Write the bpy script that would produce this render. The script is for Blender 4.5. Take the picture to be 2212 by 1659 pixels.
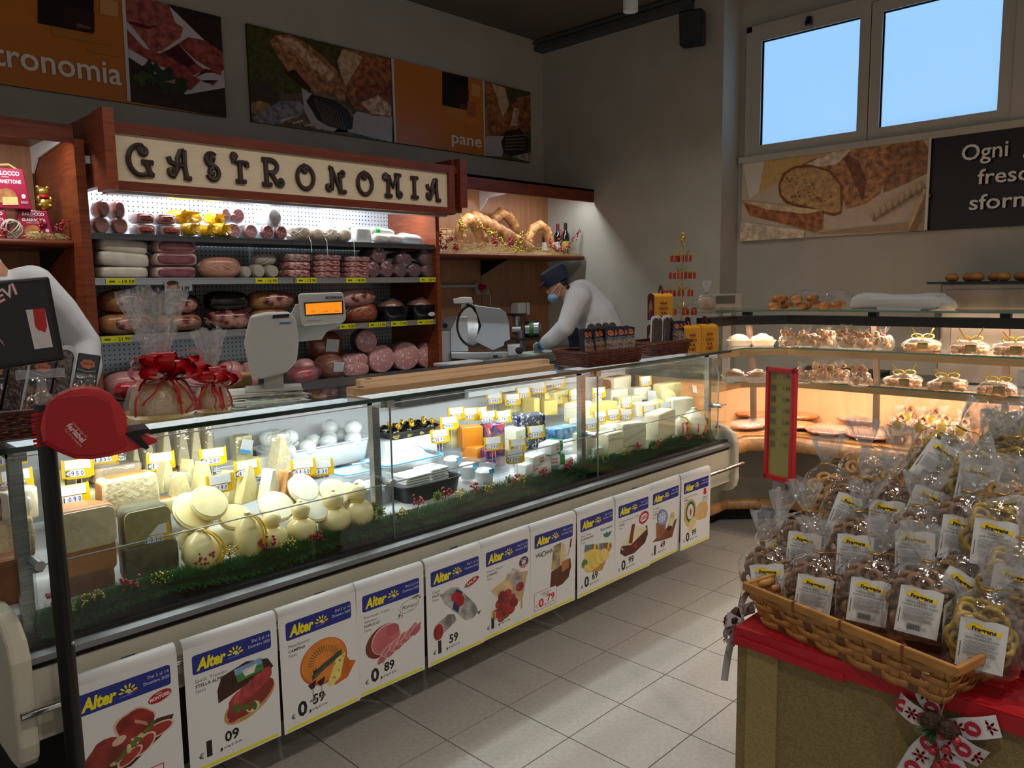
import bpy, math, random
from mathutils import Matrix, Vector, noise, Euler
PI=math.pi
scene=bpy.context.scene
COL=scene.collection
for o in list(bpy.data.objects):bpy.data.objects.remove(o)
CX, CY, FPX, CAMH=1106.0, 829.5, 1681.844, 1.6
RM=Matrix(((0.69771163, 0.09934165, -0.70945734), (-0.71620435, 0.07487966, -0.69386193), (-0.01580546, 0.99223197, 0.12339333)))
camd=bpy.data.cameras.new('camera');cam=bpy.data.objects.new('camera', camd);COL.objects.link(cam)
camd.sensor_fit='HORIZONTAL';camd.sensor_width=36.0;camd.lens=36.0*FPX/2212.0
camd.clip_start=0.05
cam.matrix_world=Matrix.Translation((0, 0, CAMH))@RM.to_4x4()
scene.camera=cam
w=bpy.data.worlds.new('world');scene.world=w;w.use_nodes=True
bg=w.node_tree.nodes['Background'];bg.inputs[0].default_value=(1.0, 0.93, 0.85, 1);bg.inputs[1].default_value=0.30
vs=scene.view_settings
vs.view_transform='Standard';vs.look='None';vs.gamma=1.0;vs.use_curve_mapping=False;vs.exposure=0.0
E_COUNTER, E_FRIDGE, E_BAKERY, E_SPOT, E_WINDOW, E_UNIT=16.5, 27.0, 19.0, 34.0, 1.0, 5.0
def area_light(name, loc, sx, sy, power, color, rot=(0, 0, 0), spread=180):
 d=bpy.data.lights.new(name, 'AREA');d.shape='RECTANGLE';d.size=sx;d.size_y=sy
 d.energy=power;d.color=color;d.spread=math.radians(spread)
 o=bpy.data.objects.new(name, d);COL.objects.link(o);o.location=loc;o.rotation_euler=rot
 return o
def ray(x, y):
 return RM@Vector((x-CX, CY-y, -FPX))
def PY(x, y, Y):
 d=ray(x, y);t=Y/d.y;return Vector((d.x*t, Y, CAMH+d.z*t))
def PXX(x, y, X):
 d=ray(x, y);t=X/d.x;return Vector((X, d.y*t, CAMH+d.z*t))
def PZ(x, y, Z):
 d=ray(x, y);t=(Z-CAMH)/d.z;return Vector((d.x*t, d.y*t, Z))
def MPP(p):
 v=Vector(p)-Vector((0, 0, CAMH));return-(RM.transposed()@v).z/FPX
def srgb(c):
 c=c.lstrip('#');r=[]
 for i in(0, 2, 4):
  v=int(c[i:i+2], 16)/255.0
  r.append(v/12.92 if v<=0.04045 else((v+0.055)/1.055)**2.4)
 return tuple(r)
MATS={}
def mat(name, col='#808080', rough=0.5, metal=0.0, col2=None, scale=20.0, stretch=None, bump=0.0, bscale=None, emit=None, estr=0.0, detail=3.0, lo=0.35, hi=0.65, sss=0.0, coat=0.0, tex='noise', spec=0.5):
 if name in MATS:return MATS[name]
 m=bpy.data.materials.new(name);m.use_nodes=True;MATS[name]=m
 nt=m.node_tree;b=nt.nodes['Principled BSDF'];L=nt.links
 c=srgb(col)
 b.inputs['Base Color'].default_value=(*c, 1);b.inputs['Roughness'].default_value=rough;b.inputs['Metallic'].default_value=metal
 b.inputs['Specular IOR Level'].default_value=spec
 if coat:b.inputs['Coat Weight'].default_value=coat;b.inputs['Coat Roughness'].default_value=0.12
 if sss:
  b.inputs['Subsurface Weight'].default_value=sss;b.inputs['Subsurface Radius'].default_value=(0.02, 0.012, 0.008);b.inputs['Subsurface Scale'].default_value=0.4
 if emit:
  b.inputs['Emission Color'].default_value=(*srgb(emit), 1);b.inputs['Emission Strength'].default_value=estr
 if col2 or bump:
  tc=nt.nodes.new('ShaderNodeTexCoord');mp=nt.nodes.new('ShaderNodeMapping');L.new(tc.outputs['Object'], mp.inputs[0])
  if stretch:mp.inputs['Scale'].default_value=stretch
  def tx(sc):
   if tex=='voronoi':
    n=nt.nodes.new('ShaderNodeTexVoronoi');n.inputs['Scale'].default_value=sc;out=n.outputs['Distance']
   elif tex=='wave':
    n=nt.nodes.new('ShaderNodeTexWave');n.inputs['Scale'].default_value=sc;n.inputs['Distortion'].default_value=4;n.inputs['Detail'].default_value=detail;out=n.outputs[1]
   else:
    n=nt.nodes.new('ShaderNodeTexNoise');n.inputs['Scale'].default_value=sc;n.inputs['Detail'].default_value=detail;out=n.outputs[0]
   L.new(mp.outputs[0], n.inputs['Vector']);return out
  o1=tx(scale)
  if col2:
   r=nt.nodes.new('ShaderNodeValToRGB');r.color_ramp.elements[0].position=lo;r.color_ramp.elements[1].position=hi
   r.color_ramp.elements[0].color=(*c, 1);r.color_ramp.elements[1].color=(*srgb(col2), 1)
   L.new(o1, r.inputs[0]);L.new(r.outputs[0], b.inputs['Base Color'])
  if bump:
   bp=nt.nodes.new('ShaderNodeBump');bp.inputs['Strength'].default_value=bump;bp.inputs['Distance'].default_value=0.01
   L.new(tx(bscale)if bscale else o1, bp.inputs['Height']);L.new(bp.outputs[0], b.inputs['Normal'])
 return m
def clear_mat(name, tint=(1, 1, 1), gloss=1.0, rough=0.02, haze=0.0, hazecol=(0.9, 0.9, 0.9), bump=0.0, bscale=40.0, ior=1.45):
 """thin clear sheet: transparent + fresnel gloss (+ a little white haze)"""
 if name in MATS:return MATS[name]
 m=bpy.data.materials.new(name);m.use_nodes=True;MATS[name]=m
 nt=m.node_tree;nt.nodes.clear();L=nt.links;N=nt.nodes.new
 out=N('ShaderNodeOutputMaterial');tr=N('ShaderNodeBsdfTransparent');tr.inputs[0].default_value=(*tint, 1)
 gl=N('ShaderNodeBsdfGlossy');gl.inputs['Roughness'].default_value=rough;gl.inputs[0].default_value=(gloss, gloss, gloss, 1)
 fr=N('ShaderNodeFresnel');gm=N('ShaderNodeNewGeometry');mr=N('ShaderNodeMapRange');mr.inputs[3].default_value=ior;mr.inputs[4].default_value=1/ior
 L.new(gm.outputs['Backfacing'], mr.inputs[0]);L.new(mr.outputs[0], fr.inputs[0])
 mx=N('ShaderNodeMixShader');L.new(fr.outputs[0], mx.inputs[0])
 base=tr
 if haze:
  df=N('ShaderNodeBsdfDiffuse');df.inputs[0].default_value=(*hazecol, 1)
  m2=N('ShaderNodeMixShader');m2.inputs[0].default_value=haze;L.new(tr.outputs[0], m2.inputs[1]);L.new(df.outputs[0], m2.inputs[2]);base=m2
 L.new(base.outputs[0], mx.inputs[1]);L.new(gl.outputs[0], mx.inputs[2]);L.new(mx.outputs[0], out.inputs[0])
 if bump:
  tc=N('ShaderNodeTexCoord');nz=N('ShaderNodeTexNoise');nz.inputs['Scale'].default_value=bscale;nz.inputs['Detail'].default_value=2
  L.new(tc.outputs['Object'], nz.inputs['Vector']);bp=N('ShaderNodeBump');bp.inputs['Strength'].default_value=bump;bp.inputs['Distance'].default_value=0.01
  L.new(nz.outputs[0], bp.inputs['Height']);L.new(bp.outputs[0], gl.inputs['Normal']);L.new(bp.outputs[0], fr.inputs['Normal'])
 return m
def print_mat(name='print', rough=0.45):
 """flat print: colour from the faces, alpha = amount of grain"""
 if name in MATS:return MATS[name]
 m=bpy.data.materials.new(name);m.use_nodes=True;MATS[name]=m
 nt=m.node_tree;b=nt.nodes['Principled BSDF'];L=nt.links;N=nt.nodes.new
 at=N('ShaderNodeAttribute');at.attribute_name='Col'
 tc=N('ShaderNodeTexCoord');nz=N('ShaderNodeTexNoise');nz.inputs['Scale'].default_value=22;nz.inputs['Detail'].default_value=8
 L.new(tc.outputs['Object'], nz.inputs['Vector'])
 rp=N('ShaderNodeValToRGB');rp.color_ramp.elements[0].position=0.38;rp.color_ramp.elements[1].position=0.64
 rp.color_ramp.elements[0].color=(0.5, 0.5, 0.5, 1);rp.color_ramp.elements[1].color=(1.45, 1.45, 1.45, 1)
 L.new(nz.outputs[0], rp.inputs[0])
 mu=N('ShaderNodeMix');mu.data_type='RGBA';mu.blend_type='MULTIPLY'
 L.new(at.outputs['Alpha'], mu.inputs[0]);L.new(at.outputs['Color'], mu.inputs[6]);L.new(rp.outputs[0], mu.inputs[7])
 L.new(mu.outputs[2], b.inputs['Base Color']);b.inputs['Roughness'].default_value=rough
 return m
def rotz(a):return Matrix.Rotation(a, 4, 'Z')
def rotx(a):return Matrix.Rotation(a, 4, 'X')
def roty(a):return Matrix.Rotation(a, 4, 'Y')
def TR(x, y=None, z=None):return Matrix.Translation(x if y is None else(x, y, z))
def SC(x, y, z):return Matrix.Diagonal((x, y, z, 1))
class MB:
 def __init__(s):s.v=[];s.f=[];s.m=[];s.M=Matrix.Identity(4);s.mi=0
 def add(s, vs, fs, M=None):
  o=len(s.v);T=s.M@M if M is not None else s.M
  s.v+=[T@Vector(v)for v in vs];s.f+=[tuple(i+o for i in f)for f in fs];s.m+=[s.mi]*len(fs);return s
 def box(s, c, d, M=None, taper=None):
  x, y, z=d[0]/2, d[1]/2, d[2]/2;t=taper or(1, 1)
  vs=[(-x, -y, -z), (x, -y, -z), (x, y, -z), (-x, y, -z), (-x*t[0], -y*t[1], z), (x*t[0], -y*t[1], z), (x*t[0], y*t[1], z), (-x*t[0], y*t[1], z)]
  return s.add(vs, [(0, 3, 2, 1), (4, 5, 6, 7), (0, 1, 5, 4), (1, 2, 6, 5), (2, 3, 7, 6), (3, 0, 4, 7)], (TR(Vector(c))@M)if M is not None else TR(Vector(c)))
 def bb(s, a, b):
  return s.box([(a[i]+b[i])/2 for i in range(3)], [abs(b[i]-a[i])for i in range(3)])
 def prism(s, poly, h, M=None):
  n=len(poly);vs=[(p[0], p[1], 0)for p in poly]+[(p[0], p[1], h)for p in poly]
  fs=[tuple(range(n-1, -1, -1)), tuple(range(n, 2*n))]+[(i, (i+1)%n, n+(i+1)%n, n+i)for i in range(n)]
  return s.add(vs, fs, M)
 def poly(s, poly, z=0.0, M=None):
  return s.add([(p[0], p[1], z)for p in poly], [tuple(range(len(poly)))], M)
 def cyl(s, a, b, r, r2=None, n=12, caps=True):
  a=Vector(a);b=Vector(b);r2=r if r2 is None else r2
  return s.tube([a, b], [r, r2], n, caps)
 def tube(s, pts, r, n=8, caps=True, closed=False):
  pts=[Vector(p)for p in pts];k=len(pts);rr=r if isinstance(r, (list, tuple))else[r]*k
  vs=[];fs=[];up=None
  for i, p in enumerate(pts):
   if closed:d=pts[(i+1)%k]-pts[i-1]
   else:d=pts[min(i+1, k-1)]-pts[max(i-1, 0)]
   if d.length<1e-9:d=Vector((0, 0, 1))
   d.normalize()
   if up is None:up=d.orthogonal().normalized()
   else:
    up=up-d*up.dot(d)
    up=up.normalized()if up.length>1e-6 else d.orthogonal().normalized()
   sd=d.cross(up)
   for j in range(n):
    a=2*PI*j/n;vs.append(p+(up*math.cos(a)+sd*math.sin(a))*rr[i])
  for i in range(k if closed else k-1):
   i2=(i+1)%k
   for j in range(n):fs.append((i*n+j, i*n+(j+1)%n, i2*n+(j+1)%n, i2*n+j))
  if caps and not closed:fs+=[tuple(range(n-1, -1, -1)), tuple((k-1)*n+j for j in range(n))]
  return s.add(vs, fs)
 def lathe(s, prof, n=20, M=None, sx=1.0, sy=1.0, e=1.0, caps=False):
  def q(a):
   c, t=math.cos(a), math.sin(a)
   return(math.copysign(abs(c)**e, c), math.copysign(abs(t)**e, t))
  vs=[];fs=[]
  for r, z in prof:
   for j in range(n):
    a, b=q(2*PI*j/n);vs.append((a*r*sx, b*r*sy, z))
  for i in range(len(prof)-1):
   for j in range(n):fs.append((i*n+j, i*n+(j+1)%n, (i+1)*n+(j+1)%n, (i+1)*n+j))
  if caps and prof[0][0]>1e-6:fs.append(tuple(range(n-1, -1, -1)))
  if caps and prof[-1][0]>1e-6:fs.append(tuple((len(prof)-1)*n+j for j in range(n)))
  return s.add(vs, fs, M)
 def blob(s, d, M=None, n=14, k=9, e=1.0, e2=1.0, nz=0.0, ns=8.0, seed=0, axis='Z'):
  vs=[];fs=[]
  def pw(v, p):return math.copysign(abs(v)**p, v)
  for i in range(k+1):
   ph=-PI/2+PI*i/k
   for j in range(n):
    th=2*PI*j/n
    u=Vector((pw(math.cos(ph), e2)*pw(math.cos(th), e), pw(math.cos(ph), e2)*pw(math.sin(th), e), pw(math.sin(ph), e2)))
    p=Vector((u.x*d[0], u.y*d[1], u.z*d[2]))
    if nz:p*=1+nz*noise.noise(p*ns+Vector((seed*7.3, seed*3.1, seed)))
    vs.append(p)
  for i in range(k):
   for j in range(n):fs.append((i*n+j, i*n+(j+1)%n, (i+1)*n+(j+1)%n, (i+1)*n+j))
  R={'X':roty(PI/2), 'Y':rotx(PI/2), 'Z':Matrix.Identity(4)}[axis]
  return s.add(vs, fs, (M@R)if M is not None else R)
 def torus(s, c, R, r, n=12, k=6, M=None, arc=2*PI, sx=1, sy=1):
  full=arc>6.28;vs=[];fs=[];nn=n if full else n+1
  for i in range(nn):
   a=arc*i/n
   for j in range(k):
    b=2*PI*j/k;q=R+r*math.cos(b);vs.append((q*math.cos(a)*sx, q*math.sin(a)*sy, r*math.sin(b)))
  for i in range(n):
   i2=(i+1)%nn
   for j in range(k):fs.append((i*k+j, i2*k+j, i2*k+(j+1)%k, i*k+(j+1)%k))
  return s.add(vs, fs, TR(Vector(c))@M if M is not None else TR(Vector(c)))
 def mesh(s, name, mats, smooth=False):
  me=bpy.data.meshes.new(name);me.from_pydata([tuple(v)for v in s.v], [], s.f)
  ms=mats if isinstance(mats, (list, tuple))else[mats]
  for m in ms:me.materials.append(m)
  if len(ms)>1:me.polygons.foreach_set('material_index', s.m)
  if smooth:
   me.polygons.foreach_set('use_smooth', [True]*len(me.polygons))
   if smooth!='all':me.set_sharp_from_angle(angle=math.radians(40 if smooth is True else smooth))
  me.update();return me
 def build(s, name, mats, parent=None, smooth=False, loc=None):
  return ob(name, s.mesh(name, mats, smooth), parent, loc)
def ob(name, data, parent=None, loc=None, M=None):
 o=bpy.data.objects.new(name, data);COL.objects.link(o)
 if parent is not None:o.parent=parent
 if M is not None:o.matrix_local=M
 if loc is not None:o.location=loc
 return o
def tag(o, label, cat, group=None, kind=None):
 if label:o['label']=label
 if cat:o['category']=cat
 if group:o['group']=group
 if kind:o['kind']=kind
 return o
def thing(name, label, cat, loc=(0, 0, 0), rz=0.0, group=None, M=None):
 o=bpy.data.objects.new(name, None);COL.objects.link(o);o.empty_display_size=0.05
 if M is not None:o.matrix_world=M
 else:o.location=loc;o.rotation_euler=(0, 0, rz)
 return tag(o, label, cat, group)
def struct(o):o['kind']='structure';return o
def stuff(o):o['kind']='stuff';return o
def kids(o):return[c for c in bpy.data.objects if c.parent==o]
def dup(o, M=None, label=None, group=None, parent=None):
 c=o.copy();COL.objects.link(c);c.parent=parent
 if M is not None:c.matrix_world=M
 if label:c['label']=label
 if group:c['group']=group
 for k in CH.get(o.name, None)or kids(o):dup(k, parent=c)
 return c
CH={}
_TX={}
def text_geo(txt, bold=0.0, shear=0.0, res=2):
 """verts/faces of a line of text at size 1, plus its width and height"""
 key=(txt, bold, shear, res)
 if key in _TX:return _TX[key]
 cu=bpy.data.curves.new('t', 'FONT');cu.body=txt;cu.size=1.0;cu.resolution_u=res;cu.offset=bold;cu.shear=shear
 o=bpy.data.objects.new('t', cu);me=bpy.data.meshes.new_from_object(o)
 vs=[v.co.copy()for v in me.vertices];fs=[tuple(p.vertices)for p in me.polygons]
 bpy.data.objects.remove(o);bpy.data.meshes.remove(me);bpy.data.curves.remove(cu)
 if not vs:vs=[Vector((0, 0, 0))]
 x0=min(v.x for v in vs);x1=max(v.x for v in vs);y0=min(v.y for v in vs);y1=max(v.y for v in vs)
 _TX[key]=(vs, fs, x0, x1, y0, y1);return _TX[key]
class Print:
 """flat coloured shapes in a local xy plane, stacked in thin layers along +z"""
 def __init__(s, step=0.0003):s.v=[];s.f=[];s.c=[];s.z=step;s.step=step
 def up(s):s.z+=s.step
 def poly(s, pts, col, grain=0.0, up=True):
  o=len(s.v);s.v+=[(p[0], p[1], s.z)for p in pts];s.f.append(tuple(range(o, o+len(pts))));s.c.append((*srgb(col), grain))
  if up:s.up()
  return s
 def rect(s, x0, y0, x1, y1, col, grain=0.0, up=True):return s.poly([(x0, y0), (x1, y0), (x1, y1), (x0, y1)], col, grain, up)
 def rrect(s, x0, y0, x1, y1, r, col, grain=0.0):
  pts=[]
  for cx, cy, a in((x1-r, y0+r, -90), (x1-r, y1-r, 0), (x0+r, y1-r, 90), (x0+r, y0+r, 180)):
   for k in range(5):t=math.radians(a+22.5*k);pts.append((cx+r*math.cos(t), cy+r*math.sin(t)))
  return s.poly(pts, col, grain)
 def ell(s, cx, cy, rx, ry, col, grain=0.0, rot=0.0, n=22, wob=0.0, seed=0, a0=0, a1=360, up=True):
  pts=[];c, t=math.cos(math.radians(rot)), math.sin(math.radians(rot))
  for k in range(n):
   a=math.radians(a0+(a1-a0)*k/(n if a1-a0>=360 else n-1));q=1+wob*noise.noise(Vector((math.cos(a)*2+seed, math.sin(a)*2, seed*1.7)))
   x, y=rx*q*math.cos(a), ry*q*math.sin(a);pts.append((cx+x*c-y*t, cy+x*t+y*c))
  return s.poly(pts, col, grain, up)
 def text(s, txt, x, y, h, col, w=None, bold=0.0, shear=0.0, align='l', rot=0.0, res=2, cap=None):
  """h = height of the capitals; w = forced width"""
  vs, fs, x0, x1, y0, y1=text_geo(txt, bold, shear, res);k=h/0.69;kx=(w/(x1-x0))if w else k
  wd=(x1-x0)*kx;ox={'l':0, 'c':-wd/2, 'r':-wd}[align]
  c, t=math.cos(math.radians(rot)), math.sin(math.radians(rot));o=len(s.v)
  for v in vs:
   a, b=(v.x-x0)*kx+ox, v.y*k;s.v.append((x+a*c-b*t, y+a*t+b*c, s.z))
  s.f+=[tuple(i+o for i in f)for f in fs];s.c+=[(*srgb(col), 0)]*len(fs);s.up();return s
 def lines(s, x0, x1, y0, y1, n, col='#777777', th=0.35, seed=0):
  rnd=random.Random(seed);st=(y1-y0)/n
  for k in range(n):
   y=y1-st*(k+0.5);e=x1-(x1-x0)*rnd.choice((0, 0.03, 0.08, 0.3));s.rect(x0, y-st*th/2, e, y+st*th/2, col, up=False)
  s.up();return s
 def mesh(s, name='print', m=None, flip=False):
  me=bpy.data.meshes.new(name);me.from_pydata(s.v, [], s.f);me.materials.append(m or print_mat())
  ca=me.color_attributes.new('Col', 'FLOAT_COLOR', 'CORNER');buf=[]
  for p, c in zip(s.f, s.c):buf+=list(c)*len(p)
  ca.data.foreach_set('color', buf);me.update();return me
def FR_Y(x, y, z):return Matrix(((1, 0, 0, x), (0, 0, -1, y), (0, 1, 0, z), (0, 0, 0, 1)))
def FR_X(x, y, z):return Matrix(((0, 0, -1, x), (-1, 0, 0, y), (0, 1, 0, z), (0, 0, 0, 1)))
def FR_UP(x, y, z):return TR(x, y, z)
# materials
WALL=mat('wall_paint', '#aaa699', 0.85, col2='#b2aea2', scale=3, bump=0.03, bscale=300)
CEIL=mat('ceiling_paint', '#6e655c', 0.9, col2='#675f57', scale=2)
TILE=mat('floor_tile_ceramic', '#a9a39b', 0.42, col2='#b5afa7', scale=60, detail=6, bump=0.04, bscale=180)
GROUT=mat('grout', '#3d3936', 0.9)
WOOD=mat('cherry_wood', '#6b2e14', 0.38, col2='#8a4220', scale=6, stretch=(1, 1, 9), detail=5, lo=0.3, hi=0.7, spec=0.4)
WOODX=mat('cherry_wood_long', '#5e2412', 0.35, col2='#78341a', scale=6, stretch=(0.6, 9, 9), detail=5, lo=0.3, hi=0.7, spec=0.4)
PANELW=mat('beech_panel', '#9a6743', 0.5, col2='#ad7a55', scale=5, stretch=(7, 7, 0.5), detail=4, lo=0.3, hi=0.7)
CREAMB=mat('cream_board', '#d3bd9d', 0.55, col2='#d9c5a8', scale=14, stretch=(0.4, 1, 8), detail=3)
DARKBR=mat('dark_brown_letters', '#33201a', 0.5)
BLACK=mat('black_plastic', '#0d0d0e', 0.4)
BLACKM=mat('black_matte', '#121110', 0.75)
WHITE=mat('white_plastic', '#dcdcd8', 0.4)
WHITEP=mat('white_paper', '#e9e9e6', 0.7)
STEEL=mat('brushed_steel', '#a9abad', 0.28, 1.0, col2='#8f9194', scale=30, stretch=(0.3, 1, 12), detail=2)
ALU=mat('aluminium', '#b9bcc0', 0.35, 0.9)
DGREY=mat('dark_grey_metal', '#3a3a3a', 0.4, 0.6)
PVC=mat('white_pvc', '#b9b6ab', 0.4)
CREAM=mat('cream_panel', '#cfc8b4', 0.42, col2='#c9c2ae', scale=6)
GLASS=clear_mat('clear_glass', (0.94, 0.97, 0.955), 0.9, 0.01)
GEDGE=mat('green_glass_edge', '#0e3329', 0.15, coat=0.5)
FILM=clear_mat('cellophane', (0.96, 0.96, 0.96), 1.0, 0.09, haze=0.06, bump=1.0, bscale=30, ior=1.9)
FILM2=clear_mat('thick_film', (0.9, 0.9, 0.92), 1.0, 0.14, haze=0.07, bump=0.8, bscale=26)
RED=mat('red_plastic', '#c4121e', 0.3, coat=0.3)
YTAG=mat('yellow_tag', '#dcb000', 0.35)
def crop(ox, oy, s):return lambda pts:[(ox+x/s, oy+y/s)for x, y in pts]
# the room
YB, XR, XW, ZC=5.4, 6.03, 6.32, 4.0
YRET=PXX(1560, 300, XR).y
m=MB();m.bb((-2.2, -3.0, -0.06), (6.6, 5.6, -0.005));floor=struct(m.build('floor', GROUT))
tm=MB();P=0.3085;g=0.0022
tm.box((0, 0, -0.004), (P-2*g, P-2*g, 0.008));tme=tm.mesh('floor_tile', TILE)
for i in range(-4, 13):
 for j in range(-7, 8):
  x, y=1.682+P*(i+0.5), 1.69+P*(j+0.5)
  if x<0.35 and y>2.6 or(y<0.3 and x>3.2):continue
  ob('floor_tile', tme, floor, loc=(x, y, 0))
m=MB();m.bb((-2.2, YB, 0), (XR+0.6, YB+0.15, ZC));struct(m.build('wall_back', WALL))
m=MB();m.bb((XR, YRET, 0), (XR+0.45, YB, ZC));struct(m.build('wall_right', WALL))
wy=[PXX(1623, 335, XW).y+0.0, -3.0];wz0=PXX(1623, 338, XW).z;wz1=wz0+1.02
wyr=PXX(2182, 257, XW).y
m=MB()
m.bb((XW, -3.0, 0), (XW+0.2, YRET, wz0));m.bb((XW, -3.0, wz1), (XW+0.2, YRET, ZC));m.bb((XW, wy[0], wz0), (XW+0.2, YRET, wz1));m.bb((XW, -3.0, wz0), (XW+0.2, wyr, wz1))
struct(m.build('wall_window', WALL))
m=MB();m.bb((-2.2, -3.0, ZC), (6.6, 5.6, ZC+0.1));struct(m.build('ceiling', CEIL))
a=PY(1153, 111, YB);zb=a.z
m=MB();m.bb((XR-0.13, YRET+0.28, zb), (XR, YB, zb+0.045));m.bb((XR-0.11, YRET+0.28, zb+0.045), (XR, YB, ZC));m.bb((XR-0.145, YRET+0.28, zb+0.06), (XR, YB, zb+0.085))
struct(m.build('trim_1', mat('grey_trunking', '#4a4b49', 0.5)))
PANE=mat('frosted_pane', '#9fc4e6', 0.25, emit='#93c6f5', estr=1.02)
def window(name, gl):
 A, B, C_, D=[PXX(x, y, XW)for x, y in gl]
 y0=(A.y+C_.y)/2;y1=(B.y+D.y)/2;z1=(A.z+B.z)/2;z0=(C_.z+D.z)/2
 root=struct(ob(name, None));fw=0.085;fx=XW-0.02
 for nm, a, b in(('frame_rail', (y0+fw, z1), (y1-fw, z1+fw)), ('frame_rail', (y0+fw, z0-fw), (y1-fw, z0)), ('frame_stile', (y0, z0), (y0+fw, z1)), ('frame_stile', (y1-fw, z0), (y1, z1))):
  m=MB();m.bb((fx, a[0], a[1]), (fx+0.07, b[0], b[1]));m.bb((fx+0.012, a[0], a[1]), (fx+0.08, b[0], b[1]));m.build(nm, PVC, root)
 m=MB();m.bb((fx+0.04, y0, z0), (fx+0.05, y1, z1));m.build('window_pane', PANE, root)
 m=MB();g_=0.006
 for a, b in(((y0-g_, z0), (y0, z1)), ((y1, z0), (y1+g_, z1)), ((y0, z1-g_), (y1, z1)), ((y0, z0), (y1, z0+g_))):m.bb((fx+0.03, a[0], a[1]), (fx+0.045, b[0], b[1]))
 m.build('gasket', BLACK, root)
 return root, y0, y1, z0, z1
w1, ya, yb_, za, zb_=window('window_1', [(1649.5, 89.5), (1861, 37.4), (1641.4, 315), (1851.3, 283.8)])
w2, yc, yd, zc_, zd=window('window_2', [(1911, 27), (2168, -38), (1898.5, 276), (2158.3, 239.3)])
h=PXX(1748, 45, XW-0.05);m=MB();m.box(h, (0.04, 0.035, 0.06));m.tube([h+Vector((-0.02, 0, 0.01)), h+Vector((-0.05, 0, -0.01)), h+Vector((-0.055, 0, -0.05))], 0.009);m.build('window_handle', BLACK, w1)
zs=min(za, zc_)-0.085
m=MB();m.bb((XW-0.05, -0.5, zs-0.05), (XW+0.02, YRET-0.02, zs));struct(m.build('trim_2', PVC))
m=MB()
for a, b in(((ya+0.085, za-0.085), (ya+0.13, zb_+0.13)), ((yd-0.2, zc_-0.085), (yd-0.085, zb_+0.13)), ((yd-0.2, zb_+0.085), (ya+0.13, zb_+0.13))):m.bb((XW-0.03, a[0], a[1]), (XW+0.02, b[0], b[1]))
struct(m.build('trim_3', PVC))
m=MB();m.bb((XW-0.01, yd-1.6, zs), (XW+0.05, yd-0.2, zb_+0.13));struct(m.build('trim_4', PVC))
lp=PY(1362, 25, 3.0)
for i, x in enumerate((0.5, 1.7, 2.9, lp.x)):
 t=thing('ceiling_spotlight', 'white cylindrical spotlight hanging from the track above the counter', 'spotlight', (x, 3.0, lp.z), group='ceiling spotlights')
 m=MB();m.lathe([(0.0, 0.012), (0.038, 0.012), (0.042, 0.0), (0.046, 0.0), (0.046, 0.26), (0.03, 0.28), (0.0, 0.28)], 20);m.build('lamp_body', WHITE, t, True)
 m=MB();m.cyl((0, 0, 0.27), (0, 0, ZC-lp.z), 0.006, n=6);m.build('lamp_stem', WHITE, t)
m=MB();m.bb((0.0, 2.985, ZC-0.025), (5.0, 3.015, ZC));tag(m.build('light_track', WHITE), 'white lighting track carrying the ceiling spotlights', 'light track')
for x, y in((0.2, 0.1), (1.6, -0.1), (3.0, 0.1), (4.2, 0.0), (2.2, -1.4), (0.4, -1.6)):
 t=thing('ceiling_spotlight', 'white cylindrical spotlight hanging from the ceiling over the shop aisle', 'spotlight', (x, y, 3.35), group='aisle spotlights')
 m=MB();m.lathe([(0.046, 0.0), (0.046, 0.26), (0.03, 0.28), (0.0, 0.28)], 20);m.build('lamp_body', WHITE, t, True)
 m=MB();m.lathe([(0.0, 0.02), (0.044, 0.02)], 20);m.build('lamp_lens', mat('lamp_lens', '#ffffff', emit='#fff2dc', estr=6.0), t);m=MB();m.cyl((0, 0, 0.27), (0, 0, ZC-3.35), 0.006, n=6);m.build('lamp_stem', WHITE, t)
 area_light('aisle_spot', (x, y, 3.345), 0.08, 0.08, E_SPOT*0.26, (1.0, 0.93, 0.84), spread=130)
area_light('spot_row', (2.5, 3.25, 3.3), 4.6, 0.10, E_SPOT, (1.0, 0.95, 0.88), spread=150)
sp=PXX(1496, 62, XR-0.16)
t=thing('loudspeaker', 'black wall loudspeaker hung below the ceiling trunking', 'loudspeaker', sp, rz=0.35)
m=MB();m.box((0, 0, 0), (0.16, 0.19, 0.27), roty(-0.12));o=m.build('cabinet', BLACKM, t)
b=o.modifiers.new('bevel', 'BEVEL');b.width=0.018;b.segments=2
m=MB();m.box((-0.082, 0, -0.01), (0.006, 0.165, 0.24), roty(-0.12));m.build('grille', BLACK, t)
m=MB();m.tube([(0.07, -0.02, 0.05), (0.16, -0.05, 0.15), (0.22, -0.07, 0.19)], 0.016);m.build('bracket', DGREY, t)
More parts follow.
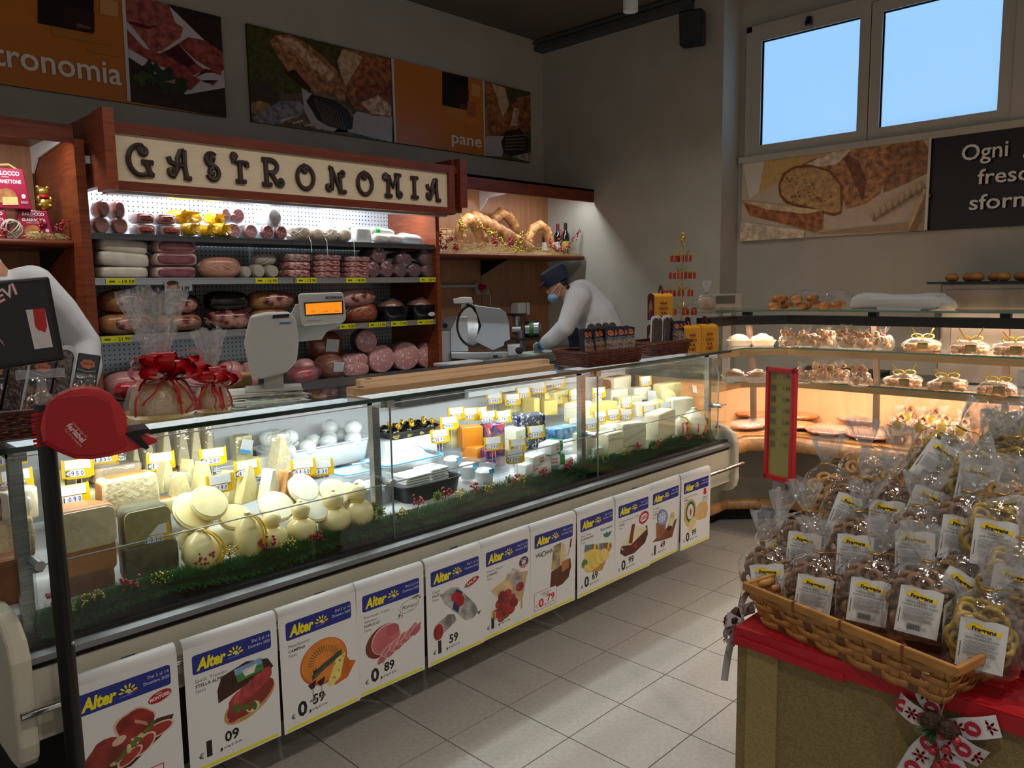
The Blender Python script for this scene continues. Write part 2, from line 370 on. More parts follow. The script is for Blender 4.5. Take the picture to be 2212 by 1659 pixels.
# wall signs: printed panels
class PixPrint(Print):
 def __init__(s, T, cr=None, step=0.0004):super().__init__(step);s.T=T;s.cr=cr or(lambda p:p)
 def pp(s, pts, col, grain=0.0):return s.poly([s.T(*p)for p in s.cr(pts)], col, grain)
 def pe(s, c, rx, ry, col, grain=0.0, rot=0, n=22, wob=0.0, seed=0):
  pts=[];ca, sa=math.cos(math.radians(rot)), math.sin(math.radians(rot))
  for k in range(n):
   a=2*PI*k/n;q=1+wob*noise.noise(Vector((math.cos(a)*2+seed, math.sin(a)*2, seed*1.7)))
   x, y=rx*q*math.cos(a), ry*q*math.sin(a);pts.append((c[0]+x*ca-y*sa, c[1]+x*sa+y*ca))
  return s.pp(pts, col, grain)
 def pt(s, txt, L, Rr, hpx, col, bold=0.0, shear=0.0, res=3):
  (l, r)=s.cr([L, Rr]);k=s.cr([(0, hpx), (0, 0)]);hh=abs(k[0][1]-k[1][1])
  a=s.T(*l);b=s.T(*r);t=s.T(l[0], l[1]-hh);return s.text(txt, a[0], a[1], t[1]-a[1], col, w=b[0]-a[0], bold=bold, shear=shear, res=res)
def sign_y(name, label, px_corners, Y, x0=None, th=0.02):
 A, B=PY(*px_corners[0], Y), PY(*px_corners[1], Y)
 return A, B
PRS=print_mat('sign_print', 0.28)
SY=YB-0.03
tl, br=PY(533.2, 49.7, SY), PY(1145.6, 352.2, SY)
def sign(name, label, x0, x1, z0, z1, frame, T, draw, art=None, ybase=None):
 t=thing(name, label, 'sign', M=frame)
 m=MB();m.bb((0, 0, -0.022), (x1-x0, z1-z0, 0));m.build('panel', mat('sign_panel', '#1d1a18', 0.4), t)
 p=PixPrint(T);draw(p);ob('printed_face', p.mesh('printed_face', PRS), t)
 return t
X0, X1, Z0, Z1=tl.x, br.x, br.z, tl.z
Tp=lambda px, py:(lambda v:(min(max(v.x, X0), X1)-X0, min(max(v.z, Z0), Z1)-Z0))(PY(px, py, SY))
def pane(p):
 c=crop(500, 0, 3.16);p.cr=c
 W_, H_=X1-X0, Z1-Z0
 p.rect(0, 0, W_, H_, '#4d4a22', 0.7)
 p.pp([(105, 600), (300, 640), (480, 640), (520, 760), (830, 870), (830, 1000), (140, 840)], '#6a5544', 0.5)
 p.pe((215, 640), 130, 80, '#4a3a2c', 0.2, 30);p.pe((200, 735), 70, 45, '#b08a5c', 0.9)
 p.pp([(150, 800), (330, 690), (470, 690), (520, 760), (400, 830), (290, 850), (160, 836)], '#8f8890', 0.9)
 p.pp([(480, 600), (560, 640), (620, 780), (800, 900), (1100, 990), (1100, 800), (860, 760), (700, 900), (560, 870), (500, 760)], '#b9b2b2', 0.15)
 p.pp([(262, 280), (300, 240), (400, 235), (520, 300), (640, 400), (720, 480), (780, 640), (780, 700), (640, 640), (540, 620), (400, 500), (300, 360)], '#a8744e', 1.0)
 p.pp([(310, 250), (420, 260), (560, 370), (700, 500), (690, 560), (560, 470), (420, 330)], '#c7a283', 0.9)
 p.pp([(370, 500), (540, 640), (540, 600), (430, 470)], '#3a1c10', 0.4)
 p.pp([(720, 420), (760, 330), (880, 350), (1090, 410), (1100, 800), (960, 790), (840, 740), (780, 640), (740, 520)], '#9c5f36', 1.0)
 p.pp([(722, 420), (760, 330), (900, 390), (850, 470), (780, 590)], '#caa888', 0.6)
 p.pp([(840, 630), (900, 590), (1090, 560), (1095, 790), (960, 780), (860, 720)], '#8a4a28', 1.0)
 p.pp([(880, 700), (1000, 650), (1090, 720), (1090, 790), (960, 780)], '#c9ad92', 0.9)
 p.pp([(512, 690), (560, 625), (680, 660), (800, 740), (832, 800), (825, 880), (770, 890), (660, 860), (590, 820)], '#2a211c', 0.6)
 for k in range(9):p.pp([(560+k*22, 670+k*12), (566+k*22, 668+k*12), (640+k*17, 840+k*6), (632+k*17, 842+k*6)], '#6a5747', 0.3)
 p.pp([(545, 620), (700, 650), (810, 740), (830, 790), (815, 800), (790, 750), (690, 680), (560, 650)], '#7a6653', 0.8)
 for k in range(8):p.pp([(330+k*40, 820+k*8), (420+k*30, 790+k*14), (430+k*30, 800+k*14), (340+k*40, 834+k*8)], '#9c7a58' if k%2 else '#cfc3b4', 0.5)
 p.pp([(1086, 400), (1102, 404), (1122, 978), (1108, 976)], '#d8d4d2')
 p.pp([(1102, 404), (1712, 555), (1722, 1068), (1122, 978)], '#c8762a')
 def sq(x0, y0, x1, y1, col):p.pp([(x0, y0), (x1, y0+(x1-x0)*0.235), (x1, y1+(x1-x0)*0.19), (x0, y1)], col)
 sq(1434, 488, 1612, 720, '#1c0f0e');sq(1525, 590, 1615, 730, '#33161a');sq(1480, 735, 1600, 800, '#c78243');sq(1560, 710, 1612, 745, '#5d3230');sq(1635, 572, 1692, 655, '#cf9a66');sq(1605, 690, 1660, 790, '#a8643a');sq(1590, 800, 1690, 840, '#cf8136')
 p.pt('pane', (1498, 975), (1702, 990), 78, '#efe9e2', bold=0.012)
 p.pp([(1708, 552), (1720, 555), (1730, 1068), (1720, 1066)], '#d8d4d2')
 p.pp([(1720, 557), (2040, 632), (2042, 1114), (1730, 1068)], '#4d4a22', 0.6)
 p.pp([(1722, 560), (1860, 595), (1888, 720), (1850, 900), (1800, 935), (1728, 925)], '#a0623a', 1.0)
 p.pp([(1770, 575), (1860, 600), (1888, 720), (1846, 800), (1800, 650)], '#cdb092', 0.4)
 p.pp([(1885, 760), (1940, 670), (2038, 650), (2040, 900), (1900, 890), (1850, 900)], '#8f5530', 1.0);p.pp([(1920, 740), (1960, 740), (1940, 860), (1900, 860)], '#cbb096', 0.8)
 p.pp([(1728, 930), (1870, 930), (1840, 1070), (1730, 1066)], '#b5aeb0', 0.1)
 p.pp([(1832, 970), (1870, 900), (1960, 880), (2030, 960), (2025, 1010), (2000, 1050), (1900, 1065), (1850, 1040)], '#262019', 0.6)
 for k in range(5):p.pp([(1860, 930+k*22), (2000, 920+k*24), (2000, 926+k*24), (1860, 938+k*22)], '#7c6a58', 0.3)
 p.pp([(1900, 1070), (2042, 1040), (2042, 1114)], '#a89c92', 0.8)
sign('wall_sign', 'long bread photo sign with an orange square reading pane', X0, X1, Z0, Z1, FR_Y(X0, SY+0.005, Z0), Tp, pane)
GX0, GX1=-0.35, PY(484, 150, SY).x
Tg=lambda px, py:(lambda v:(min(max(v.x, GX0), GX1)-GX0, min(max(v.z, Z0), Z1)-Z0))(PY(px, py, SY))
def gast(p):
 c=crop(0, 0, 3.687);p.cr=c;W_, H_=GX1-GX0, Z1-Z0
 p.rect(0, 0, W_, H_, '#c8762a')
 p.pp([(985, -300), (1800, -300), (1810, 936), (1040, 808)], '#33221a', 0.7)
 p.pp([(995, -100), (1330, 20), (1800, 470), (1800, 700), (1480, 752), (1020, 450)], '#cfcaca')
 p.pp([(990, -80), (1290, 0), (1345, 35), (1400, 180), (1460, 220), (1440, 300), (1290, 405), (1210, 415), (1100, 270), (1005, 160)], '#a4564e', 0.9)
 p.pp([(1005, 170), (1080, 175), (1200, 210), (1300, 190), (1180, 230), (1090, 210)], '#5a1c1a', 0.5)
 p.pp([(1008, 230), (1150, 380), (1290, 430), (1430, 340), (1500, 295), (1640, 320), (1780, 420), (1786, 560), (1700, 560), (1560, 480), (1420, 350), (1380, 560), (1260, 520), (1100, 430), (1015, 380)], '#a04a46', 0.9)
 p.pp([(1280, 420), (1420, 360), (1500, 460), (1640, 560), (1780, 520), (1760, 600), (1640, 560), (1540, 600), (1640, 660), (1740, 640), (1700, 680), (1600, 640), (1520, 720), (1400, 660), (1320, 560)], '#973f3e', 0.9)
 p.pp([(1300, 420), (1420, 350), (1560, 500), (1500, 540)], '#4a1214', 0.3)
 p.pp([(1545, 620), (1640, 545), (1720, 580), (1640, 580)], '#5c1a1c', 0.3)
 for k, (x, y, r)in enumerate([(1210, 540, 70), (1290, 600, 80), (1400, 680, 90), (1330, 690, 80), (1240, 640, 60), (1130, 620, 60), (1450, 700, 50)]):p.pe((x, y), r, r*0.7, '#25381c' if k!=5 else '#3f5222', 0.6, n=18, wob=0.9, seed=k)
 p.pp([(1310, 650), (1400, 630), (1390, 670)], '#9c7a50')
 p.pp([(962, -100), (990, -100), (1042, 808), (1014, 803)], '#d8d4d2')
 def sq(x0, y0, x1, y1, col):p.pp([(x0, y0), (x1, y0+(x1-x0)*0.27), (x1, y1+(x1-x0)*0.19), (x0, y1)], col)
 sq(300, -120, 745, 185, '#1c0f0e');sq(520, 40, 750, 215, '#33161a');sq(410, 215, 880, 280, '#b5763a');sq(610, 185, 720, 215, '#7a4a38');sq(795, -20, 940, 112, '#cf9a66');sq(700, 380, 950, 410, '#c27a36')
 p.pt("gastronomia", (-455, 447), (970, 672), 200, '#efe9e2', bold=0.012)
sign('wall_sign', 'orange sign reading gastronomia beside a photo of sliced salami', GX0, GX1, Z0, Z1, FR_Y(GX0, SY+0.005, Z0), Tg, gast)
SX=XW-0.03
a, b=PXX(1603.3, 351.6, SX), PXX(1599, 521.5, SX);RY0=a.y;RZ1=a.z;RZ0=b.z;RY1=-0.6
Tr=lambda px, py:(lambda v:(RY0-min(max(v.y, RY1), RY0), min(max(v.z, RZ0), RZ1)-RZ0))(PXX(px, py, SX))
def bread(p):
 c=crop(1560, 0, 3.0721);p.cr=c;W_, H_=RY0-RY1, RZ1-RZ0
 p.rect(0, 0, W_, H_, '#1a1112')
 p.pp([(120, 1080), (1390, 900), (1360, 1530), (115, 1610)], '#c9b79c', 0.1)
 p.pp([(280, 1050), (700, 1000), (600, 1090), (380, 1200), (200, 1310)], '#d2ab6e', 0.15)
 p.pp([(130, 1080), (280, 1060), (240, 1280), (180, 1320)], '#d9d2c6')
 p.pp([(1050, 980), (1180, 935), (1330, 920), (1375, 1000), (1360, 1150), (1240, 1210), (1070, 1280)], '#9a6a44', 0.9)
 p.pp([(500, 1100), (620, 1050), (800, 985), (1000, 955), (1090, 960), (1100, 1100), (1050, 1280), (960, 1350), (820, 1390), (780, 1200), (640, 1120)], '#b17c50', 1.0)
 p.pp([(760, 1000), (900, 1060), (960, 1200), (930, 1340), (880, 1220), (820, 1080)], '#7f4a28', 0.7)
 p.pp([(560, 1085), (760, 1000), (860, 990), (760, 1090), (640, 1105)], '#dccbb4', 0.5)
 p.pp([(370, 1230), (400, 1150), (480, 1100), (600, 1095), (720, 1130), (800, 1230), (805, 1330), (790, 1420), (740, 1435), (560, 1390), (420, 1350), (380, 1300)], '#8a5530', 0.5)
 p.pp([(388, 1230), (420, 1160), (490, 1115), (600, 1110), (705, 1140), (780, 1230), (785, 1400), (740, 1415), (560, 1370), (430, 1330), (395, 1290)], '#c39a66', 0.5)
 for k in range(34):
  r=random.Random(k);p.pe((r.uniform(430, 750), r.uniform(1160, 1370)), r.uniform(4, 13), r.uniform(3, 8), '#8a5c34', n=8)
 p.pp([(135, 1330), (240, 1350), (500, 1375), (672, 1395), (665, 1520), (600, 1535), (400, 1480), (190, 1430)], '#a8663a', 0.9)
 p.pp([(135, 1335), (300, 1350), (672, 1395), (560, 1420), (300, 1390)], '#d6bd92', 0.4)
 p.pp([(120, 1470), (330, 1500), (550, 1530), (545, 1580), (118, 1605)], '#d6c2a4', 0.6)
 p.pp([(560, 1550), (1360, 1470), (1360, 1530)], '#a58a6a', 0.2)
 for(x0, y0, x1, y1)in((1010, 1440, 1330, 1240), (1260, 1520, 1360, 1290)):
  for k in range(9):
   t_=k/8;x=x0+(x1-x0)*t_;y=y0+(y1-y0)*t_
   for s_ in(-1, 1):p.pe((x+s_*12, y+s_*16), 24, 11, '#8a6a42' if s_>0 else '#c7a676', 0.4, -60+s_*30, n=10)
 p.pp([(1382, 910), (1398, 907), (1366, 1524), (1348, 1526)], '#d8d4d2')
 p.pt('Ogni  giorno', (1595, 1070), (2480, 1010), 100, '#e6e2dd', bold=0.012)
 p.pt('fresco di', (1700, 1225), (2330, 1190), 95, '#e6e2dd', bold=0.012)
 p.pt('sfornato', (1645, 1395), (2280, 1365), 95, '#e6e2dd', bold=0.012)
sign('wall_sign', 'black sign with white lettering beside a photo of a sliced loaf', 0, RY0-RY1, RZ0, RZ1, FR_X(SX+0.005, RY0, RZ0), Tr, bread)
# deli counter
CX0, CX1, YG, ZT=0.50, 4.235, 2.33, 1.2
ZB=0.650
def deckz(y):return 0.715+(y-2.40)*0.15
dc=thing('deli_counter', 'long glass-fronted deli counter with cream panel and steel bumper', 'deli counter', (0, 0, 0))
m=MB();m.bb((CX0, 2.55, 0.0), (CX1, 3.2, 0.40));m.build('plinth', BLACKM, dc)
m=MB();m.bb((CX0, 2.300, 0.405), (CX1, 2.34, 0.603));m.bb((CX0, 2.34, 0.40), (CX1, 3.3, 0.43));m.build('front_panel', CREAM, dc)
m=MB();m.bb((CX0, 2.31, 0.60), (CX1, 2.37, 0.63));m.build('bumper_gap', BLACKM, dc)
m=MB();m.prism([(2.285, 0.626), (2.292, 0.622), (2.345, 0.622), (2.345, ZB), (2.312, ZB), (2.285, 0.643)], CX1-CX0, TR(CX0, 0, 0)@Matrix(((0, 0, 1, 0), (1, 0, 0, 0), (0, 1, 0, 0), (0, 0, 0, 1))));m.build('steel_bumper', mat('bumper_grey', '#85878a', 0.42, 0.5), dc)
m=MB();m.bb((CX0, 2.315, ZB), (CX1, 2.345, ZB+0.012));m.build('glass_channel', DGREY, dc)
for xx in(CX0-0.05, CX1):
 m=MB();pr=[(2.26, 0.42), (2.272, 0.375), (2.30, 0.345), (2.36, 0.335), (3.32, 0.335), (3.32, 0.75), (2.40, 0.75), (2.34, 0.735), (2.29, 0.70), (2.266, 0.65)]
 m.prism(pr, 0.05, TR(xx, 0, 0)@Matrix(((0, 0, 1, 0), (1, 0, 0, 0), (0, 1, 0, 0), (0, 0, 0, 1))));o=m.build('end_cap', CREAM, dc)
 b=o.modifiers.new('bevel', 'BEVEL');b.width=0.012;b.segments=2;b.limit_method='ANGLE'
WHITEM=mat('white_enamel', '#cfd2d4', 0.35)
m=MB();m.prism([(2.43, deckz(2.43)), (3.08, deckz(3.08)), (3.08, deckz(3.08)-0.03), (2.43, deckz(2.43)-0.06)], CX1-CX0, TR(CX0, 0, 0)@Matrix(((0, 0, 1, 0), (1, 0, 0, 0), (0, 1, 0, 0), (0, 0, 0, 1))));m.build('display_deck', WHITEM, dc)
m=MB();m.bb((CX0, 2.34, 0.6), (CX1, 2.44, 0.652));m.build('deck_front', BLACKM, dc)
m=MB();m.bb((CX0, 3.08, 0.75), (CX1, 3.12, 1.08));m.build('back_wall', WHITEM, dc)
m=MB();m.bb((CX0, 3.06, 1.06), (CX1, 3.34, 1.10));m.build('work_ledge', mat('dark_steel', '#4a4d50', 0.35, 0.7), dc)
m=MB();m.bb((CX0, 3.12, 0.43), (CX1, 3.32, 1.06));m.build('rear_cabinet', ALU, dc)
XPOST=[PY(814, 1000, 2.39).x, PY(1259, 950, 2.39).x, CX1-0.10, CX0+0.03]
for x in XPOST:
 m=MB();m.bb((x-0.016, 2.385, 0.62), (x+0.016, 2.415, ZT-0.015));m.bb((x-0.016, 2.33, ZT-0.035), (x+0.016, 2.70, ZT-0.012));o=m.build('steel_post', STEEL, dc)
 m=MB();m.cyl((x+0.02, YG-0.012, 0.877), (x+0.02, 2.39, 0.877), 0.014, n=12);m.build('glass_clamp', ALU, o)
XS=[CX0, PY(848, 1050, YG).x, PY(1291, 940, YG).x, CX1-0.002]
for k in range(3):
 a, b=XS[k]+0.0015, XS[k+1]-0.0015
 m=MB();m.bb((a, YG-0.004, ZB), (b, YG+0.004, 0.874));m.build('lower_glass_pane', GLASS, dc)
 m=MB();m.bb((a, YG-0.004, 0.878), (b, YG+0.004, ZT-0.022));m.build('upper_glass_pane', GLASS, dc)
 m=MB();m.bb((a, YG-0.0042, 0.875), (b, YG+0.0042, 0.877));m.build('pane_joint', mat('joint_grey', '#6e7472', 0.3), dc)
 m=MB();m.bb((a, YG-0.0042, ZT-0.0225), (b, YG+0.0042, ZT-0.020));m.build('pane_edge', mat('bright_edge', '#c9cfc6', 0.2), dc)
for k in(1, 2):
 m=MB();m.bb((XS[k]-0.0015, YG-0.004, ZB), (XS[k]+0.0015, YG+0.004, ZT-0.02));m.build('pane_seam', mat('joint_grey', '#6e7472', 0.3), dc)
 m=MB();m.box((XS[k], YG+0.01, ZT-0.022), (0.035, 0.035, 0.03));m.build('pane_hinge', ALU, dc)
m=MB();m.bb((CX0-0.05, 2.315, ZT-0.006), (CX1+0.01, 2.74, ZT+0.006));m.build('top_glass_shelf', GLASS, dc)
m=MB();m.bb((CX0-0.05, 2.308, ZT-0.007), (CX1+0.01, 2.315, ZT+0.007));m.build('top_glass_edge', GEDGE, dc)
m=MB();m.bb((CX0, 2.74, ZT-0.02), (CX1, 3.02, ZT+0.006));m.build('rear_worktop', mat('dark_worktop', '#3b3d40', 0.25, 0.3), dc)
m=MB();m.bb((CX0+0.05, 2.545, ZT-0.045), (CX1-0.05, 2.58, ZT-0.02));m.build('light_bar', mat('light_bar', '#f4f8ff', 0.4, emit='#eaf4ff', estr=2.0), dc)
a, b=PY(1001, 845, 3.0), PY(1254, 820, 3.0);m=MB();m.bb((a.x, 2.96, a.z-0.03), (b.x, 3.07, a.z));m.build('white_ledge', WHITEM, dc)
a, b=PY(862, 880, 3.0), PY(998, 850, 3.0);m=MB();m.bb((a.x, 2.98, a.z), (b.x, 3.07, a.z+0.05));m.build('black_ledge', BLACK, dc)
pts=[(2.36, 0.70), (2.36, 1.05)]+[(2.36+0.14*(1-math.cos(t*PI/16)), 1.05+0.12*math.sin(t*PI/16))for t in range(1, 9)]+[(3.05, 1.17), (3.05, 0.75)]
Myz=Matrix(((0, 0, 1, 0), (1, 0, 0, 0), (0, 1, 0, 0), (0, 0, 0, 1)))
m=MB();m.prism(pts, 0.008, TR(CX1-0.05, 0, 0)@Myz);m.build('end_glass', GLASS, dc)
m=MB();m.tube([(CX1-0.046, y, z)for y, z in pts[:-1]], 0.005, n=6);m.build('end_glass_edge', mat('bright_edge', '#c9cfc6', 0.2), dc)
m=MB();m.prism(pts, 0.008, TR(CX0+0.04, 0, 0)@Myz);m.build('end_glass', GLASS, dc)
area_light('counter_led', ((CX0+CX1)/2, 2.56, ZT-0.06), CX1-CX0-0.2, 0.05, E_COUNTER, (0.93, 0.97, 1.0), rot=(math.radians(14), 0, 0))
pr_=PY(66, 1545, 2.23);ZR=pr_.z
m=MB();m.cyl((pr_.x-0.02, 2.235, ZR), (CX1+0.045, 2.235, ZR), 0.0105, n=14);m.build('poster_rail', mat('chrome', '#c9c9c9', 0.15, 1.0), dc, True)
for px, py in((277, 1424), (690, 1286), (980, 1187), (1370, 1058)):
 q=PY(px, py, 2.30);m=MB();m.bb((q.x-0.02, 2.298, q.z-0.03), (q.x+0.02, 2.306, q.z+0.012));m.bb((q.x-0.005, 2.235, ZR-0.006), (q.x+0.005, 2.30, ZR+0.006));o=m.build('rail_bracket', STEEL, dc)
 m=MB()
 for s_ in(-1, 1):m.cyl((q.x+s_*0.011, 2.292, q.z), (q.x+s_*0.011, 2.30, q.z), 0.0045, n=8)
 m.build('bracket_screws', ALU, o)
 # offer posters
def poster_base(p, txt, price, cents, kg, y0=300, pricex=52, pricey=42, red=False):
 p.rect(0, 0, 297, 420, '#e4e3e2')
 p.rrect(24, 328, 276, 392, 8, '#1d2a86')
 p.text('Alter', 36, 340, 36, '#f5e400', w=92, bold=0.045, shear=0.22)
 cx, cy=158, 352
 p.ell(cx, cy, 9, 9, '#f5e400', a0=0, a1=180, n=12)
 for k in range(6):
  a=math.radians(8+33*k);p.ell(cx+19*math.cos(a), cy+19*math.sin(a), 7, 2.7, '#f5e400', rot=math.degrees(a), n=10, up=False)
 p.up();p.rect(cx-2, cy-5, cx+12, cy-1, '#d8d8d8');p.rect(cx+12, cy-5, cx+26, cy-1, '#c03a2a');p.lines(cx-24, cx+26, cy-12, cy-7, 1, '#8f97c8')
 p.text('Dal 2 al 14', 242, 369, 9.5, '#d9dcf0', align='c');p.text('Dicembre 2020', 236, 352, 9.5, '#d9dcf0', w=72, align='c')
 y=y0
 for t_, b_ in txt:p.text(t_, 30, y, 10.5 if not b_ else 10, '#26242a', bold=0.025 if b_ else 0.0);y-=17
 if price is not None:
  c='#c4161c' if red else '#121014'
  p.text('€', pricex-24, pricey, 17, c, bold=0.01);p.text(price, pricex, pricey, 50, c, w=17 if price=='1' else 36, bold=0.035);p.text(',', pricex+42, pricey+2, 30, c, bold=0.03)
  p.text(cents, pricex+58, pricey+22, 34, c, w=46, bold=0.03);p.text('al kg € '+kg, pricex+54, pricey+2, 7, '#222222', w=58, bold=0.02)
 p.rect(10, 5, 287, 15, '#e9e000')
def salami_disc(p, x, y, r, k=0):
 p.ell(x, y, r, r*0.9, '#6a1417', 0.2, n=14, up=False);p.up();p.ell(x, y, r*0.9, r*0.8, '#a32a2c', 1.0, n=14)
def art1(p):
 p.rrect(210, 288, 278, 318, 14, '#d8d0d0');p.ell(242, 302, 34, 17, '#b01420', rot=12);p.text('MONTORSI', 242, 296, 10, '#f2eeee', w=56, bold=0.03, align='c', rot=6);p.text('CASA', 240, 310, 5, '#f2eeee', align='c')
 p.poly([(40, 130), (150, 120), (260, 190), (278, 230), (230, 236), (120, 170), (60, 150)], '#4a2019', 0.3)
 p.ell(170, 250, 58, 46, '#d8b9a2', n=20, wob=0.2, seed=2);p.ell(172, 248, 52, 42, '#8e2320', 0.7, wob=0.2, seed=2);p.poly([(170, 260), (200, 240), (205, 225), (168, 250)], '#c78a7a', 0.2)
 p.ell(92, 190, 60, 40, '#8a2c24', 0.7, rot=20, wob=0.25, seed=5);p.ell(125, 214, 20, 12, '#d9b39a', 0.2, rot=20)
 for x, y, rx, ry, r in((230, 200, 48, 22, 8), (190, 172, 40, 24, 40), (150, 152, 40, 18, 30)):p.ell(x, y, rx, ry, '#e0c3b0', rot=r, n=16);p.ell(x, y, rx*.86, ry*.8, '#a4322c', 0.5, rot=r, n=16)
 for k in range(9):p.ell(110+k*13, 150+k*9, 15, 7, '#5d6d24' if k%3 else '#c9c27c', 0.5, rot=30*k, n=9)
def art1b(p):p.poly([(150, 88), (240, 88), (240, 20), (150, 20)], '#c4161c');p.rect(153, 23, 237, 85, '#e4e3e2');p.text('1', 175, 35, 34, '#c4161c', bold=0.03);p.text('99', 200, 48, 24, '#c4161c', bold=0.03)
def art2(p):
 p.poly([(95, 250), (110, 290), (190, 312), (262, 296), (280, 262), (250, 232), (200, 236), (130, 215), (96, 205)], '#3a1712', 0.5)
 p.poly([(150, 298), (240, 308), (248, 262), (160, 250)], '#3f7a3a', 0.6);p.poly([(150, 298), (240, 308), (242, 285), (154, 275)], '#7fa8cf', 0.4);p.poly([(175, 285), (225, 292), (215, 265), (185, 262)], '#d8d3cf', 0.5)
 p.ell(196, 170, 92, 50, '#c79a66', 0.3, rot=25);p.ell(200, 178, 86, 42, '#8a3020', 0.3, rot=25)
 for k in range(7):p.ell(150+k*17, 190+k*8, 34, 20, '#b5453f' if k%2 else '#a53a37', 0.5, rot=60, n=14, wob=0.3, seed=k)
 p.ell(205, 148, 24, 18, '#d8cda4', 0.3);
 for k in range(8):p.ell(140+k*10, 130+(k*37%40), 17, 9, '#3f6b22' if k%3 else '#9a2a1c', 0.4, rot=40*k, n=9)
def art3(p):
 p.ell(160, 205, 92, 84, '#c4621a', 0.15, n=30);p.ell(160, 208, 86, 78, '#de8430', 0.2, n=30)
 for k in range(18):
  a=math.radians(10+k*9.5);p.poly([(160+40*math.cos(a), 200+40*math.sin(a)), (160+64*math.cos(a), 200+64*math.sin(a)), (160+64*math.cos(a+.05), 200+64*math.sin(a+.05)), (160+40*math.cos(a+.05), 200+40*math.sin(a+.05))], '#3c4a3c', up=False)
 p.up();p.poly([(110, 170), (150, 196), (230, 225), (232, 205), (150, 170), (112, 150)], '#4d5a44', 0.6);p.text('Maasdammer', 118, 170, 18, '#2b2a22', w=112, shear=0.2, rot=18, bold=0.02)
 p.poly([(172, 120), (238, 210), (262, 170), (286, 160), (250, 110), (200, 100)], '#c9651e', 0.2)
 p.poly([(166, 108), (206, 196), (246, 208), (220, 122), (186, 100)], '#e8d67a', 0.15)
 for x, y, r in((200, 180, 5), (222, 185, 6), (236, 196, 4), (196, 130, 6), (215, 150, 4)):p.ell(x, y, r, r*.7, '#a8862c', n=10)
 for x in(112, 146):p.poly([(x-18, 140), (x+16, 150), (x+6, 122), (x-6, 120)], '#3a0f14', 0.2);p.rect(x-1.5, 84, x+1.5, 122, '#8a7a78');p.ell(x, 80, 15, 5, '#7d6a66', n=12)
def art4(p):
 p.ell(228, 290, 44, 26, '#26242a', rot=8);p.ell(228, 290, 42, 24.5, '#e4e3e2', rot=8);p.text('Fiorucci', 230, 282, 16, '#1d1b20', w=70, shear=0.3, align='c', bold=0.01);p.ell(232, 272, 18, 2, '#a8a6a4')
 p.poly([(235, 318), (265, 324), (284, 318), (262, 314)], '#2f7a3c');p.poly([(268, 312), (284, 314), (278, 304)], '#c03030');p.poly([(180, 272), (190, 268), (178, 250)], '#2f7a3c');p.poly([(192, 266), (198, 262), (194, 246)], '#c03030')
 p.ell(108, 190, 78, 60, '#7a3020', 0.3, rot=22);p.ell(122, 192, 66, 58, '#e0b9b4', rot=22);p.ell(122, 190, 62, 54, '#c4686c', 0.25, rot=22);p.ell(150, 220, 30, 24, '#b55a60', 0.2)
 for k in range(9):x=110+k*18;y=125+k*7+(k%2)*12;p.ell(x, y, 36, 17, '#e6bdb8', rot=35, n=16, wob=0.4, seed=k);p.ell(x, y-1, 33, 14, '#c6737a' if k%2 else '#b9636c', 0.3, rot=35, n=16, wob=0.4, seed=k)
def art5(p):
 p.ell(236, 290, 40, 14, '#a8121e', rot=16);p.text('SALPI', 236, 285, 12, '#eee6e6', w=52, rot=16, bold=0.02, align='c');p.poly([(192, 276), (206, 290), (210, 278)], '#2f6a3a')
 p.poly([(70, 280), (120, 300), (160, 290), (250, 190), (268, 150), (240, 128), (200, 130), (130, 200), (90, 240)], '#a7a4a0', 1.0)
 p.poly([(150, 285), (186, 262), (160, 178), (130, 205)], '#1f2a66', 0.1);p.ell(152, 250, 28, 20, '#b01c28', rot=-10, n=16);p.ell(172, 226, 22, 24, '#a0141e', n=16)
 p.poly([(30, 130), (50, 170), (110, 190), (140, 180), (150, 150), (110, 130), (60, 110)], '#9c9894', 1.0);p.ell(56, 132, 28, 38, '#c9b9b0', n=16);p.ell(56, 132, 25, 34, '#8f2226', 0.9, n=16)
 p.poly([(66, 282), (74, 290), (80, 272)], '#8a8580');p.poly([(262, 146), (284, 150), (270, 132)], '#4a463f')
def art6(p):
 p.ell(250, 288, 30, 26, '#b0202a', n=20);p.ell(250, 292, 26, 20, '#22305f', n=20);p.ell(250, 287, 14, 9, '#d9cfc4', n=14, rot=10);p.text('SALUMI', 250, 297, 7, '#e6e2dc', align='c', bold=0.02);p.text('LORENZI', 250, 268, 6.5, '#e6e2dc', align='c', bold=0.02)
 p.poly([(150, 262), (276, 240), (240, 110), (180, 120), (120, 190), (130, 230)], '#c2a67c', 0.3);p.poly([(50, 215), (130, 240), (200, 200), (160, 170), (80, 180)], '#d2b486', 0.5);p.poly([(150, 240), (180, 280), (220, 260), (240, 210), (200, 170)], '#b3a79c', 1.0)
 for k, (x, y)in enumerate(((225, 180), (150, 170), (115, 172), (175, 140), (135, 145), (100, 140), (190, 115), (150, 112), (110, 108), (80, 100), (140, 82), (112, 74), (170, 92))):salami_disc(p, x, y, 24)
 for x, y in((56, 120), (70, 112), (230, 108)):p.poly([(x, y), (x+12, y+4), (x+8, y-34), (x, y-36)], '#c89858', 0.2)
 p.ell(130, 66, 16, 7, '#58702c', 0.3, rot=20, n=10);p.ell(140, 140, 16, 6, '#4a5a24', 0.3, rot=40, n=10)
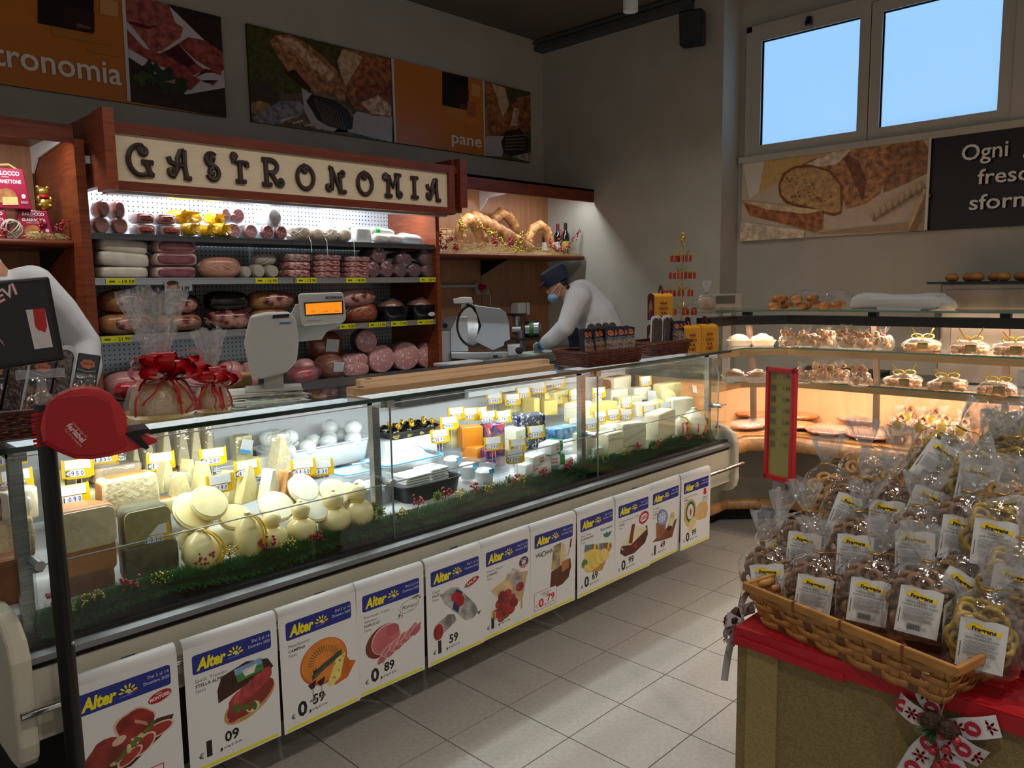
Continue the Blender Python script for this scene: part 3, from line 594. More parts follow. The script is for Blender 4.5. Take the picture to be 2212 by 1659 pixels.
def art7(p):
 p.text('VALGRANA', 30, 286, 17, '#1f3a26', w=112, bold=0.03);p.ell(82, 292, 15, 13, '#1f3a26', n=16);p.ell(83, 292, 10, 9, '#e4e3e2', n=16)
 p.poly([(132, 200), (146, 312), (200, 318), (196, 205), (160, 192)], '#a08e6c', 1.0);p.poly([(196, 318), (224, 300), (236, 240), (216, 220), (190, 210)], '#dcc696', 0.15)
 p.poly([(126, 120), (134, 192), (170, 196), (260, 224), (268, 180), (250, 130), (210, 108), (150, 102)], '#5a2a16', 0.4);p.poly([(200, 218), (250, 226), (252, 178), (206, 168)], '#b5773a', 0.3)
 p.poly([(238, 240), (252, 280), (262, 278), (246, 236)], '#a8adb0', 0.1);p.poly([(252, 278), (260, 318), (272, 320), (264, 276)], '#7a3420', 0.2)
def art7b(p):
 p.rrect(24, 28, 170, 116, 8, '#c4161c');p.rrect(26, 30, 168, 114, 7, '#e4e3e2');p.text('Formaggio Piemonte', 97, 100, 6, '#222222', align='c', bold=0.015);p.text('VALGRANA', 97, 91, 6, '#222222', align='c', bold=0.02);p.text("l'etto", 97, 82, 6, '#222222', align='c')
 c='#c4161c';p.text('€', 32, 42, 16, c);p.text('0', 52, 40, 38, c, w=34, bold=0.03);p.text(',', 92, 42, 26, c, bold=0.03);p.text('79', 106, 56, 30, c, w=50, bold=0.03);p.text('al kg € 7.90', 104, 42, 6, '#222222', w=50, bold=0.02)
def art8(p):
 p.text('Bayernland', 224, 296, 14, '#2a5ea8', w=92, bold=0.02, align='c');p.ell(232, 278, 34, 26, '#2f8a4a', a0=180, a1=360, n=16);p.ell(232, 280, 22, 17, '#e4e3e2', a0=180, a1=360, n=16);p.poly([(210, 270), (226, 284), (238, 272), (250, 280), (256, 266), (236, 258)], '#2a6aa8', 0.2)
 for k in range(6):p.poly([(58+k*36, 258-k*7), (94+k*36, 251-k*7), (86+k*36, 215-k*7), (50+k*36, 222-k*7)], ('#3a9ac0', '#3d8a50', '#c9d27a')[k%3], 0.5);p.ell(76+k*36, 236-k*7, 9, 14, '#c02a30', n=10)
 p.poly([(30, 150), (40, 185), (130, 200), (262, 190), (190, 90), (120, 100)], '#c78a4a', 0.2)
 p.poly([(50, 150), (56, 220), (110, 222), (180, 200), (190, 160), (120, 128)], '#e4c65c', 0.15)
 for k in range(8):p.ell(80+k*19, 140+k*4, 40, 26, '#e8d06c' if k%2 else '#dcc05a', 0.15, rot=-40, n=16)
 p.ell(56, 168, 24, 18, '#3a7a2c', 0.6, wob=0.8, n=14);
def art9(p):
 p.ell(238, 284, 44, 34, '#b81828', rot=12);p.ell(238, 284, 32, 20, '#e4e3e2', rot=12);p.text('CaBRE', 238, 276, 17, '#b81828', w=54, bold=0.035, align='c', rot=6)
 p.poly([(40, 140), (50, 175), (270, 235), (276, 180), (250, 140), (160, 108), (80, 110)], '#4a1812', 0.5);p.ell(158, 188, 110, 40, '#dfd6b0', 0.1, rot=14);p.poly([(110, 175), (136, 270), (164, 268), (140, 165)], '#7a241c', 0.3);p.poly([(164, 268), (196, 230), (220, 205), (140, 165)], '#e6dcae', 0.1)
 p.poly([(50, 175), (130, 160), (270, 215), (274, 180), (200, 130), (90, 118)], '#5a1d14', 0.6);p.ell(170, 145, 18, 15, '#a01820', n=14)
def art10(p):
 p.poly([(30, 120), (110, 150), (270, 200), (226, 100), (140, 104)], '#7a3a22', 0.3);p.poly([(62, 220), (66, 140), (100, 120), (150, 150), (172, 250)], '#9a5c3a', 0.5);p.ell(122, 240, 58, 44, '#7d8fb5', 0.2, rot=-30)
 for k in range(8):a=k*PI/4;p.ell(122+26*math.cos(a), 240+22*math.sin(a), 13, 8, '#c3cfe6', rot=math.degrees(a), n=9)
 p.ell(122, 240, 10, 8, '#dfe4ec', n=10);p.poly([(170, 160), (200, 240), (246, 262), (250, 200), (216, 150)], '#d8d2a0', 0.8);p.poly([(166, 156), (176, 176), (224, 166), (214, 148), (190, 142)], '#3a1c12', 0.3)
def art11(p):
 p.poly([(232, 330), (250, 318), (258, 290), (240, 282), (222, 292), (226, 312)], '#c42a35', 0.5);p.text('GRIFO', 242, 262, 13, '#2c2a58', w=58, align='c');p.text('LATTE', 242, 244, 13, '#2c2a58', w=52, align='c')
 p.ell(92, 205, 62, 84, '#d2a868', 0.2);p.ell(94, 212, 46, 62, '#2c5f3a', 0.1);p.ell(94, 212, 33, 45, '#ddd8cc');p.ell(96, 210, 9, 22, '#b0334a', 0.3, wob=0.5)
 p.poly([(150, 225), (190, 245), (262, 240), (276, 190), (260, 140), (200, 138), (150, 150)], '#d8b078', 0.15);p.poly([(70, 90), (90, 160), (130, 180), (160, 130), (120, 104)], '#e2cc92', 0.1)
POSTERS=[((137, 1478), 'sliced raw ham', [], None, None, None, art1, art1b), ((394.6, 1394), 'speck', [('Speck  Trentino', 0), ('STELLA ALPINA', 1), ("l'etto", 0)], '1', '09', '10.90', art2, None), ((600, 1322.6), 'a round orange Maasdammer cheese', [('Maasdammer', 0), ('CAMPINA', 1), ("l'etto", 0)], '0', '59', '5.90', art3, None), ((769, 1265), 'cooked ham', [('Prosciutto  Cotto', 0), ('Vellutato', 0), ('FIORUCCI', 1), ("l'etto", 0)], '0', '89', '8.90', art4, None), ((919, 1211.7), 'a white-skinned coppa', [('Coppa', 0), ('SALPI', 1), ("l'etto", 0)], '1', '59', '15.90', art5, None), ((1040.5, 1169.6), 'fanned salami slices', [('Salame  Napoli', 0), ('LORENZI', 1), ("l'etto", 0)], '1', '09', '10.90', art6, None), ((1147, 1129), 'a tall hard-cheese wedge and a red price box', [], None, None, None, art7, art7b), ((1247, 1101.7), 'pale sliced cheese on a board', [('Pasta  Filata', 0), ('BAYERNLAND', 1), ("l'etto", 0)], '0', '69', '6.90', art8, None), ((1330.5, 1073), 'a brown-skinned provolone', [('Provolone Piccante  D.O.P.', 0), ('CABRE', 1), ("l'etto", 0)], '0', '99', '9.90', art9, None), ((1406, 1043.8), 'a blue-topped goat cheese', [('Formaggio', 0), ('di capra dolce', 0), ('CAPRIDOR', 1), ("l'etto", 0)], '1', '49', '14.90', art10, None), ((1473, 1020.5), 'a round caciotta with green label', [('Caciotta  Del  Nonno', 0), ('GRIFO', 1), ("l'etto", 0)], '0', '99', '9.90', art11, None)]
PAPER=mat('poster_paper', '#dedddc', 0.6)
for k, (tlp, lab, txt, pr1, ct, kg, art, art2_)in enumerate(POSTERS):
 q=PY(tlp[0], tlp[1], 2.212);ztop=PY(600, 1322.6, 2.212).z
 M=FR_Y(q.x, 2.214, ztop-0.42)@TR(0, 0.42, 0)@rotx(math.radians((0.6, 1.0, -0.4, 1.2, 0.2, 0.9, 1.4, 0.1, 0.7, 1.6, 0.4)[k]))@roty(math.radians((0.4, -0.8, 0.5, -1.0, 0.3, 0.6, -1.2, 0.8, -0.4, 1.0, -0.9)[k]))@TR(0, -0.42, 0)
 t=thing('offer_poster', 'white Alter offer poster picturing '+lab, 'poster', M=M, group='offer posters hung along the counter front')
 t['label']='white offer poster with blue header picturing '+lab
 m=MB()
 nn=6
 prof=[(0.0, 0.0)]+[(0.4*i/nn+0.0, 0.0)for i in range(1, nn)]+[(0.40, 0.0), (0.415, -0.004), (0.424, -0.014), (0.423, -0.026)]
 vs=[];fs=[]
 for y, z in prof:vs+=[(0, y, z), (0.297, y, z)]
 for i in range(len(prof)-1):fs.append((2*i, 2*i+1, 2*i+3, 2*i+2))
 m.add(vs, fs);o=m.build('sheet', PAPER, t, True);sd=o.modifiers.new('thick', 'SOLIDIFY');sd.thickness=0.0006;sd.offset=-1
 p=Print(0.3);poster_base(p, txt, pr1, ct, kg);p.up();art(p)
 if art2_:art2_(p)
 me=p.mesh('print');
 for v in me.vertices:v.co=(v.co.x*0.001, v.co.y*0.00095, 0.0002+v.co.z*0.00004)
 ob('print', me, t)
 # wall fridge with the GASTRONOMIA header
def dot_mat(name, col, dot, pitch, r):
 if name in MATS:return MATS[name]
 m=bpy.data.materials.new(name);m.use_nodes=True;MATS[name]=m;nt=m.node_tree;L=nt.links;N=nt.nodes.new;b=nt.nodes['Principled BSDF']
 tc=N('ShaderNodeTexCoord');sx=N('ShaderNodeSeparateXYZ');L.new(tc.outputs['Object'], sx.inputs[0]);ds=[]
 for a in(0, 2):
  d=N('ShaderNodeMath');d.operation='DIVIDE';d.inputs[1].default_value=pitch;L.new(sx.outputs[a], d.inputs[0])
  f=N('ShaderNodeMath');f.operation='FRACT';L.new(d.outputs[0], f.inputs[0])
  s=N('ShaderNodeMath');s.operation='SUBTRACT';s.inputs[1].default_value=0.5;L.new(f.outputs[0], s.inputs[0])
  q=N('ShaderNodeMath');q.operation='POWER';q.inputs[1].default_value=2.0;ab=N('ShaderNodeMath');ab.operation='ABSOLUTE';L.new(s.outputs[0], ab.inputs[0]);L.new(ab.outputs[0], q.inputs[0]);ds.append(q)
 ad=N('ShaderNodeMath');L.new(ds[0].outputs[0], ad.inputs[0]);L.new(ds[1].outputs[0], ad.inputs[1])
 lt=N('ShaderNodeMath');lt.operation='LESS_THAN';lt.inputs[1].default_value=(r/pitch)**2;L.new(ad.outputs[0], lt.inputs[0])
 mx=N('ShaderNodeMix');mx.data_type='RGBA';mx.inputs[6].default_value=(*srgb(col), 1);mx.inputs[7].default_value=(*srgb(dot), 1);L.new(lt.outputs[0], mx.inputs[0]);L.new(mx.outputs[2], b.inputs['Base Color'])
 b.inputs['Roughness'].default_value=0.35;b.inputs['Metallic'].default_value=0.2;return m
PERF=dot_mat('perforated_steel', '#b4b8bc', '#15171a', 0.030, 0.0052)
YF=4.65;FX0, FX1=PY(205, 640, YF).x, PY(940, 602, YF).x
ZS=[PY(565, 519, YF).z, PY(577, 603, YF).z, PY(580, 711, YF).z];ZD=0.985
fr=thing('wall_fridge', 'open wall fridge with cherry wood sides stocked with cured meats', 'fridge')
m=MB();m.bb((FX0-0.05, YF-0.02, 0), (FX0, YB-0.01, 2.42));m.build('side_panel', WOOD, fr)
m=MB();m.bb((FX1, YF-0.02, 0), (FX1+0.035, YB-0.01, 2.20));m.build('side_panel', WOOD, fr)
for k in range(3):
 xa=FX0+(FX1-FX0)*k/3;xb=FX0+(FX1-FX0)*(k+1)/3
 m=MB();m.bb((xa+0.002, 5.22, ZD), (xb-0.002, 5.24, 2.3));m.build('perforated_back_panel', PERF, fr)
m=MB();m.bb((FX0, 5.24, 0.3), (FX1, YB-0.01, 2.5));m.build('back_box', BLACKM, fr)
m=MB();m.bb((FX0, YF-0.02, 0.0), (FX1, 5.22, 0.93));m.bb((FX0, YF-0.02, 0.93), (FX1, YF+0.0, ZD));m.build('bottom_tub', mat('fridge_base', '#56524c', 0.4), fr)
m=MB();m.bb((FX0, YF, 0.93), (FX1, 5.22, ZD-0.01));m.build('bottom_deck', ALU, fr)
m=MB();m.bb((FX0, YF, 2.3), (FX1, 5.24, 2.34));m.build('canopy', mat('canopy_white', '#c6cdd6', 0.3), fr)
XM=PY(634, 604, YF).x
for k, z in enumerate(ZS):
 dz=0.035 if k else 0.03
 for xa, xb in((FX0+0.005, XM-0.003), (XM+0.003, FX1-0.005)):
  m=MB();m.bb((xa, YF+0.01, z-0.016), (xb, 5.2, z));o=m.build('shelf', mat('shelf_steel', '#7f8285', 0.4, 0.6), fr)
  m=MB();m.bb((xa, YF-0.004, z-dz+0.008), (xb, YF+0.012, z+0.008));m.bb((xa, YF-0.008, z+0.002), (xb, YF, z+0.010));m.bb((xa, YF-0.008, z-dz+0.006), (xb, YF, z-dz+0.014));m.build('price_rail', ALU if k else mat('dark_rail', '#5c5e60', 0.35, 0.7), o)
area_light('fridge_led', ((FX0+FX1)/2, YF+0.12, 2.26), FX1-FX0-0.1, 0.05, E_FRIDGE, (0.86, 0.94, 1.0), rot=(math.radians(22), 0, 0))
m=MB()
m.cyl((FX0+0.1, YF+0.06, 2.275), ((FX0+FX1)/2-0.1, YF+0.06, 2.275), 0.014, n=10);m.build('light_tube', mat('tube_light', '#ffffff', 0.4, emit='#eaf4ff', estr=3.0), fr)
m=MB();m.cyl(((FX0+FX1)/2+0.1, YF+0.06, 2.275), (FX1-0.2, YF+0.06, 2.275), 0.014, n=10);m.build('light_tube', MATS['tube_light'], fr)
def rail_tag(px0, px1, py, txt, zi, lab):
 a=PY(px0, py, YF-0.012);wd=PY(px1, py, YF-0.012).x-a.x;z=ZS[zi]-0.027
 t=thing('shelf_price_strip', 'yellow price strip on the fridge shelf edge under '+lab, 'price tag', M=FR_Y(a.x, YF-0.0085, z), group='price strips on the fridge shelves')
 m=MB();m.bb((0, 0, 0), (wd, 0.034, 0.002));m.build('strip', mat('strip_yellow', '#d9d411', 0.4), t)
 p=Print();p.z=0.0024;p.rect(0.1*wd, 0.012, 0.30*wd, 0.022, '#5a5a14', 0.8);p.text('€', 0.43*wd, 0.010, 0.008, '#3a3a12');p.text(txt, 0.55*wd, 0.007, 0.019, '#1c1c10', w=0.42*wd, bold=0.01)
 stuff(ob('price_print', p.mesh(), t))
for a in((229, 292, 604, '19.50', 1, 'the white lard slabs'), (552, 600, 604, '16.90', 1, 'the grey netted salami pile'), (641, 684, 604, '12.90', 1, 'the thick pancetta pieces'), (748, 790, 604, '14.90', 1, 'the thin pancetta pieces'), (907, 942, 604, '28.90', 1, 'the wrapped coppa ends'), (219, 284, 730, '21.90', 2, 'the raw hams by the wood side'), (531, 552, 716, '18.90', 2, 'the net-wrapped culatello'), (734, 768, 704, '9.90', 2, 'the netted brown speck'), (797, 834, 700, '11.90', 2, 'the black tray of ham'), (845, 880, 697, '7.90', 2, 'the torn black ham wrapper'), (902, 936, 692, '10.90', 2, 'the black boat-shaped wrapper')):rail_tag(*a)
a, b=PY(354, 608, YF-0.01), PY(415, 630, YF-0.01)
t=thing('hanging_card', 'small grey offer card hanging under a fridge shelf marked 1.09', 'card', M=FR_Y(a.x, YF-0.014, b.z))
m=MB();m.bb((0, 0, -0.001), (b.x-a.x, a.z-b.z, 0.0005));m.build('card', mat('card_grey', '#9a9a9e', 0.5), t)
p=Print();p.z=0.001;w_=b.x-a.x;p.ell(0.3*w_, 0.05, 0.035, 0.016, '#3a1a14', 0.4);p.ell(0.32*w_, 0.028, 0.04, 0.014, '#a05a48', 0.6);p.text('1.09', 0.62*w_, 0.012, 0.02, '#16161a', bold=0.03);p.rect(0, 0, w_, 0.006, '#26305a');ob('card_print', p.mesh(), t)
YH=4.5;HX0, HX1=PY(237, 340, YH).x, PY(976, 410, YH).x
HZ0=(PY(217, 407, YH).z+PY(978, 463.6, YH).z)/2;HZ1=(PY(236, 260, YH).z+PY(975, 358, YH).z)/2
hd=thing('fridge_sign_header', 'cherry framed cream signboard with carved letters above the fridge', 'signboard')
m=MB();m.bb((HX0-0.02, YH, HZ1-0.055), (HX1+0.06, 5.1, HZ1));m.build('top_rail', WOODX, hd)
m=MB();m.bb((HX0-0.02, YH, HZ0), (HX1+0.02, YH+0.16, HZ0+0.05));m.build('bottom_rail', WOODX, hd)
m=MB();m.bb((HX0-0.02, YH+0.02, HZ0+0.05), (HX1+0.02, YH+0.04, HZ1-0.05));m.build('board', CREAMB, hd)
m=MB();m.bb((HX1-0.03, YH-0.002, HZ0), (HX1+0.03, YH+0.05, HZ1));m.build('frame_stile', WOODX, hd)
m=MB();m.bb((HX0-0.055, YH-0.10, HZ0-0.01), (HX0, YH+0.05, HZ1+0.045));m.bb((HX0-0.05, YH+0.05, HZ0+0.02), (HX0-0.005, 5.05, HZ1+0.04));m.build('end_block', WOOD, hd)
m=MB();m.bb((HX1+0.06, YH-0.03, HZ0-0.005+0.06), (HX1+0.13, YH+0.06, HZ1+0.055));m.bb((HX1+0.03, YH+0.03, HZ0+0.02), (HX1+0.125, 5.1, HZ1+0.05));m.build('end_block', WOODX, hd)
m=MB();m.bb((HX0, YH+0.06, HZ0-0.012), (HX1, YH+0.15, HZ0));m.build('steel_lip', ALU, hd)
def arc(cx, cy, rx, ry, a0, a1, n=12):return[(cx+rx*math.cos(math.radians(a0+(a1-a0)*k/n)), cy+ry*math.sin(math.radians(a0+(a1-a0)*k/n)))for k in range(n+1)]
def spi(cx, cy, r0, r1, a0, a1, n=16):return[(cx+(r0+(r1-r0)*k/n)*math.cos(math.radians(a0+(a1-a0)*k/n)), cy+(r0+(r1-r0)*k/n)*math.sin(math.radians(a0+(a1-a0)*k/n)))for k in range(n+1)]
LET={'G':[spi(.62, .80, .03, .17, 300, 90-360+360*0-0, 18)[::1]+arc(.48, .47, .46, .50, 75, 300, 18), [(.52, .42), (.98, .42)], [(.70, .40), (.86, .03)], [(.72, .02), (.98, .0)]], 'A':[spi(.22, .16, .03, .16, 40, -250, 14)[::1]+[(.30, .04), (.42, .30), (.46, .7), (.60, .97), (.72, .98)], [(.74, 1.0), (.72, .5), (.78, .04)], [(.68, .03), (.98, .0)], [(.08, .72), (.14, .55), (.34, .46), (.78, .46)]], 'S':[spi(.52, .76, .03, .20, -40, 300, 16)+[], arc(.45, .76, .30, .22, 40, 250, 10)+arc(.52, .26, .34, .26, 80, -160, 12), spi(.45, .26, .02, .17, 0, -300, 14)], 'T':[spi(.24, .86, .03, .15, -60, -330, 14)+[(.2, .70), (.45, .70), (.7, .72), (.95, .70)], [(.95, .74), (.95, .55)], [(.55, .70), (.56, .05)], [(.30, .03), (.84, .03)]], 'R':[[(.2, 1.0), (.22, .03)], [(.02, .03), (.42, .03)], [(.05, .98), (.3, .98)]+arc(.40, .74, .30, .24, 85, -90, 12)+[(.26, .5)], [(.42, .48), (.60, .2), (.68, .05)]+spi(.82, .17, .15, .03, 220, 560, 16)], 'O':[arc(.5, .46, .44, .47, 0, 360, 28), spi(.5, .80, .17, .02, 90, 470, 16)], 'N':[spi(.16, .14, .03, .14, 60, -250, 14)+[(.28, .1), (.30, .5), (.28, .98)], [(.16, .98), (.30, .96), (.5, .5), (.72, .02)], [(.60, .02), (.98, .02)], [(.72, .05), (.70, .7)]+spi(.82, .80, .14, .03, 180, 520, 14)], 'M':[spi(.08, .86, .03, .12, 200, -120, 12)+[(.16, .98), (.26, .9), (.24, .04)], [(.06, .03), (.42, .03)], [(.28, .92), (.50, .42), (.74, .94)], [(.60, .97), (.92, .97)], [(.76, .94), (.74, .1)]+spi(.86, .14, .12, .03, 200, 540, 14)], 'I':[[(.5, .97), (.5, .03)], [(.1, .97), (.9, .97)], [(.1, .03), (.9, .03)]]}
for ch, xl, xr, yt, ybm in(('G', 275, 333, 312, 377), ('A', 359, 414, 323, 385), ('S', 440, 478, 330, 389), ('T', 496, 537, 332, 395), ('R', 563, 616, 345, 402), ('O', 639, 681, 355, 408), ('N', 703, 749, 362, 415), ('O', 770, 807, 370, 420), ('M', 827, 871, 376, 426), ('I', 886, 905, 382, 429), ('A', 919, 953, 386, 433)):
 A, B=PY(xl, ybm, YH+0.01), PY(xr, yt, YH+0.01);W_, H_=B.x-A.x, B.z-A.z;m=MB()
 r=0.0150
 for st in LET[ch]:
  pts=[(A.x+(0.06+0.88*x)*W_, YH+0.012, A.z+(0.05+0.9*y)*H_)for x, y in st]
  m.tube(pts, r, n=6)
 o=m.build('letter', DARKBR, hd, True)
 # wood shelving left and right of the fridge
def shelf_unit(name, label, x0, x1, yv, zv0, zv1, ys, zs, seams, br, dark=0):
 t=thing(name, label, 'shelf unit')
 xs=[x0]+seams+[x1]
 for a, b in zip(xs[:-1], xs[1:]):
  m=MB();m.bb((a+0.004, 5.35, 0.9), (b-0.004, 5.385, zv1));m.build('back_panel', PANELW, t)
 m=MB();m.bb((x0, yv, zv0), (br, yv+0.03, zv1));m.bb((x0, yv, zv1-0.02), (br, 5.35, zv1));m.build('valance', WOODX, t)
 m=MB();m.bb((x0, ys+0.02, zs-0.04), (br, 5.35, zs));m.cyl((x0, ys+0.02, zs-0.02), (br, ys+0.02, zs-0.02), 0.02, n=12);m.build('shelf', WOODX, t, True)
 m=MB();m.bb((x0, ys+0.05, zs), (br-0.02, 5.34, zs+0.002));m.build('shelf_liner', WHITEP, t)
 m=MB();m.bb((x0+0.05, yv+0.05, zv1-0.05), (br-0.1, yv+0.09, zv1-0.025));m.build('light_tube', mat('unit_light', '#ffffff', emit='#eef6ff', estr=3.0), t)
 for s in seams+([x1]if x1<br-0.05 else[]):
  m=MB();m.prism([(5.35, zv0-0.08), (5.35, zv1-0.02), (yv+0.05, zv1-0.02), (yv+0.05, zv1-0.06), (5.24, zv1-0.10)], 0.012, TR(s-0.006, 0, 0)@Myz);m.build('bracket', WHITE, t)
  m=MB();m.prism([(5.35, zs-0.18), (5.35, zs-0.04), (ys+0.15, zs-0.04)], 0.012, TR(s-0.006, 0, 0)@Myz);m.build('shelf_bracket', BLACKM, t)
 area_light('shelf_light', ((x0+br)/2, yv+0.07, zv1-0.06), br-x0-0.2, 0.04, E_UNIT*(br-x0), (0.92, 0.97, 1.0), rot=(math.radians(12), 0, 0))
 return t
LX=FX0-0.052
zq=PY(140, 300, 4.62).z
shelf_unit('wall_shelf_unit', 'cherry and beech shelf unit holding red panettone boxes', LX-1.3, LX, 4.62, PY(140, 306, 4.62).z, PY(20, 252, 4.62).z, 4.76, PY(75, 516, 4.76).z, [PY(76, 420, 5.35).x], LX)
RX=FX1+0.037
shelf_unit('wall_shelf_unit', 'cherry and beech shelf unit decorated with bread and straw', RX, PY(1186, 450, 5.36).x, 4.73, PY(1270, 436, 4.73).z, PY(1270, 408, 4.73).z, 4.85, PY(1100, 548, 4.85).z, [PY(1037, 460, 5.35).x], XR-0.03)
# cured meats on the fridge shelves
SALAMI=mat('salami_face', '#e2b8ac', 0.35, col2='#8e2a2a', scale=70, tex='voronoi', lo=0.18, hi=0.34, coat=0.6)
SALAMIP=mat('pale_salami_face', '#e9cfc6', 0.35, col2='#c07a78', scale=80, tex='voronoi', lo=0.2, hi=0.4, coat=0.6)
MORTA=mat('mortadella_face', '#efdbd2', 0.4, col2='#c58a86', scale=42, tex='voronoi', lo=0.22, hi=0.27, coat=0.3)
MORTSK=mat('mortadella_skin', '#b5706a', 0.45, coat=0.3)
MORTBR=mat('mortadella_brown_skin', '#7a2c22', 0.4, coat=0.4)
COPPA=mat('coppa_face', '#d9a09c', 0.3, col2='#6b1420', scale=34, detail=2, lo=0.36, hi=0.46, coat=0.9)
COPPAD=mat('coppa_dark_face', '#a8606a', 0.3, col2='#5a1020', scale=30, detail=2, lo=0.3, hi=0.42, coat=0.9)
PANC=mat('pancetta_cut', '#d7a79c', 0.35, col2='#7a2e30', scale=34, stretch=(1, 1, 3.5), detail=3, lo=0.4, hi=0.58, coat=0.8)
LARD=mat('lard', '#d9d2c6', 0.4, col2='#c9bda9', scale=12, coat=0.7)
SPECK=mat('speck_cut', '#8a4552', 0.35, col2='#6f2c3a', scale=18, coat=0.9)
RAW=mat('raw_ham', '#c99080', 0.3, col2='#5c1620', scale=16, detail=3, lo=0.38, hi=0.56, coat=1.0)
RAWY=mat('raw_ham_rind', '#b98a4a', 0.35, col2='#9c5a44', scale=14, coat=0.8)
COOKED=mat('cooked_ham', '#d5a29c', 0.4, col2='#bd7f7d', scale=13, detail=4, coat=0.5)
COOKR=mat('wet_red_ham', '#c25a60', 0.25, col2='#a4383f', scale=18, coat=1.0)
ROAST=mat('roasted_ham', '#a8552c', 0.35, col2='#7a3418', scale=22, stretch=(1, 1, 3), coat=0.7)
GREYCAS=mat('grey_casing', '#8f877a', 0.7, col2='#b3aa9a', scale=120, tex='voronoi', lo=0.1, hi=0.4, bump=0.4, bscale=150)
WHITECAS=mat('white_casing', '#cfccc6', 0.7, col2='#b3aca2', scale=40, detail=5, bump=0.2)
WHITESM=mat('white_smooth_casing', '#dfe3e4', 0.35, coat=0.4)
NETCAS=mat('netted_casing', '#9c8878', 0.55, col2='#c3b39f', scale=45, detail=2, coat=0.2)
YELF=mat('yellow_foil', '#e0b400', 0.22, col2='#b98a00', scale=30, bump=0.8, bscale=50, coat=0.5)
REDSAU=mat('red_sausage', '#7d2318', 0.35, col2='#b0563a', scale=60, coat=0.9)
BLKFILM=mat('black_film', '#141213', 0.22, coat=0.6)
STRING=mat('white_string', '#d6d2c6', 0.7)
LABELW=mat('white_label', '#d6d6d6', 0.5)
def span(px0, px1, py0, py1, Y, z0=None):
 c=PY((px0+px1)/2, (py0+py1)/2, Y);s=MPP(c);w_=PY(px1, (py0+py1)/2, Y).x-PY(px0, (py0+py1)/2, Y).x;w_*=0.90
 h_=PY((px0+px1)/2, py0, Y).z-PY((px0+px1)/2, py1, Y).z
 if z0 is not None:c.z=z0+h_/2
 return c, w_, h_
def net_on(d, n, turns, r, e=1.0, axis='X'):
 m=MB();R=roty(PI/2)if axis=='X' else rotx(PI/2)if axis=='Y' else Matrix.Identity(4)
 for k in range(n):
  for s in(-1, 1):
   pts=[]
   for i in range(19):
    ph=-PI/2*0.96+PI*0.96*i/18;th=2*PI*k/n+s*turns*PI*i/18
    pts.append(R@Vector((math.cos(ph)**0.8*math.cos(th)*d[0]*1.01, math.cos(ph)**0.8*math.sin(th)*d[1]*1.01, math.sin(ph)*d[2]*1.01)))
   m.tube(pts, r, n=3, caps=False)
 return m
SEED=[0]
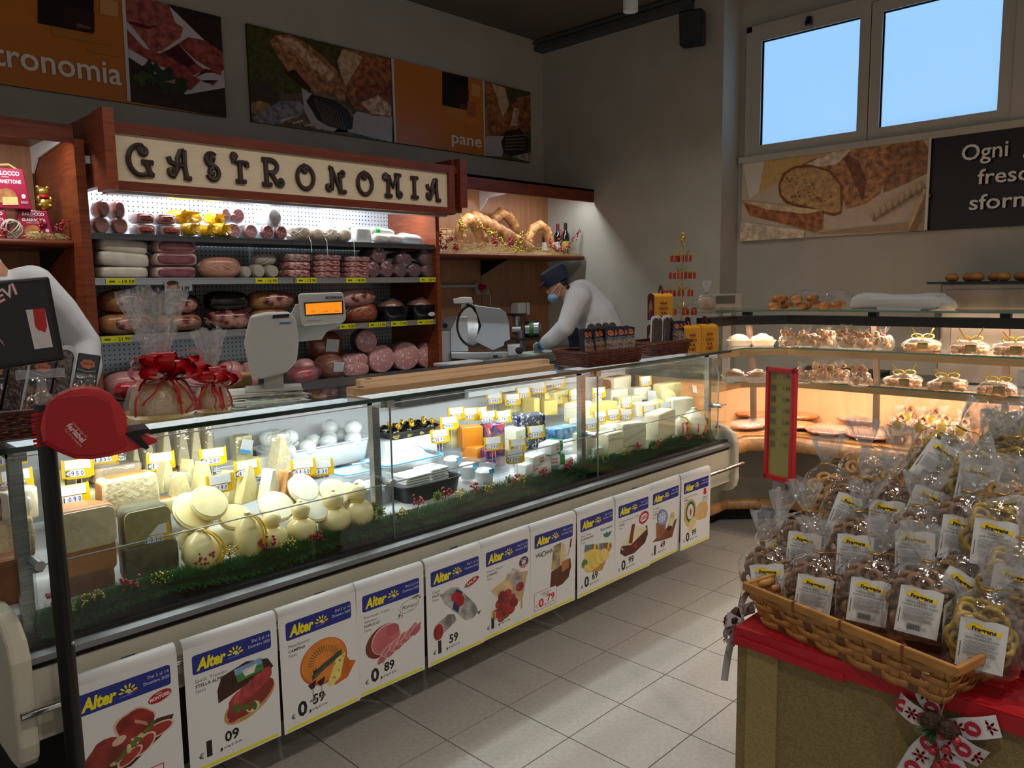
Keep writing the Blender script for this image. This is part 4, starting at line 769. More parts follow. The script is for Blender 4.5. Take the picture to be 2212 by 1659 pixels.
def meat(kind, px0, px1, py0, py1, Y, z0, name, label, cat, face=None, skin=None, depth=0.22, yaw=0.0, film=False, group=None, net=None, lab=False, roll=0.0):
 depth*=0.82
 c, w_, h_=span(px0, px1, py0, py1, Y, z0);SEED[0]+=1;sd=SEED[0]
 t=thing(name, label, cat, c, rz=yaw, group=group)
 if kind=='round':
  r=0.5;m=MB();e=1.0 if abs(w_/h_-1)<0.45 else 0.62
  f=-0.5*depth
  pr=[(0.0, 0.0), (r*0.80, 0.004), (r*0.95, 0.012), (r, 0.04), (r, depth*0.8), (r*0.85, depth*0.95), (0.0, depth)]
  m.lathe([(a, b)for a, b in pr[3:]], 24, TR(0, 0, 0)@rotx(-PI/2)@SC(w_, h_, 1), e=e);m.build('casing', skin, t, True)
  m=MB();m.lathe([(a, b)for a, b in pr[:4]], 24, rotx(-PI/2)@SC(w_, h_, 1), e=e);m.build('cut_face', face, t, True)
  if film:
   m=MB();m.lathe([(0.0, -0.004), (0.46, -0.003), (0.55, 0.02), (0.53, depth*0.5), (0.5, depth)], 18, rotx(-PI/2)@SC(w_, h_, 1), e=e)
   rn=random.Random(sd)
   for k in range(3):
    a=rn.uniform(0, 6.28);m.add([(w_*0.4*math.cos(a), -0.006, h_*0.4*math.sin(a)), (w_*0.75*math.cos(a+0.2), -0.02, h_*0.66*math.sin(a+0.2)), (w_*0.6*math.cos(a+0.6), 0.02, h_*0.6*math.sin(a+0.6))], [(0, 1, 2)])
   m.build('film', FILM2, t, True)
 elif kind=='roll':
  m=MB();m.blob((h_/2, min(depth, w_)/2 if depth<h_ else h_/2, w_/2), n=16, k=12, e2=0.55, nz=0.10, ns=14, seed=sd, axis='X', M=roty(roll));m.build('casing', skin, t, True)
  if net:o=net_on((h_/2, h_/2, w_/2), 7, 1.2, 0.0016).build('netting', STRING, t)
  if film:m=MB();m.blob((h_*0.54, h_*0.54, w_*0.56), n=12, k=9, e2=0.5, nz=0.25, ns=12, seed=sd, axis='X');m.build('film', FILM2, t, True)
 elif kind=='slab':
  m=MB();m.blob((w_/2, depth/2, h_/2), n=20, k=10, e=0.32, e2=0.38, nz=0.05, ns=9, seed=sd, M=roty(roll));m.build('body', skin, t, True)
  if face:m=MB();m.blob((w_*0.44, 0.012, h_*0.40), n=16, k=8, e=0.5, e2=0.6, nz=0.12, ns=14, seed=sd, M=TR(0, -depth*0.47, 0));m.build('cut_face', face, t, True)
  if film:m=MB();m.blob((w_*0.56, depth*0.53, h_*0.52), n=16, k=8, e=0.3, e2=0.5, nz=0.16, ns=12, seed=sd);m.build('film', FILM2, t, True)
 elif kind=='ham':
  m=MB();m.blob((w_/2, depth/2, h_/2), n=22, k=14, e=0.75, e2=0.7, nz=0.16, ns=7, seed=sd, M=roty(roll));m.build('body', skin, t, True)
  if face:
   m=MB();m.blob((w_*0.33, 0.03, h_*0.34), n=16, k=8, e=0.8, nz=0.3, ns=12, seed=sd, M=TR(w_*0.05, -depth*0.42, 0));m.build('lean_side', face, t, True)
  if net:net_on((h_/2*1.03, depth/2*1.03, w_/2), 8, 0.9, 0.0018).build('netting', STRING, t)
  if film:m=MB();m.blob((w_*0.54, depth*0.55, h_*0.54), n=16, k=8, e=0.7, e2=0.7, nz=0.25, ns=10, seed=sd);m.build('film', FILM2, t, True)
 if lab:m=MB();m.box((0.0, -depth*0.5-0.006, h_*0.08), (w_*0.42, 0.003, h_*0.42), rotx(0.12)@roty(0.1));m.build('label', LABELW, t)
 return t
S1, S2, S3=ZS[0]+0.008, ZS[1]+0.008, ZS[2]+0.008
Y1=YF+0.03
for px, py, z, lb in(((203, 240), (470, 507), S1, 'lower spicy salami stump in film beside the fridge wood side'), ((243, 280), (470, 508), S1, 'lower spicy salami stump in film beside the sausage packs'), ((213, 240), (432, 468), None, 'upper spicy salami stump with twisted film end pointing out'), ((247, 273), (433, 472), None, 'upper spicy salami stump with pale cut face')):
 meat('round', *px, *py, Y1, z, 'salami_piece', lb, 'salami', REDSAU, REDSAU, depth=0.2, film=True, group='spicy salami stumps on the top fridge shelf')
for px, py, z, lb in(((284, 330), (484, 508), S1, 'bottom pack of red sausages beside the salami stumps'), ((335, 385), (486, 510), S1, 'bottom pack of red sausages beside the yellow parcels'), ((284, 328), (460, 484), None, 'top pack of red sausages beside the salami stumps'), ((330, 375), (463, 486), None, 'top pack of red sausages beside the yellow parcels')):
 t=meat('slab', *px, *py, Y1+0.06, z, 'sausage_pack', lb, 'sausage', None, mat('vac_pack', '#b99a94', 0.3, coat=0.6), depth=0.16, film=True, group='sausage packs on the top fridge shelf')
 c, w_, h_=span(*px, *py, Y1, z);m=MB();m.blob((w_*0.42, 0.06, h_*0.3), n=14, k=8, e2=0.6, axis='Z', M=TR(0, -0.045, 0));m.build('sausage', REDSAU, t, True)
for px, py, z, lb in(((357, 440), (452, 486), None, 'long yellow wrapped parcel lying behind the others'), ((443, 482), (458, 492), None, 'yellow foil parcel on top of the pile'), ((389, 427), (480, 512), S1, 'yellow foil parcel beside the sausage packs'), ((427, 462), (483, 514), S1, 'yellow foil parcel in the middle of its row'), ((458, 495), (482, 515), S1, 'yellow foil parcel beside the pink salami')):
 c, w_, h_=span(*px, *py, Y1+0.02+(0.1 if z is None else 0), z);t=thing('foil_parcel', lb, 'wrapped cheese', c, group='yellow parcels on the top fridge shelf');SEED[0]+=1
 m=MB();m.blob((w_/2, 0.07, h_*0.46), n=16, k=10, e=0.8, e2=0.8, nz=0.2, ns=20, seed=SEED[0]);m.build('parcel', YELF, t, 25)
 m=MB()
 for k in range(10):a=2*PI*k/10;q=0.9+0.4*(k%2);m.add([(0, -0.06, 0), (w_*0.33*q*math.cos(a), -0.085-0.01*(k%3), h_*0.33*q*math.sin(a)), (w_*0.33*math.cos(a+0.63), -0.075, h_*0.33*math.sin(a+0.63))], [(0, 1, 2)])
 m.build('folded_end', YELF, t)
for px, py, z, lb in(((486, 524), (480, 515), S1, 'pink salami stump in film beside the yellow parcels'), ((528, 560), (481, 515), S1, 'pink salami stump in film beside the netted rolls'), ((500, 532), (448, 482), None, 'pale pink salami stump on top of two others'), ((478, 500), (448, 476), None, 'white film-wrapped salami end beside the yellow parcels')):
 meat('round', *px, *py, Y1+(0.05 if z is None else 0), z, 'salami_piece', lb, 'salami', SALAMIP, WHITESM, depth=0.22, film=True, group='pink salami stumps on the top fridge shelf')
meat('round', 578, 612, 450, 488, Y1+0.03, None, 'salami_piece', 'large salami in white net casing lying on two red-faced stumps', 'salami', WHITECAS, WHITESM, depth=0.26, film=True)
for px, lb in(((566, 594), 'dark red salami stump beside the pink salami'), ((596, 623), 'dark red salami stump beside the netted rolls')):meat('round', *px, 484, 517, Y1, S1, 'salami_piece', lb, 'salami', SALAMI, WHITESM, depth=0.24, film=True, group='dark red salami stumps')
for k, (px, py)in enumerate((((622, 664), (483, 517)), ((663, 692), (486, 518)), ((692, 722), (487, 519)), ((720, 752), (488, 521)))):
 t=meat('ham', *px, *py, Y1+0.06, S1, 'netted_roll', 'cured meat roll bound in white netting with hanging string', 'salami', None, NETCAS, depth=0.22, net=True, group='netted rolls on the top fridge shelf')
 c, w_, h_=span(*px, *py, Y1, S1)
 if k!=2:m=MB();m.tube([(0.02, -0.10, -0.02), (0.022, -0.125, -0.06), (0.02, -0.13, -0.13-0.02*k)], 0.002, n=4);m.build('string', STRING, t)
meat('roll', 688, 765, 477, 500, Y1+0.2, None, 'salami', 'brown banded salami lying behind the netted rolls', 'salami', None, WHITECAS, depth=1)
meat('slab', 760, 800, 488, 523, Y1+0.08, S1, 'salami_pack', 'paper-wrapped salami pack printed with two red slices', 'salami', None, WHITEP, depth=0.1)
c, w_, h_=span(760, 808, 495, 523, Y1, S1);t=bpy.data.objects[-1]if False else None
for px, py, z, lb, sk in(((795, 853), (492, 511), None, 'white floured salami with a green band', WHITECAS), ((803, 840), (509, 531), S1, 'short floured salami in front of the green-banded one', WHITECAS), ((832, 870), (511, 532), S1, 'short floured salami pointing to the fridge wood side', WHITECAS), ((855, 912), (497, 522), S1, 'smooth white plastic-cased sausage beside the fridge wood side', WHITESM)):
 t=meat('roll', *px, *py, Y1+(0.08 if z is None or sk is WHITESM else 0.02), z, 'salami', lb, 'salami', None, sk, depth=1, roll=0.08)
 if 'green band' in lb:m=MB();m.cyl((-0.07, 0, 0), (-0.035, 0, 0), 0.036, n=16);m.build('band', mat('green_band', '#1f9a3c', 0.4), t)
for px, py, z, lb, rl in(((202, 318), (574, 600), S2, 'bottom slab of white lard in vacuum film', 0.0), ((200, 320), (545, 577), None, 'middle slab of white lard in vacuum film', 0.05), ((200, 318), (516, 548), None, 'top slab of white lard tilted in vacuum film', 0.09)):
 meat('slab', *px, *py, Y1+0.08, z, 'lard_slab', lb, 'lard', None, LARD, depth=0.2, roll=rl, group='lard slabs');
for px, py, z, lb in(((320, 420), (575, 600), S2, 'bottom block of dark cured speck in film'), ((320, 422), (547, 575), None, 'middle block of dark cured speck in film'), ((322, 420), (519, 548), None, 'top block of dark cured speck in film')):
 meat('slab', *px, *py, Y1+0.08, z, 'speck_block', lb, 'speck', SPECK, mat('speck_fat', '#c9a79e', 0.3, coat=0.9), depth=0.2, group='speck blocks')
t=meat('ham', 424, 522, 554, 600, Y1+0.08, S2, 'netted_ham', 'pale smoked ham in orange netting between the speck and the grey salami', 'ham', None, mat('smoked_ham', '#c98f78', 0.35, col2='#b3765c', scale=14, coat=0.6), depth=0.18, net=True)
for px, py, z, lb in(((523, 546), (574, 600), S2, 'small grey salami end in net casing'), ((547, 576), (570, 600), S2, 'grey net-cased salami with round end between two others'), ((576, 606), (572, 600), S2, 'grey net-cased salami beside the pancetta stack'), ((545, 597), (548, 573), None, 'grey net-cased salami lying on top of the pile')):
 if z:meat('round', *px, *py, Y1, z, 'salami', lb, 'salami', GREYCAS, GREYCAS, depth=0.28, group='grey net-cased salami pile')
 else:meat('roll', *px, *py, Y1+0.08, z, 'salami', lb, 'salami', None, GREYCAS, depth=1, group='grey net-cased salami pile', net=True)
for(x0, x1), n, y0, nm in(((606, 663), 3, 545, 'thick'), ((668, 728), 4, 547, 'uneven'), ((735, 790), 4, 551, 'thin flat')):
 hh=(600-y0)/n
 for k in range(n):
  lb='%s pancetta piece in film, %s of its stack'%(nm, ('bottom', 'second', 'third', 'top')[k]if n==4 else('bottom', 'middle', 'top')[k])
  zz=S2+k*(PY((x0+x1)/2, 0, Y1).z-PY((x0+x1)/2, hh, Y1).z)
  meat('slab', x0, x1, 600-hh*(k+1), 600-hh*k, Y1+0.08, zz, 'pancetta_piece', lb, 'pancetta', None, PANC, depth=0.2, film=(k==n-1), group='pancetta pieces')
for px, py, z, fc, lb in(((792, 823), (565, 601), S2, COPPA, 'veined coppa end in film beside the thin pancetta'), ((823, 852), (563, 601), S2, COPPA, 'tall veined coppa end in film between two rounds'), ((852, 881), (570, 600), S2, COPPAD, 'dark red coppa end between the veined and the purple one'), ((881, 912), (570, 601), S2, COPPAD, 'purple coppa end in crumpled film'), ((912, 942), (571, 600), S2, COPPAD, 'torn-film coppa end beside the fridge wood side'), ((803, 837), (533, 569), None, COPPA, 'pale veined coppa end on top of the pile'), ((857, 892), (547, 573), None, COPPAD, 'dark coppa end in film lying on two others'), ((906, 941), (542, 573), None, COPPAD, 'dark coppa end on top beside the fridge wood side')):
 meat('round', *px, *py, Y1, z, 'coppa_end', lb, 'coppa', fc, mat('coppa_skin', '#3a2a2c', 0.4, coat=0.6), depth=0.25, film=True, group='coppa ends on the second fridge shelf')
for px, py, z, fc, sk, lb, nt in(((205, 330), (676, 726), S3, RAW, RAWY, 'lower raw ham with pale fat against the wood side', 0), ((330, 436), (683, 722), S3, RAW, RAWY, 'lower raw ham hidden behind the gift basket', 0), ((440, 541), (672, 714), S3, None, RAW, 'net-wrapped culatello with white star of string', 1), ((541, 620), (668, 708), S3, RAW, RAWY, 'lower raw ham behind the white scale', 0), ((745, 812), (656, 698), S3, None, ROAST, 'brown speck in white netting beside the black wrappers', 1), ((204, 326), (625, 676), None, RAW, RAWY, 'upper raw ham with yellow rind against the wood side', 0), ((326, 434), (634, 682), None, RAW, mat('dark_ham', '#3d1a1c', 0.3, coat=1.0), 'upper raw ham with dark glossy skin', 0), ((533, 634), (629, 670), None, RAW, RAWY, 'upper raw ham with marbled cut side', 0), ((640, 722), (634, 668), None, RAW, RAWY, 'upper raw ham behind the scale display', 0), ((722, 808), (624, 662), None, RAW, mat('pink_fat', '#d9a49a', 0.35, coat=0.8), 'upper raw ham with striped pink fat', 0)):
 meat('ham', *px, *py, Y1+0.12, z, 'raw_ham', lb, 'ham', fc, sk, depth=0.24, net=nt, group='raw hams on the third fridge shelf')
meat('ham', 434, 536, 627, 672, Y1+0.13, None, 'raw_ham', 'ham in solid black wrapping on the upper row', 'ham', None, BLKFILM, depth=0.22)
for px, py, lb in(((811, 876), (664, 692), 'open black tray of ham with torn clear film'), ((874, 938), (660, 688), 'black boat-shaped ham wrapper with an oval label')):
 c, w_, h_=span(*px, *py, Y1+0.1, S3);t=thing('ham_tray', lb, 'ham tray', (c.x, c.y, S3), group='black ham trays')
 m=MB();m.lathe([(0.0, 0.002), (0.36, 0.002), (0.42, 0.02), (0.48, 0.06), (0.52, h_+0.01), (0.50, h_+0.012), (0.44, 0.05), (0.0, 0.03)], 20, SC(w_, 0.24, 1), e=0.6);m.build('tray', BLKFILM, t, True)
 m=MB();m.blob((w_*0.36, 0.08, 0.05), M=TR(0, 0, h_+0.005), nz=0.15, seed=3);m.build('ham', mat('tray_ham', '#b5674a', 0.3, col2='#8a3f2c', scale=20, coat=1.0), t, True)
 m=MB();m.blob((w_*0.44, 0.10, 0.065), M=TR(0, 0, h_+0.005), nz=0.4, ns=14, seed=5);m.build('film', FILM2, t, True)
 if 'oval' in lb:m=MB();m.lathe([(0, 0.002), (0.5, 0.0)], 16, TR(0.02, -0.124, 0.04)@rotx(PI/2)@SC(0.07, 0.032, 1));m.build('oval_label', LABELW, t)
D=ZD-0.01;YD=YF+0.16
meat('ham', 214, 326, 757, 822, YD, D, 'cooked_ham', 'large cooked ham with pale rind next to the wood side', 'ham', None, COOKED, depth=0.3)
for px, py, fc, lb in(((463, 521), (745, 806), COOKED, 'rounded cooked ham beside the gift basket ribbon'), ((512, 548), (748, 806), COOKED, 'cooked ham half hidden behind the scale body'), ((630, 670), (747, 797), COOKED, 'cut cooked ham beside the roasted ham')):meat('ham', *px, *py, YD, D, 'cooked_ham', lb, 'ham', None, fc, depth=0.3, group='cooked hams on the bottom deck')
meat('ham', 330, 460, 755, 822, YD+0.05, D, 'cooked_ham', 'cooked ham seen through the clear gift wrap', 'ham', None, COOKED, depth=0.3)
meat('ham', 620, 686, 790, 827, YD-0.12, D, 'ham_pack', 'wet red ham in vacuum film below the roasted ham', 'ham', None, COOKR, depth=0.22, film=True)
meat('ham', 684, 742, 778, 828, YD-0.08, D, 'roasted_ham', 'roasted ham in film standing in front of the other', 'ham', None, ROAST, depth=0.26, lab=True, film=True)
meat('ham', 664, 736, 718, 782, YD+0.14, None, 'roasted_ham', 'roasted ham with a white label stacked on top', 'ham', None, ROAST, depth=0.26, lab=True)
for px, py, z, sk, lb in(((742, 801), (795, 822), D, MORTBR, 'flat mortadella piece below the other flat one'), ((738, 798), (763, 796), None, MORTBR, 'flat mortadella piece stacked on another'), ((798, 856), (749, 811), D, MORTSK, 'big round mortadella half beside the flat pieces'), ((850, 910), (746, 808), D, MORTSK, 'big round mortadella half in the middle of three'), ((902, 957), (744, 800), D, MORTSK, 'big round mortadella half beside the blue trays')):
 meat('round', *px, *py, YD-(0.05 if z else 0.03), z, 'mortadella', lb, 'mortadella', MORTA, sk, depth=0.24, yaw=-0.15, group='mortadella pieces')
meat('round', 771, 815, 712, 763, YD-0.02, None, 'mortadella', 'dark-skinned mortadella with cut face lying on top', 'mortadella', MORTA, mat('black_skin', '#241512', 0.4, coat=0.4), depth=0.3, yaw=-0.35)
_q=PZ(516, 840, ZT+0.006);t=meat('slab', 492, 540, 806, 838, _q.y+0.04, ZT+0.006, 'paper_bread_bag', 'brown printed paper bag beside the scale column', 'bag', None, mat('kraft', '#b08d55', 0.6, col2='#9a783f', scale=20, bump=0.3), depth=0.1)
# goods in the deli counter
def on_deck(px, py, lift=0.0):
 d=ray(px, py)
 t=(0.715-0.36+lift-CAMH)/(d.z-0.15*d.y);y=min(max(d.y*t, 2.40), 3.02);p=PY(px, py, y)
 p.z=deckz(y)+lift;return p
PARM=mat('hard_cheese_paste', '#dccdaa', 0.6, col2='#d0be95', scale=40, detail=5, bump=0.5, bscale=60)
PARMB=mat('grana_paste', '#dccfa6', 0.6, col2='#cfbf92', scale=50, detail=5, bump=0.4, bscale=70)
RIND=mat('orange_rind', '#b9793c', 0.5, col2='#a3652e', scale=14, coat=0.2)
RINDB=mat('brown_rind', '#8a5a3a', 0.5, col2='#744a30', scale=20)
RINDG=mat('grey_green_rind', '#55513a', 0.6, col2='#6b654a', scale=30)
OLIVE=mat('aged_paste', '#a39a6a', 0.55, col2='#8f8658', scale=30, bump=0.3)
PROV=mat('provolone', '#e6d79c', 0.35, col2='#e0cd8c', scale=10, sss=0.0, coat=0.35)
PROVW=mat('white_paste', '#e9e6d0', 0.4, col2='#e3dfc4', scale=16, coat=0.3)
PALEY=mat('pale_yellow_cheese', '#ddd29c', 0.45, col2='#d5c88c', scale=26, coat=0.25)
MOZZ=mat('mozzarella', '#e6e8e6', 0.3, coat=0.5)
SMOK=mat('smoked_ball', '#d2a05a', 0.35, col2='#dcb678', scale=30, coat=0.4)
TUBW=mat('white_tub', '#dfe4e6', 0.35)
TUBB=mat('blue_rim', '#4aa4d9', 0.4)
CHED=mat('orange_cheese', '#d98a28', 0.35, col2='#cf7c1c', scale=10, coat=0.3)
EMM=mat('emmental', '#e3ce78', 0.45, coat=0.2)
GORG=mat('blue_cheese', '#dfe0c8', 0.5, col2='#5f7a6a', scale=55, detail=4, lo=0.60, hi=0.72)
NAVYP=mat('navy_pattern', '#131a45', 0.4, col2='#c9cede', scale=60, detail=3, lo=0.56, hi=0.60)
PURP=mat('foil_purple', '#3a2a6a', 0.3, col2='#c03a4a', scale=30, lo=0.5, hi=0.6, coat=0.5)
PEPPER=mat('pepper_cheese', '#ddd6b8', 0.5, col2='#3a3428', scale=90, detail=2, lo=0.68, hi=0.72)
PECO=mat('pecorino', '#dcd6ba', 0.5, col2='#cfc8a6', scale=12, coat=0.3)
LIQ=mat('whey', '#dfe8e2', 0.08, coat=0.6)
CLEARP=clear_mat('clear_plastic', (0.93, 0.95, 0.97), 0.9, 0.05, haze=0.10)
def cheese(kind, px0, px1, py0, py1, lift, name, label, cat='cheese', body=None, rind=None, dep=None, yaw=0.0, pitch=0.0, film=False, group=None, zoff=0.0):
 b=on_deck((px0+px1)/2, py1, lift);s=MPP(b);d=(dep or 0.12)*0.78;Y=min(b.y+d*0.4, 3.0)
 A, B=PY(px0, py1, Y), PY(px1, py1, Y);_c=(A+B)/2;_s=MPP(_c);_t=math.atan2(_c.x, _c.y);w_=(px1-px0)*_s*0.95
 if kind in('block', 'half', 'slice', 'wedge'):w_=max((w_-d*0.6*math.sin(_t))/math.cos(_t), w_*0.6)
 h_=PY((px0+px1)/2, py0, Y).z-PY((px0+px1)/2, py1, Y).z
 zb=b.z+zoff
 t=thing(name, label, cat, ((A.x+B.x)/2, Y, zb), rz=yaw, group=group);SEED[0]+=1;sd=SEED[0];M=rotx(pitch)
 if kind=='block':
  m=MB();m.blob((w_/2, d/2, h_/2), n=24, k=12, e=0.15, e2=0.17, nz=0.05, ns=10, seed=sd, M=TR(0, 0, h_/2)@M);m.build('paste', body, t, True)
  if rind:m=MB();m.blob((w_/2*1.03, d/2*0.9, h_/2*1.03), n=20, k=10, e=0.3, e2=0.34, seed=sd, M=TR(0, d*0.13, h_/2)@M);m.build('rind', rind, t, True)
 elif kind=='half':
  m=MB();pts=[(w_/2*math.cos(a), d*0.95*math.sin(a))for a in[PI*k/14 for k in range(15)]]
  m.prism(pts, h_, M);o=m.build('rind', rind or body, t, 50)
  bv=o.modifiers.new('bevel', 'BEVEL');bv.width=min(h_, w_)*0.14;bv.segments=3
  m=MB();m.blob((w_/2*0.965, 0.006, h_/2*0.93), n=16, k=8, e=0.3, e2=0.3, M=M@TR(0, -0.002, h_/2));m.build('cut_face', body, t, True)
 elif kind=='wedge':
  m=MB();m.prism([(-w_/2, 0), (w_/2, 0), (w_*0.12, h_), (-w_*0.05, h_)], d, TR(0, d/2, 0)@rotx(PI/2+pitch));o=m.build('paste', body, t)
  bv=o.modifiers.new('bevel', 'BEVEL');bv.width=0.004;bv.segments=2
  if rind:m=MB();m.box((0, 0, 0.006), (w_*1.02, d*1.02, 0.012));m.build('rind', rind, t)
 elif kind=='slice':
  m=MB();m.prism([(-w_/2, 0), (w_/2, 0), (w_*0.42, h_*0.75), (w_*0.1, h_), (-w_*0.4, h_*0.86)], 0.035, TR(0, 0.02, 0)@rotx(PI/2-0.35));o=m.build('paste', body, t)
  bv=o.modifiers.new('bevel', 'BEVEL');bv.width=0.006;bv.segments=2
  if rind:m=MB();m.prism([(-w_/2*1.03, -0.004), (w_/2*1.03, -0.004), (w_/2*1.03, 0.012), (-w_/2*1.03, 0.012)], 0.038, TR(0, 0.022, 0)@rotx(PI/2-0.35));m.build('rind', rind, t)
 elif kind=='dome':
  m=MB();n=20;prof=[(math.cos(PI/2*k/7), -math.sin(PI/2*k/7))for k in range(8)]
  m.lathe([(0.0, 0.0), (0.94, 0.0), (0.985, -0.03)]+[(a*1.0 if k else 1.0, b_-0.04)for k, (a, b_)in enumerate(prof)], n, TR(0, 0, h_*0.55)@rotx(0.75)@SC(w_/2, h_*0.62, h_*0.45));m.build('skin', rind or PROV, t, True)
  m=MB();m.lathe([(0.0, 0.004), (0.9, 0.004), (0.95, 0.0)], n, TR(0, 0, h_*0.55)@rotx(0.75)@SC(w_/2, h_*0.62, 1));m.build('cut_face', body, t, True)
 elif kind=='cacio':
  R=w_/2;m=MB();q=h_
  m.lathe([(0.0, 0.0), (R*0.6, q*0.02), (R*0.92, q*0.14), (R, q*0.30), (R*0.9, q*0.46), (R*0.60, q*0.55), (R*0.40, q*0.60), (R*0.50, q*0.655), (R*0.60, q*0.74), (R*0.61, q*0.81), (R*0.50, q*0.90), (R*0.22, q*0.955), (R*0.13, q*0.97), (R*0.12, q), (0.0, q)], 20, M);m.build('cheese_body', body, t, True)
  m=MB();m.torus((0, 0, q*0.60), R*0.43, 0.004, 20, 6);m.build('tie_string', rind or STRING, t, True)
 elif kind=='sack':
  R=w_/2;m=MB();q=h_
  m.lathe([(0.0, 0.0), (R*0.7, q*0.02), (R, q*0.30), (R*0.96, q*0.52), (R*0.62, q*0.78), (R*0.2, q*0.90), (R*0.22, q*0.97), (0.0, q)], 20, M);m.build('cheese_body', body, t, True)
  m=MB()
  for a in(0.5, -0.9):m.tube([(R*1.01*math.sin(u)*math.cos(a), -R*1.01*math.sin(u)*math.sin(abs(a)+0.6), q*(0.45+0.48*math.cos(u)))for u in[0.2+0.25*i for i in range(10)]], 0.004, n=6)
  m.build('tie_string', rind or STRING, t, True)
 if film:
  m=MB();m.blob((w_*0.54, d*0.54, h_*0.53), n=14, k=8, e=0.4, e2=0.4, nz=0.22, ns=16, seed=sd, M=TR(0, 0, h_*0.52));m.build('film', FILM, t, True)
 return t
cheese('half', -30, 82, 1222, 1330, 0.0, 'cheese_half_wheel', 'brown half wheel at the bottom with a dark printed rind band', body=RINDB, rind=RINDB, dep=0.22)
t=cheese('half', -25, 84, 1130, 1228, 0.10, 'cheese_half_wheel', 'pale hard-cheese half wheel standing on the printed brown one', body=PARM, rind=RIND, dep=0.2)
q=on_deck(30, 1300);p_=Print();p_.rect(0, 0, 0.16, 0.030, '#20281c');p_.text('✥ ROCCA', 0.012, 0.007, 0.016, '#8f9a86', w=0.14, bold=0.02);ob('rind_band', p_.mesh(), t, M=FR_Y(-0.09, -0.012, -0.045))
cheese('block', -10, 72, 1060, 1132, 0.20, 'cheese_piece', 'white cheese piece with brown rind on the half wheel', body=PECO, rind=RINDB, dep=0.12, yaw=0.4, film=True)
cheese('half', 118, 258, 1250, 1305, 0.0, 'cheese_half_wheel', 'dull brown half wheel at the bottom of the front stack', body=RINDB, rind=RINDB, dep=0.18)
cheese('half', 114, 262, 1180, 1262, 0.055, 'cheese_half_wheel', 'orange-brown half wheel in the middle of the front stack', body=RIND, rind=RIND, dep=0.18)
cheese('half', 118, 262, 1112, 1204, 0.135, 'cheese_half_wheel', 'crumbly hard-cheese half wheel on top of the front stack', body=PARM, rind=RIND, dep=0.17)
cheese('half', 262, 400, 1186, 1262, 0.0, 'cheese_half_wheel', 'black-rinded half wheel under the aged wedge', body=RINDG, rind=RINDG, dep=0.2)
cheese('half', 262, 386, 1108, 1216, 0.06, 'cheese_half_wheel', 'large aged olive-coloured cheese wedge above the black rind', body=OLIVE, rind=RINDG, dep=0.2)
cheese('block', 216, 340, 1030, 1110, 0.15, 'cheese_piece', 'big pale grana block with a rough split face', body=PARMB, rind=RIND, dep=0.1, yaw=0.1)
cheese('block', 198, 300, 1006, 1040, 0.20, 'cheese_piece', 'tan wrapped cheese block behind the pale grana block', body=mat('tan_paste', '#b39a74', 0.5), dep=0.1, film=True)
cheese('block', 104, 140, 1016, 1084, 0.15, 'cheese_piece', 'yellow upright cheese block behind the 10.90 tag', body=PALEY, rind=RIND, dep=0.08)
cheese('block', 100, 212, 1070, 1104, 0.14, 'cheese_piece', 'thin pale slab lying behind the front stack', body=PALEY, dep=0.12)
cheese('block', 330, 385, 1080, 1112, 0.11, 'cheese_piece', 'small rust-rinded piece between the grana block and the provolone', body=PALEY, rind=RIND, dep=0.08)
for k, (x0, x1, y0, y1)in enumerate(((92, 132, 966, 1012), (128, 160, 962, 1010), (162, 196, 956, 1006), (196, 226, 950, 1004), (238, 272, 942, 1008), (272, 304, 936, 1005), (300, 336, 920, 1004), (336, 374, 898, 996), (372, 410, 906, 1004), (400, 438, 900, 996), (432, 462, 895, 985))):
 lb=('narrow grana wedge in film beside the ticket dispenser pole', 'grana wedge half hidden behind the red dispenser')[0 if k<2 else 1]if k<6 else('slim grana wedge beside the printed price card', 'tallest grana wedge in film in the back row', 'grana wedge with glossy film in the back row', 'grana wedge leaning on the glossy-film one', 'last grana wedge of the back row beside the paper stack')[k-6]
 cheese('wedge', x0, x1, y0, y1, 0.12, 'cheese_wedge', lb, body=PARM, rind=RINDB, dep=0.09, film=(k%2==0), group='grana wedges in the back row')
for a in(('dome', 376, 468, 1072, 1152, 0.08, 'provolone_half', 'provolone half leaning on another with a smooth yellow cut', PROV, None), ('dome', 412, 496, 1058, 1128, 0.12, 'provolone_half', 'pale provolone half behind the leaning one', PALEY, None), ('dome', 470, 548, 1098, 1150, 0.06, 'provolone_half', 'low provolone half with reddish skin stamp', PALEY, PROV), ('dome', 558, 642, 1070, 1132, 0.06, 'provolone_half', 'provolone half with broad white cut beside the brown wedge', PROVW, None), ('dome', 640, 716, 1072, 1134, 0.05, 'provolone_half', 'provolone half with glossy film on its white cut', PROVW, None), ('dome', 622, 694, 1030, 1092, 0.10, 'provolone_half', 'very white provolone half behind the glossy one', PROVW, PROVW), ('dome', 688, 762, 1042, 1098, 0.08, 'provolone_half', 'white provolone half beside the clear whey tub', PROVW, None), ('dome', 440, 520, 1140, 1185, 0.0, 'provolone_half', 'cut provolone lying flat in front with pale face', PROVW, None)):
 cheese(a[0], *a[1:6], a[6], a[7], body=a[8], rind=a[9], dep=0.1, group='provolone halves')
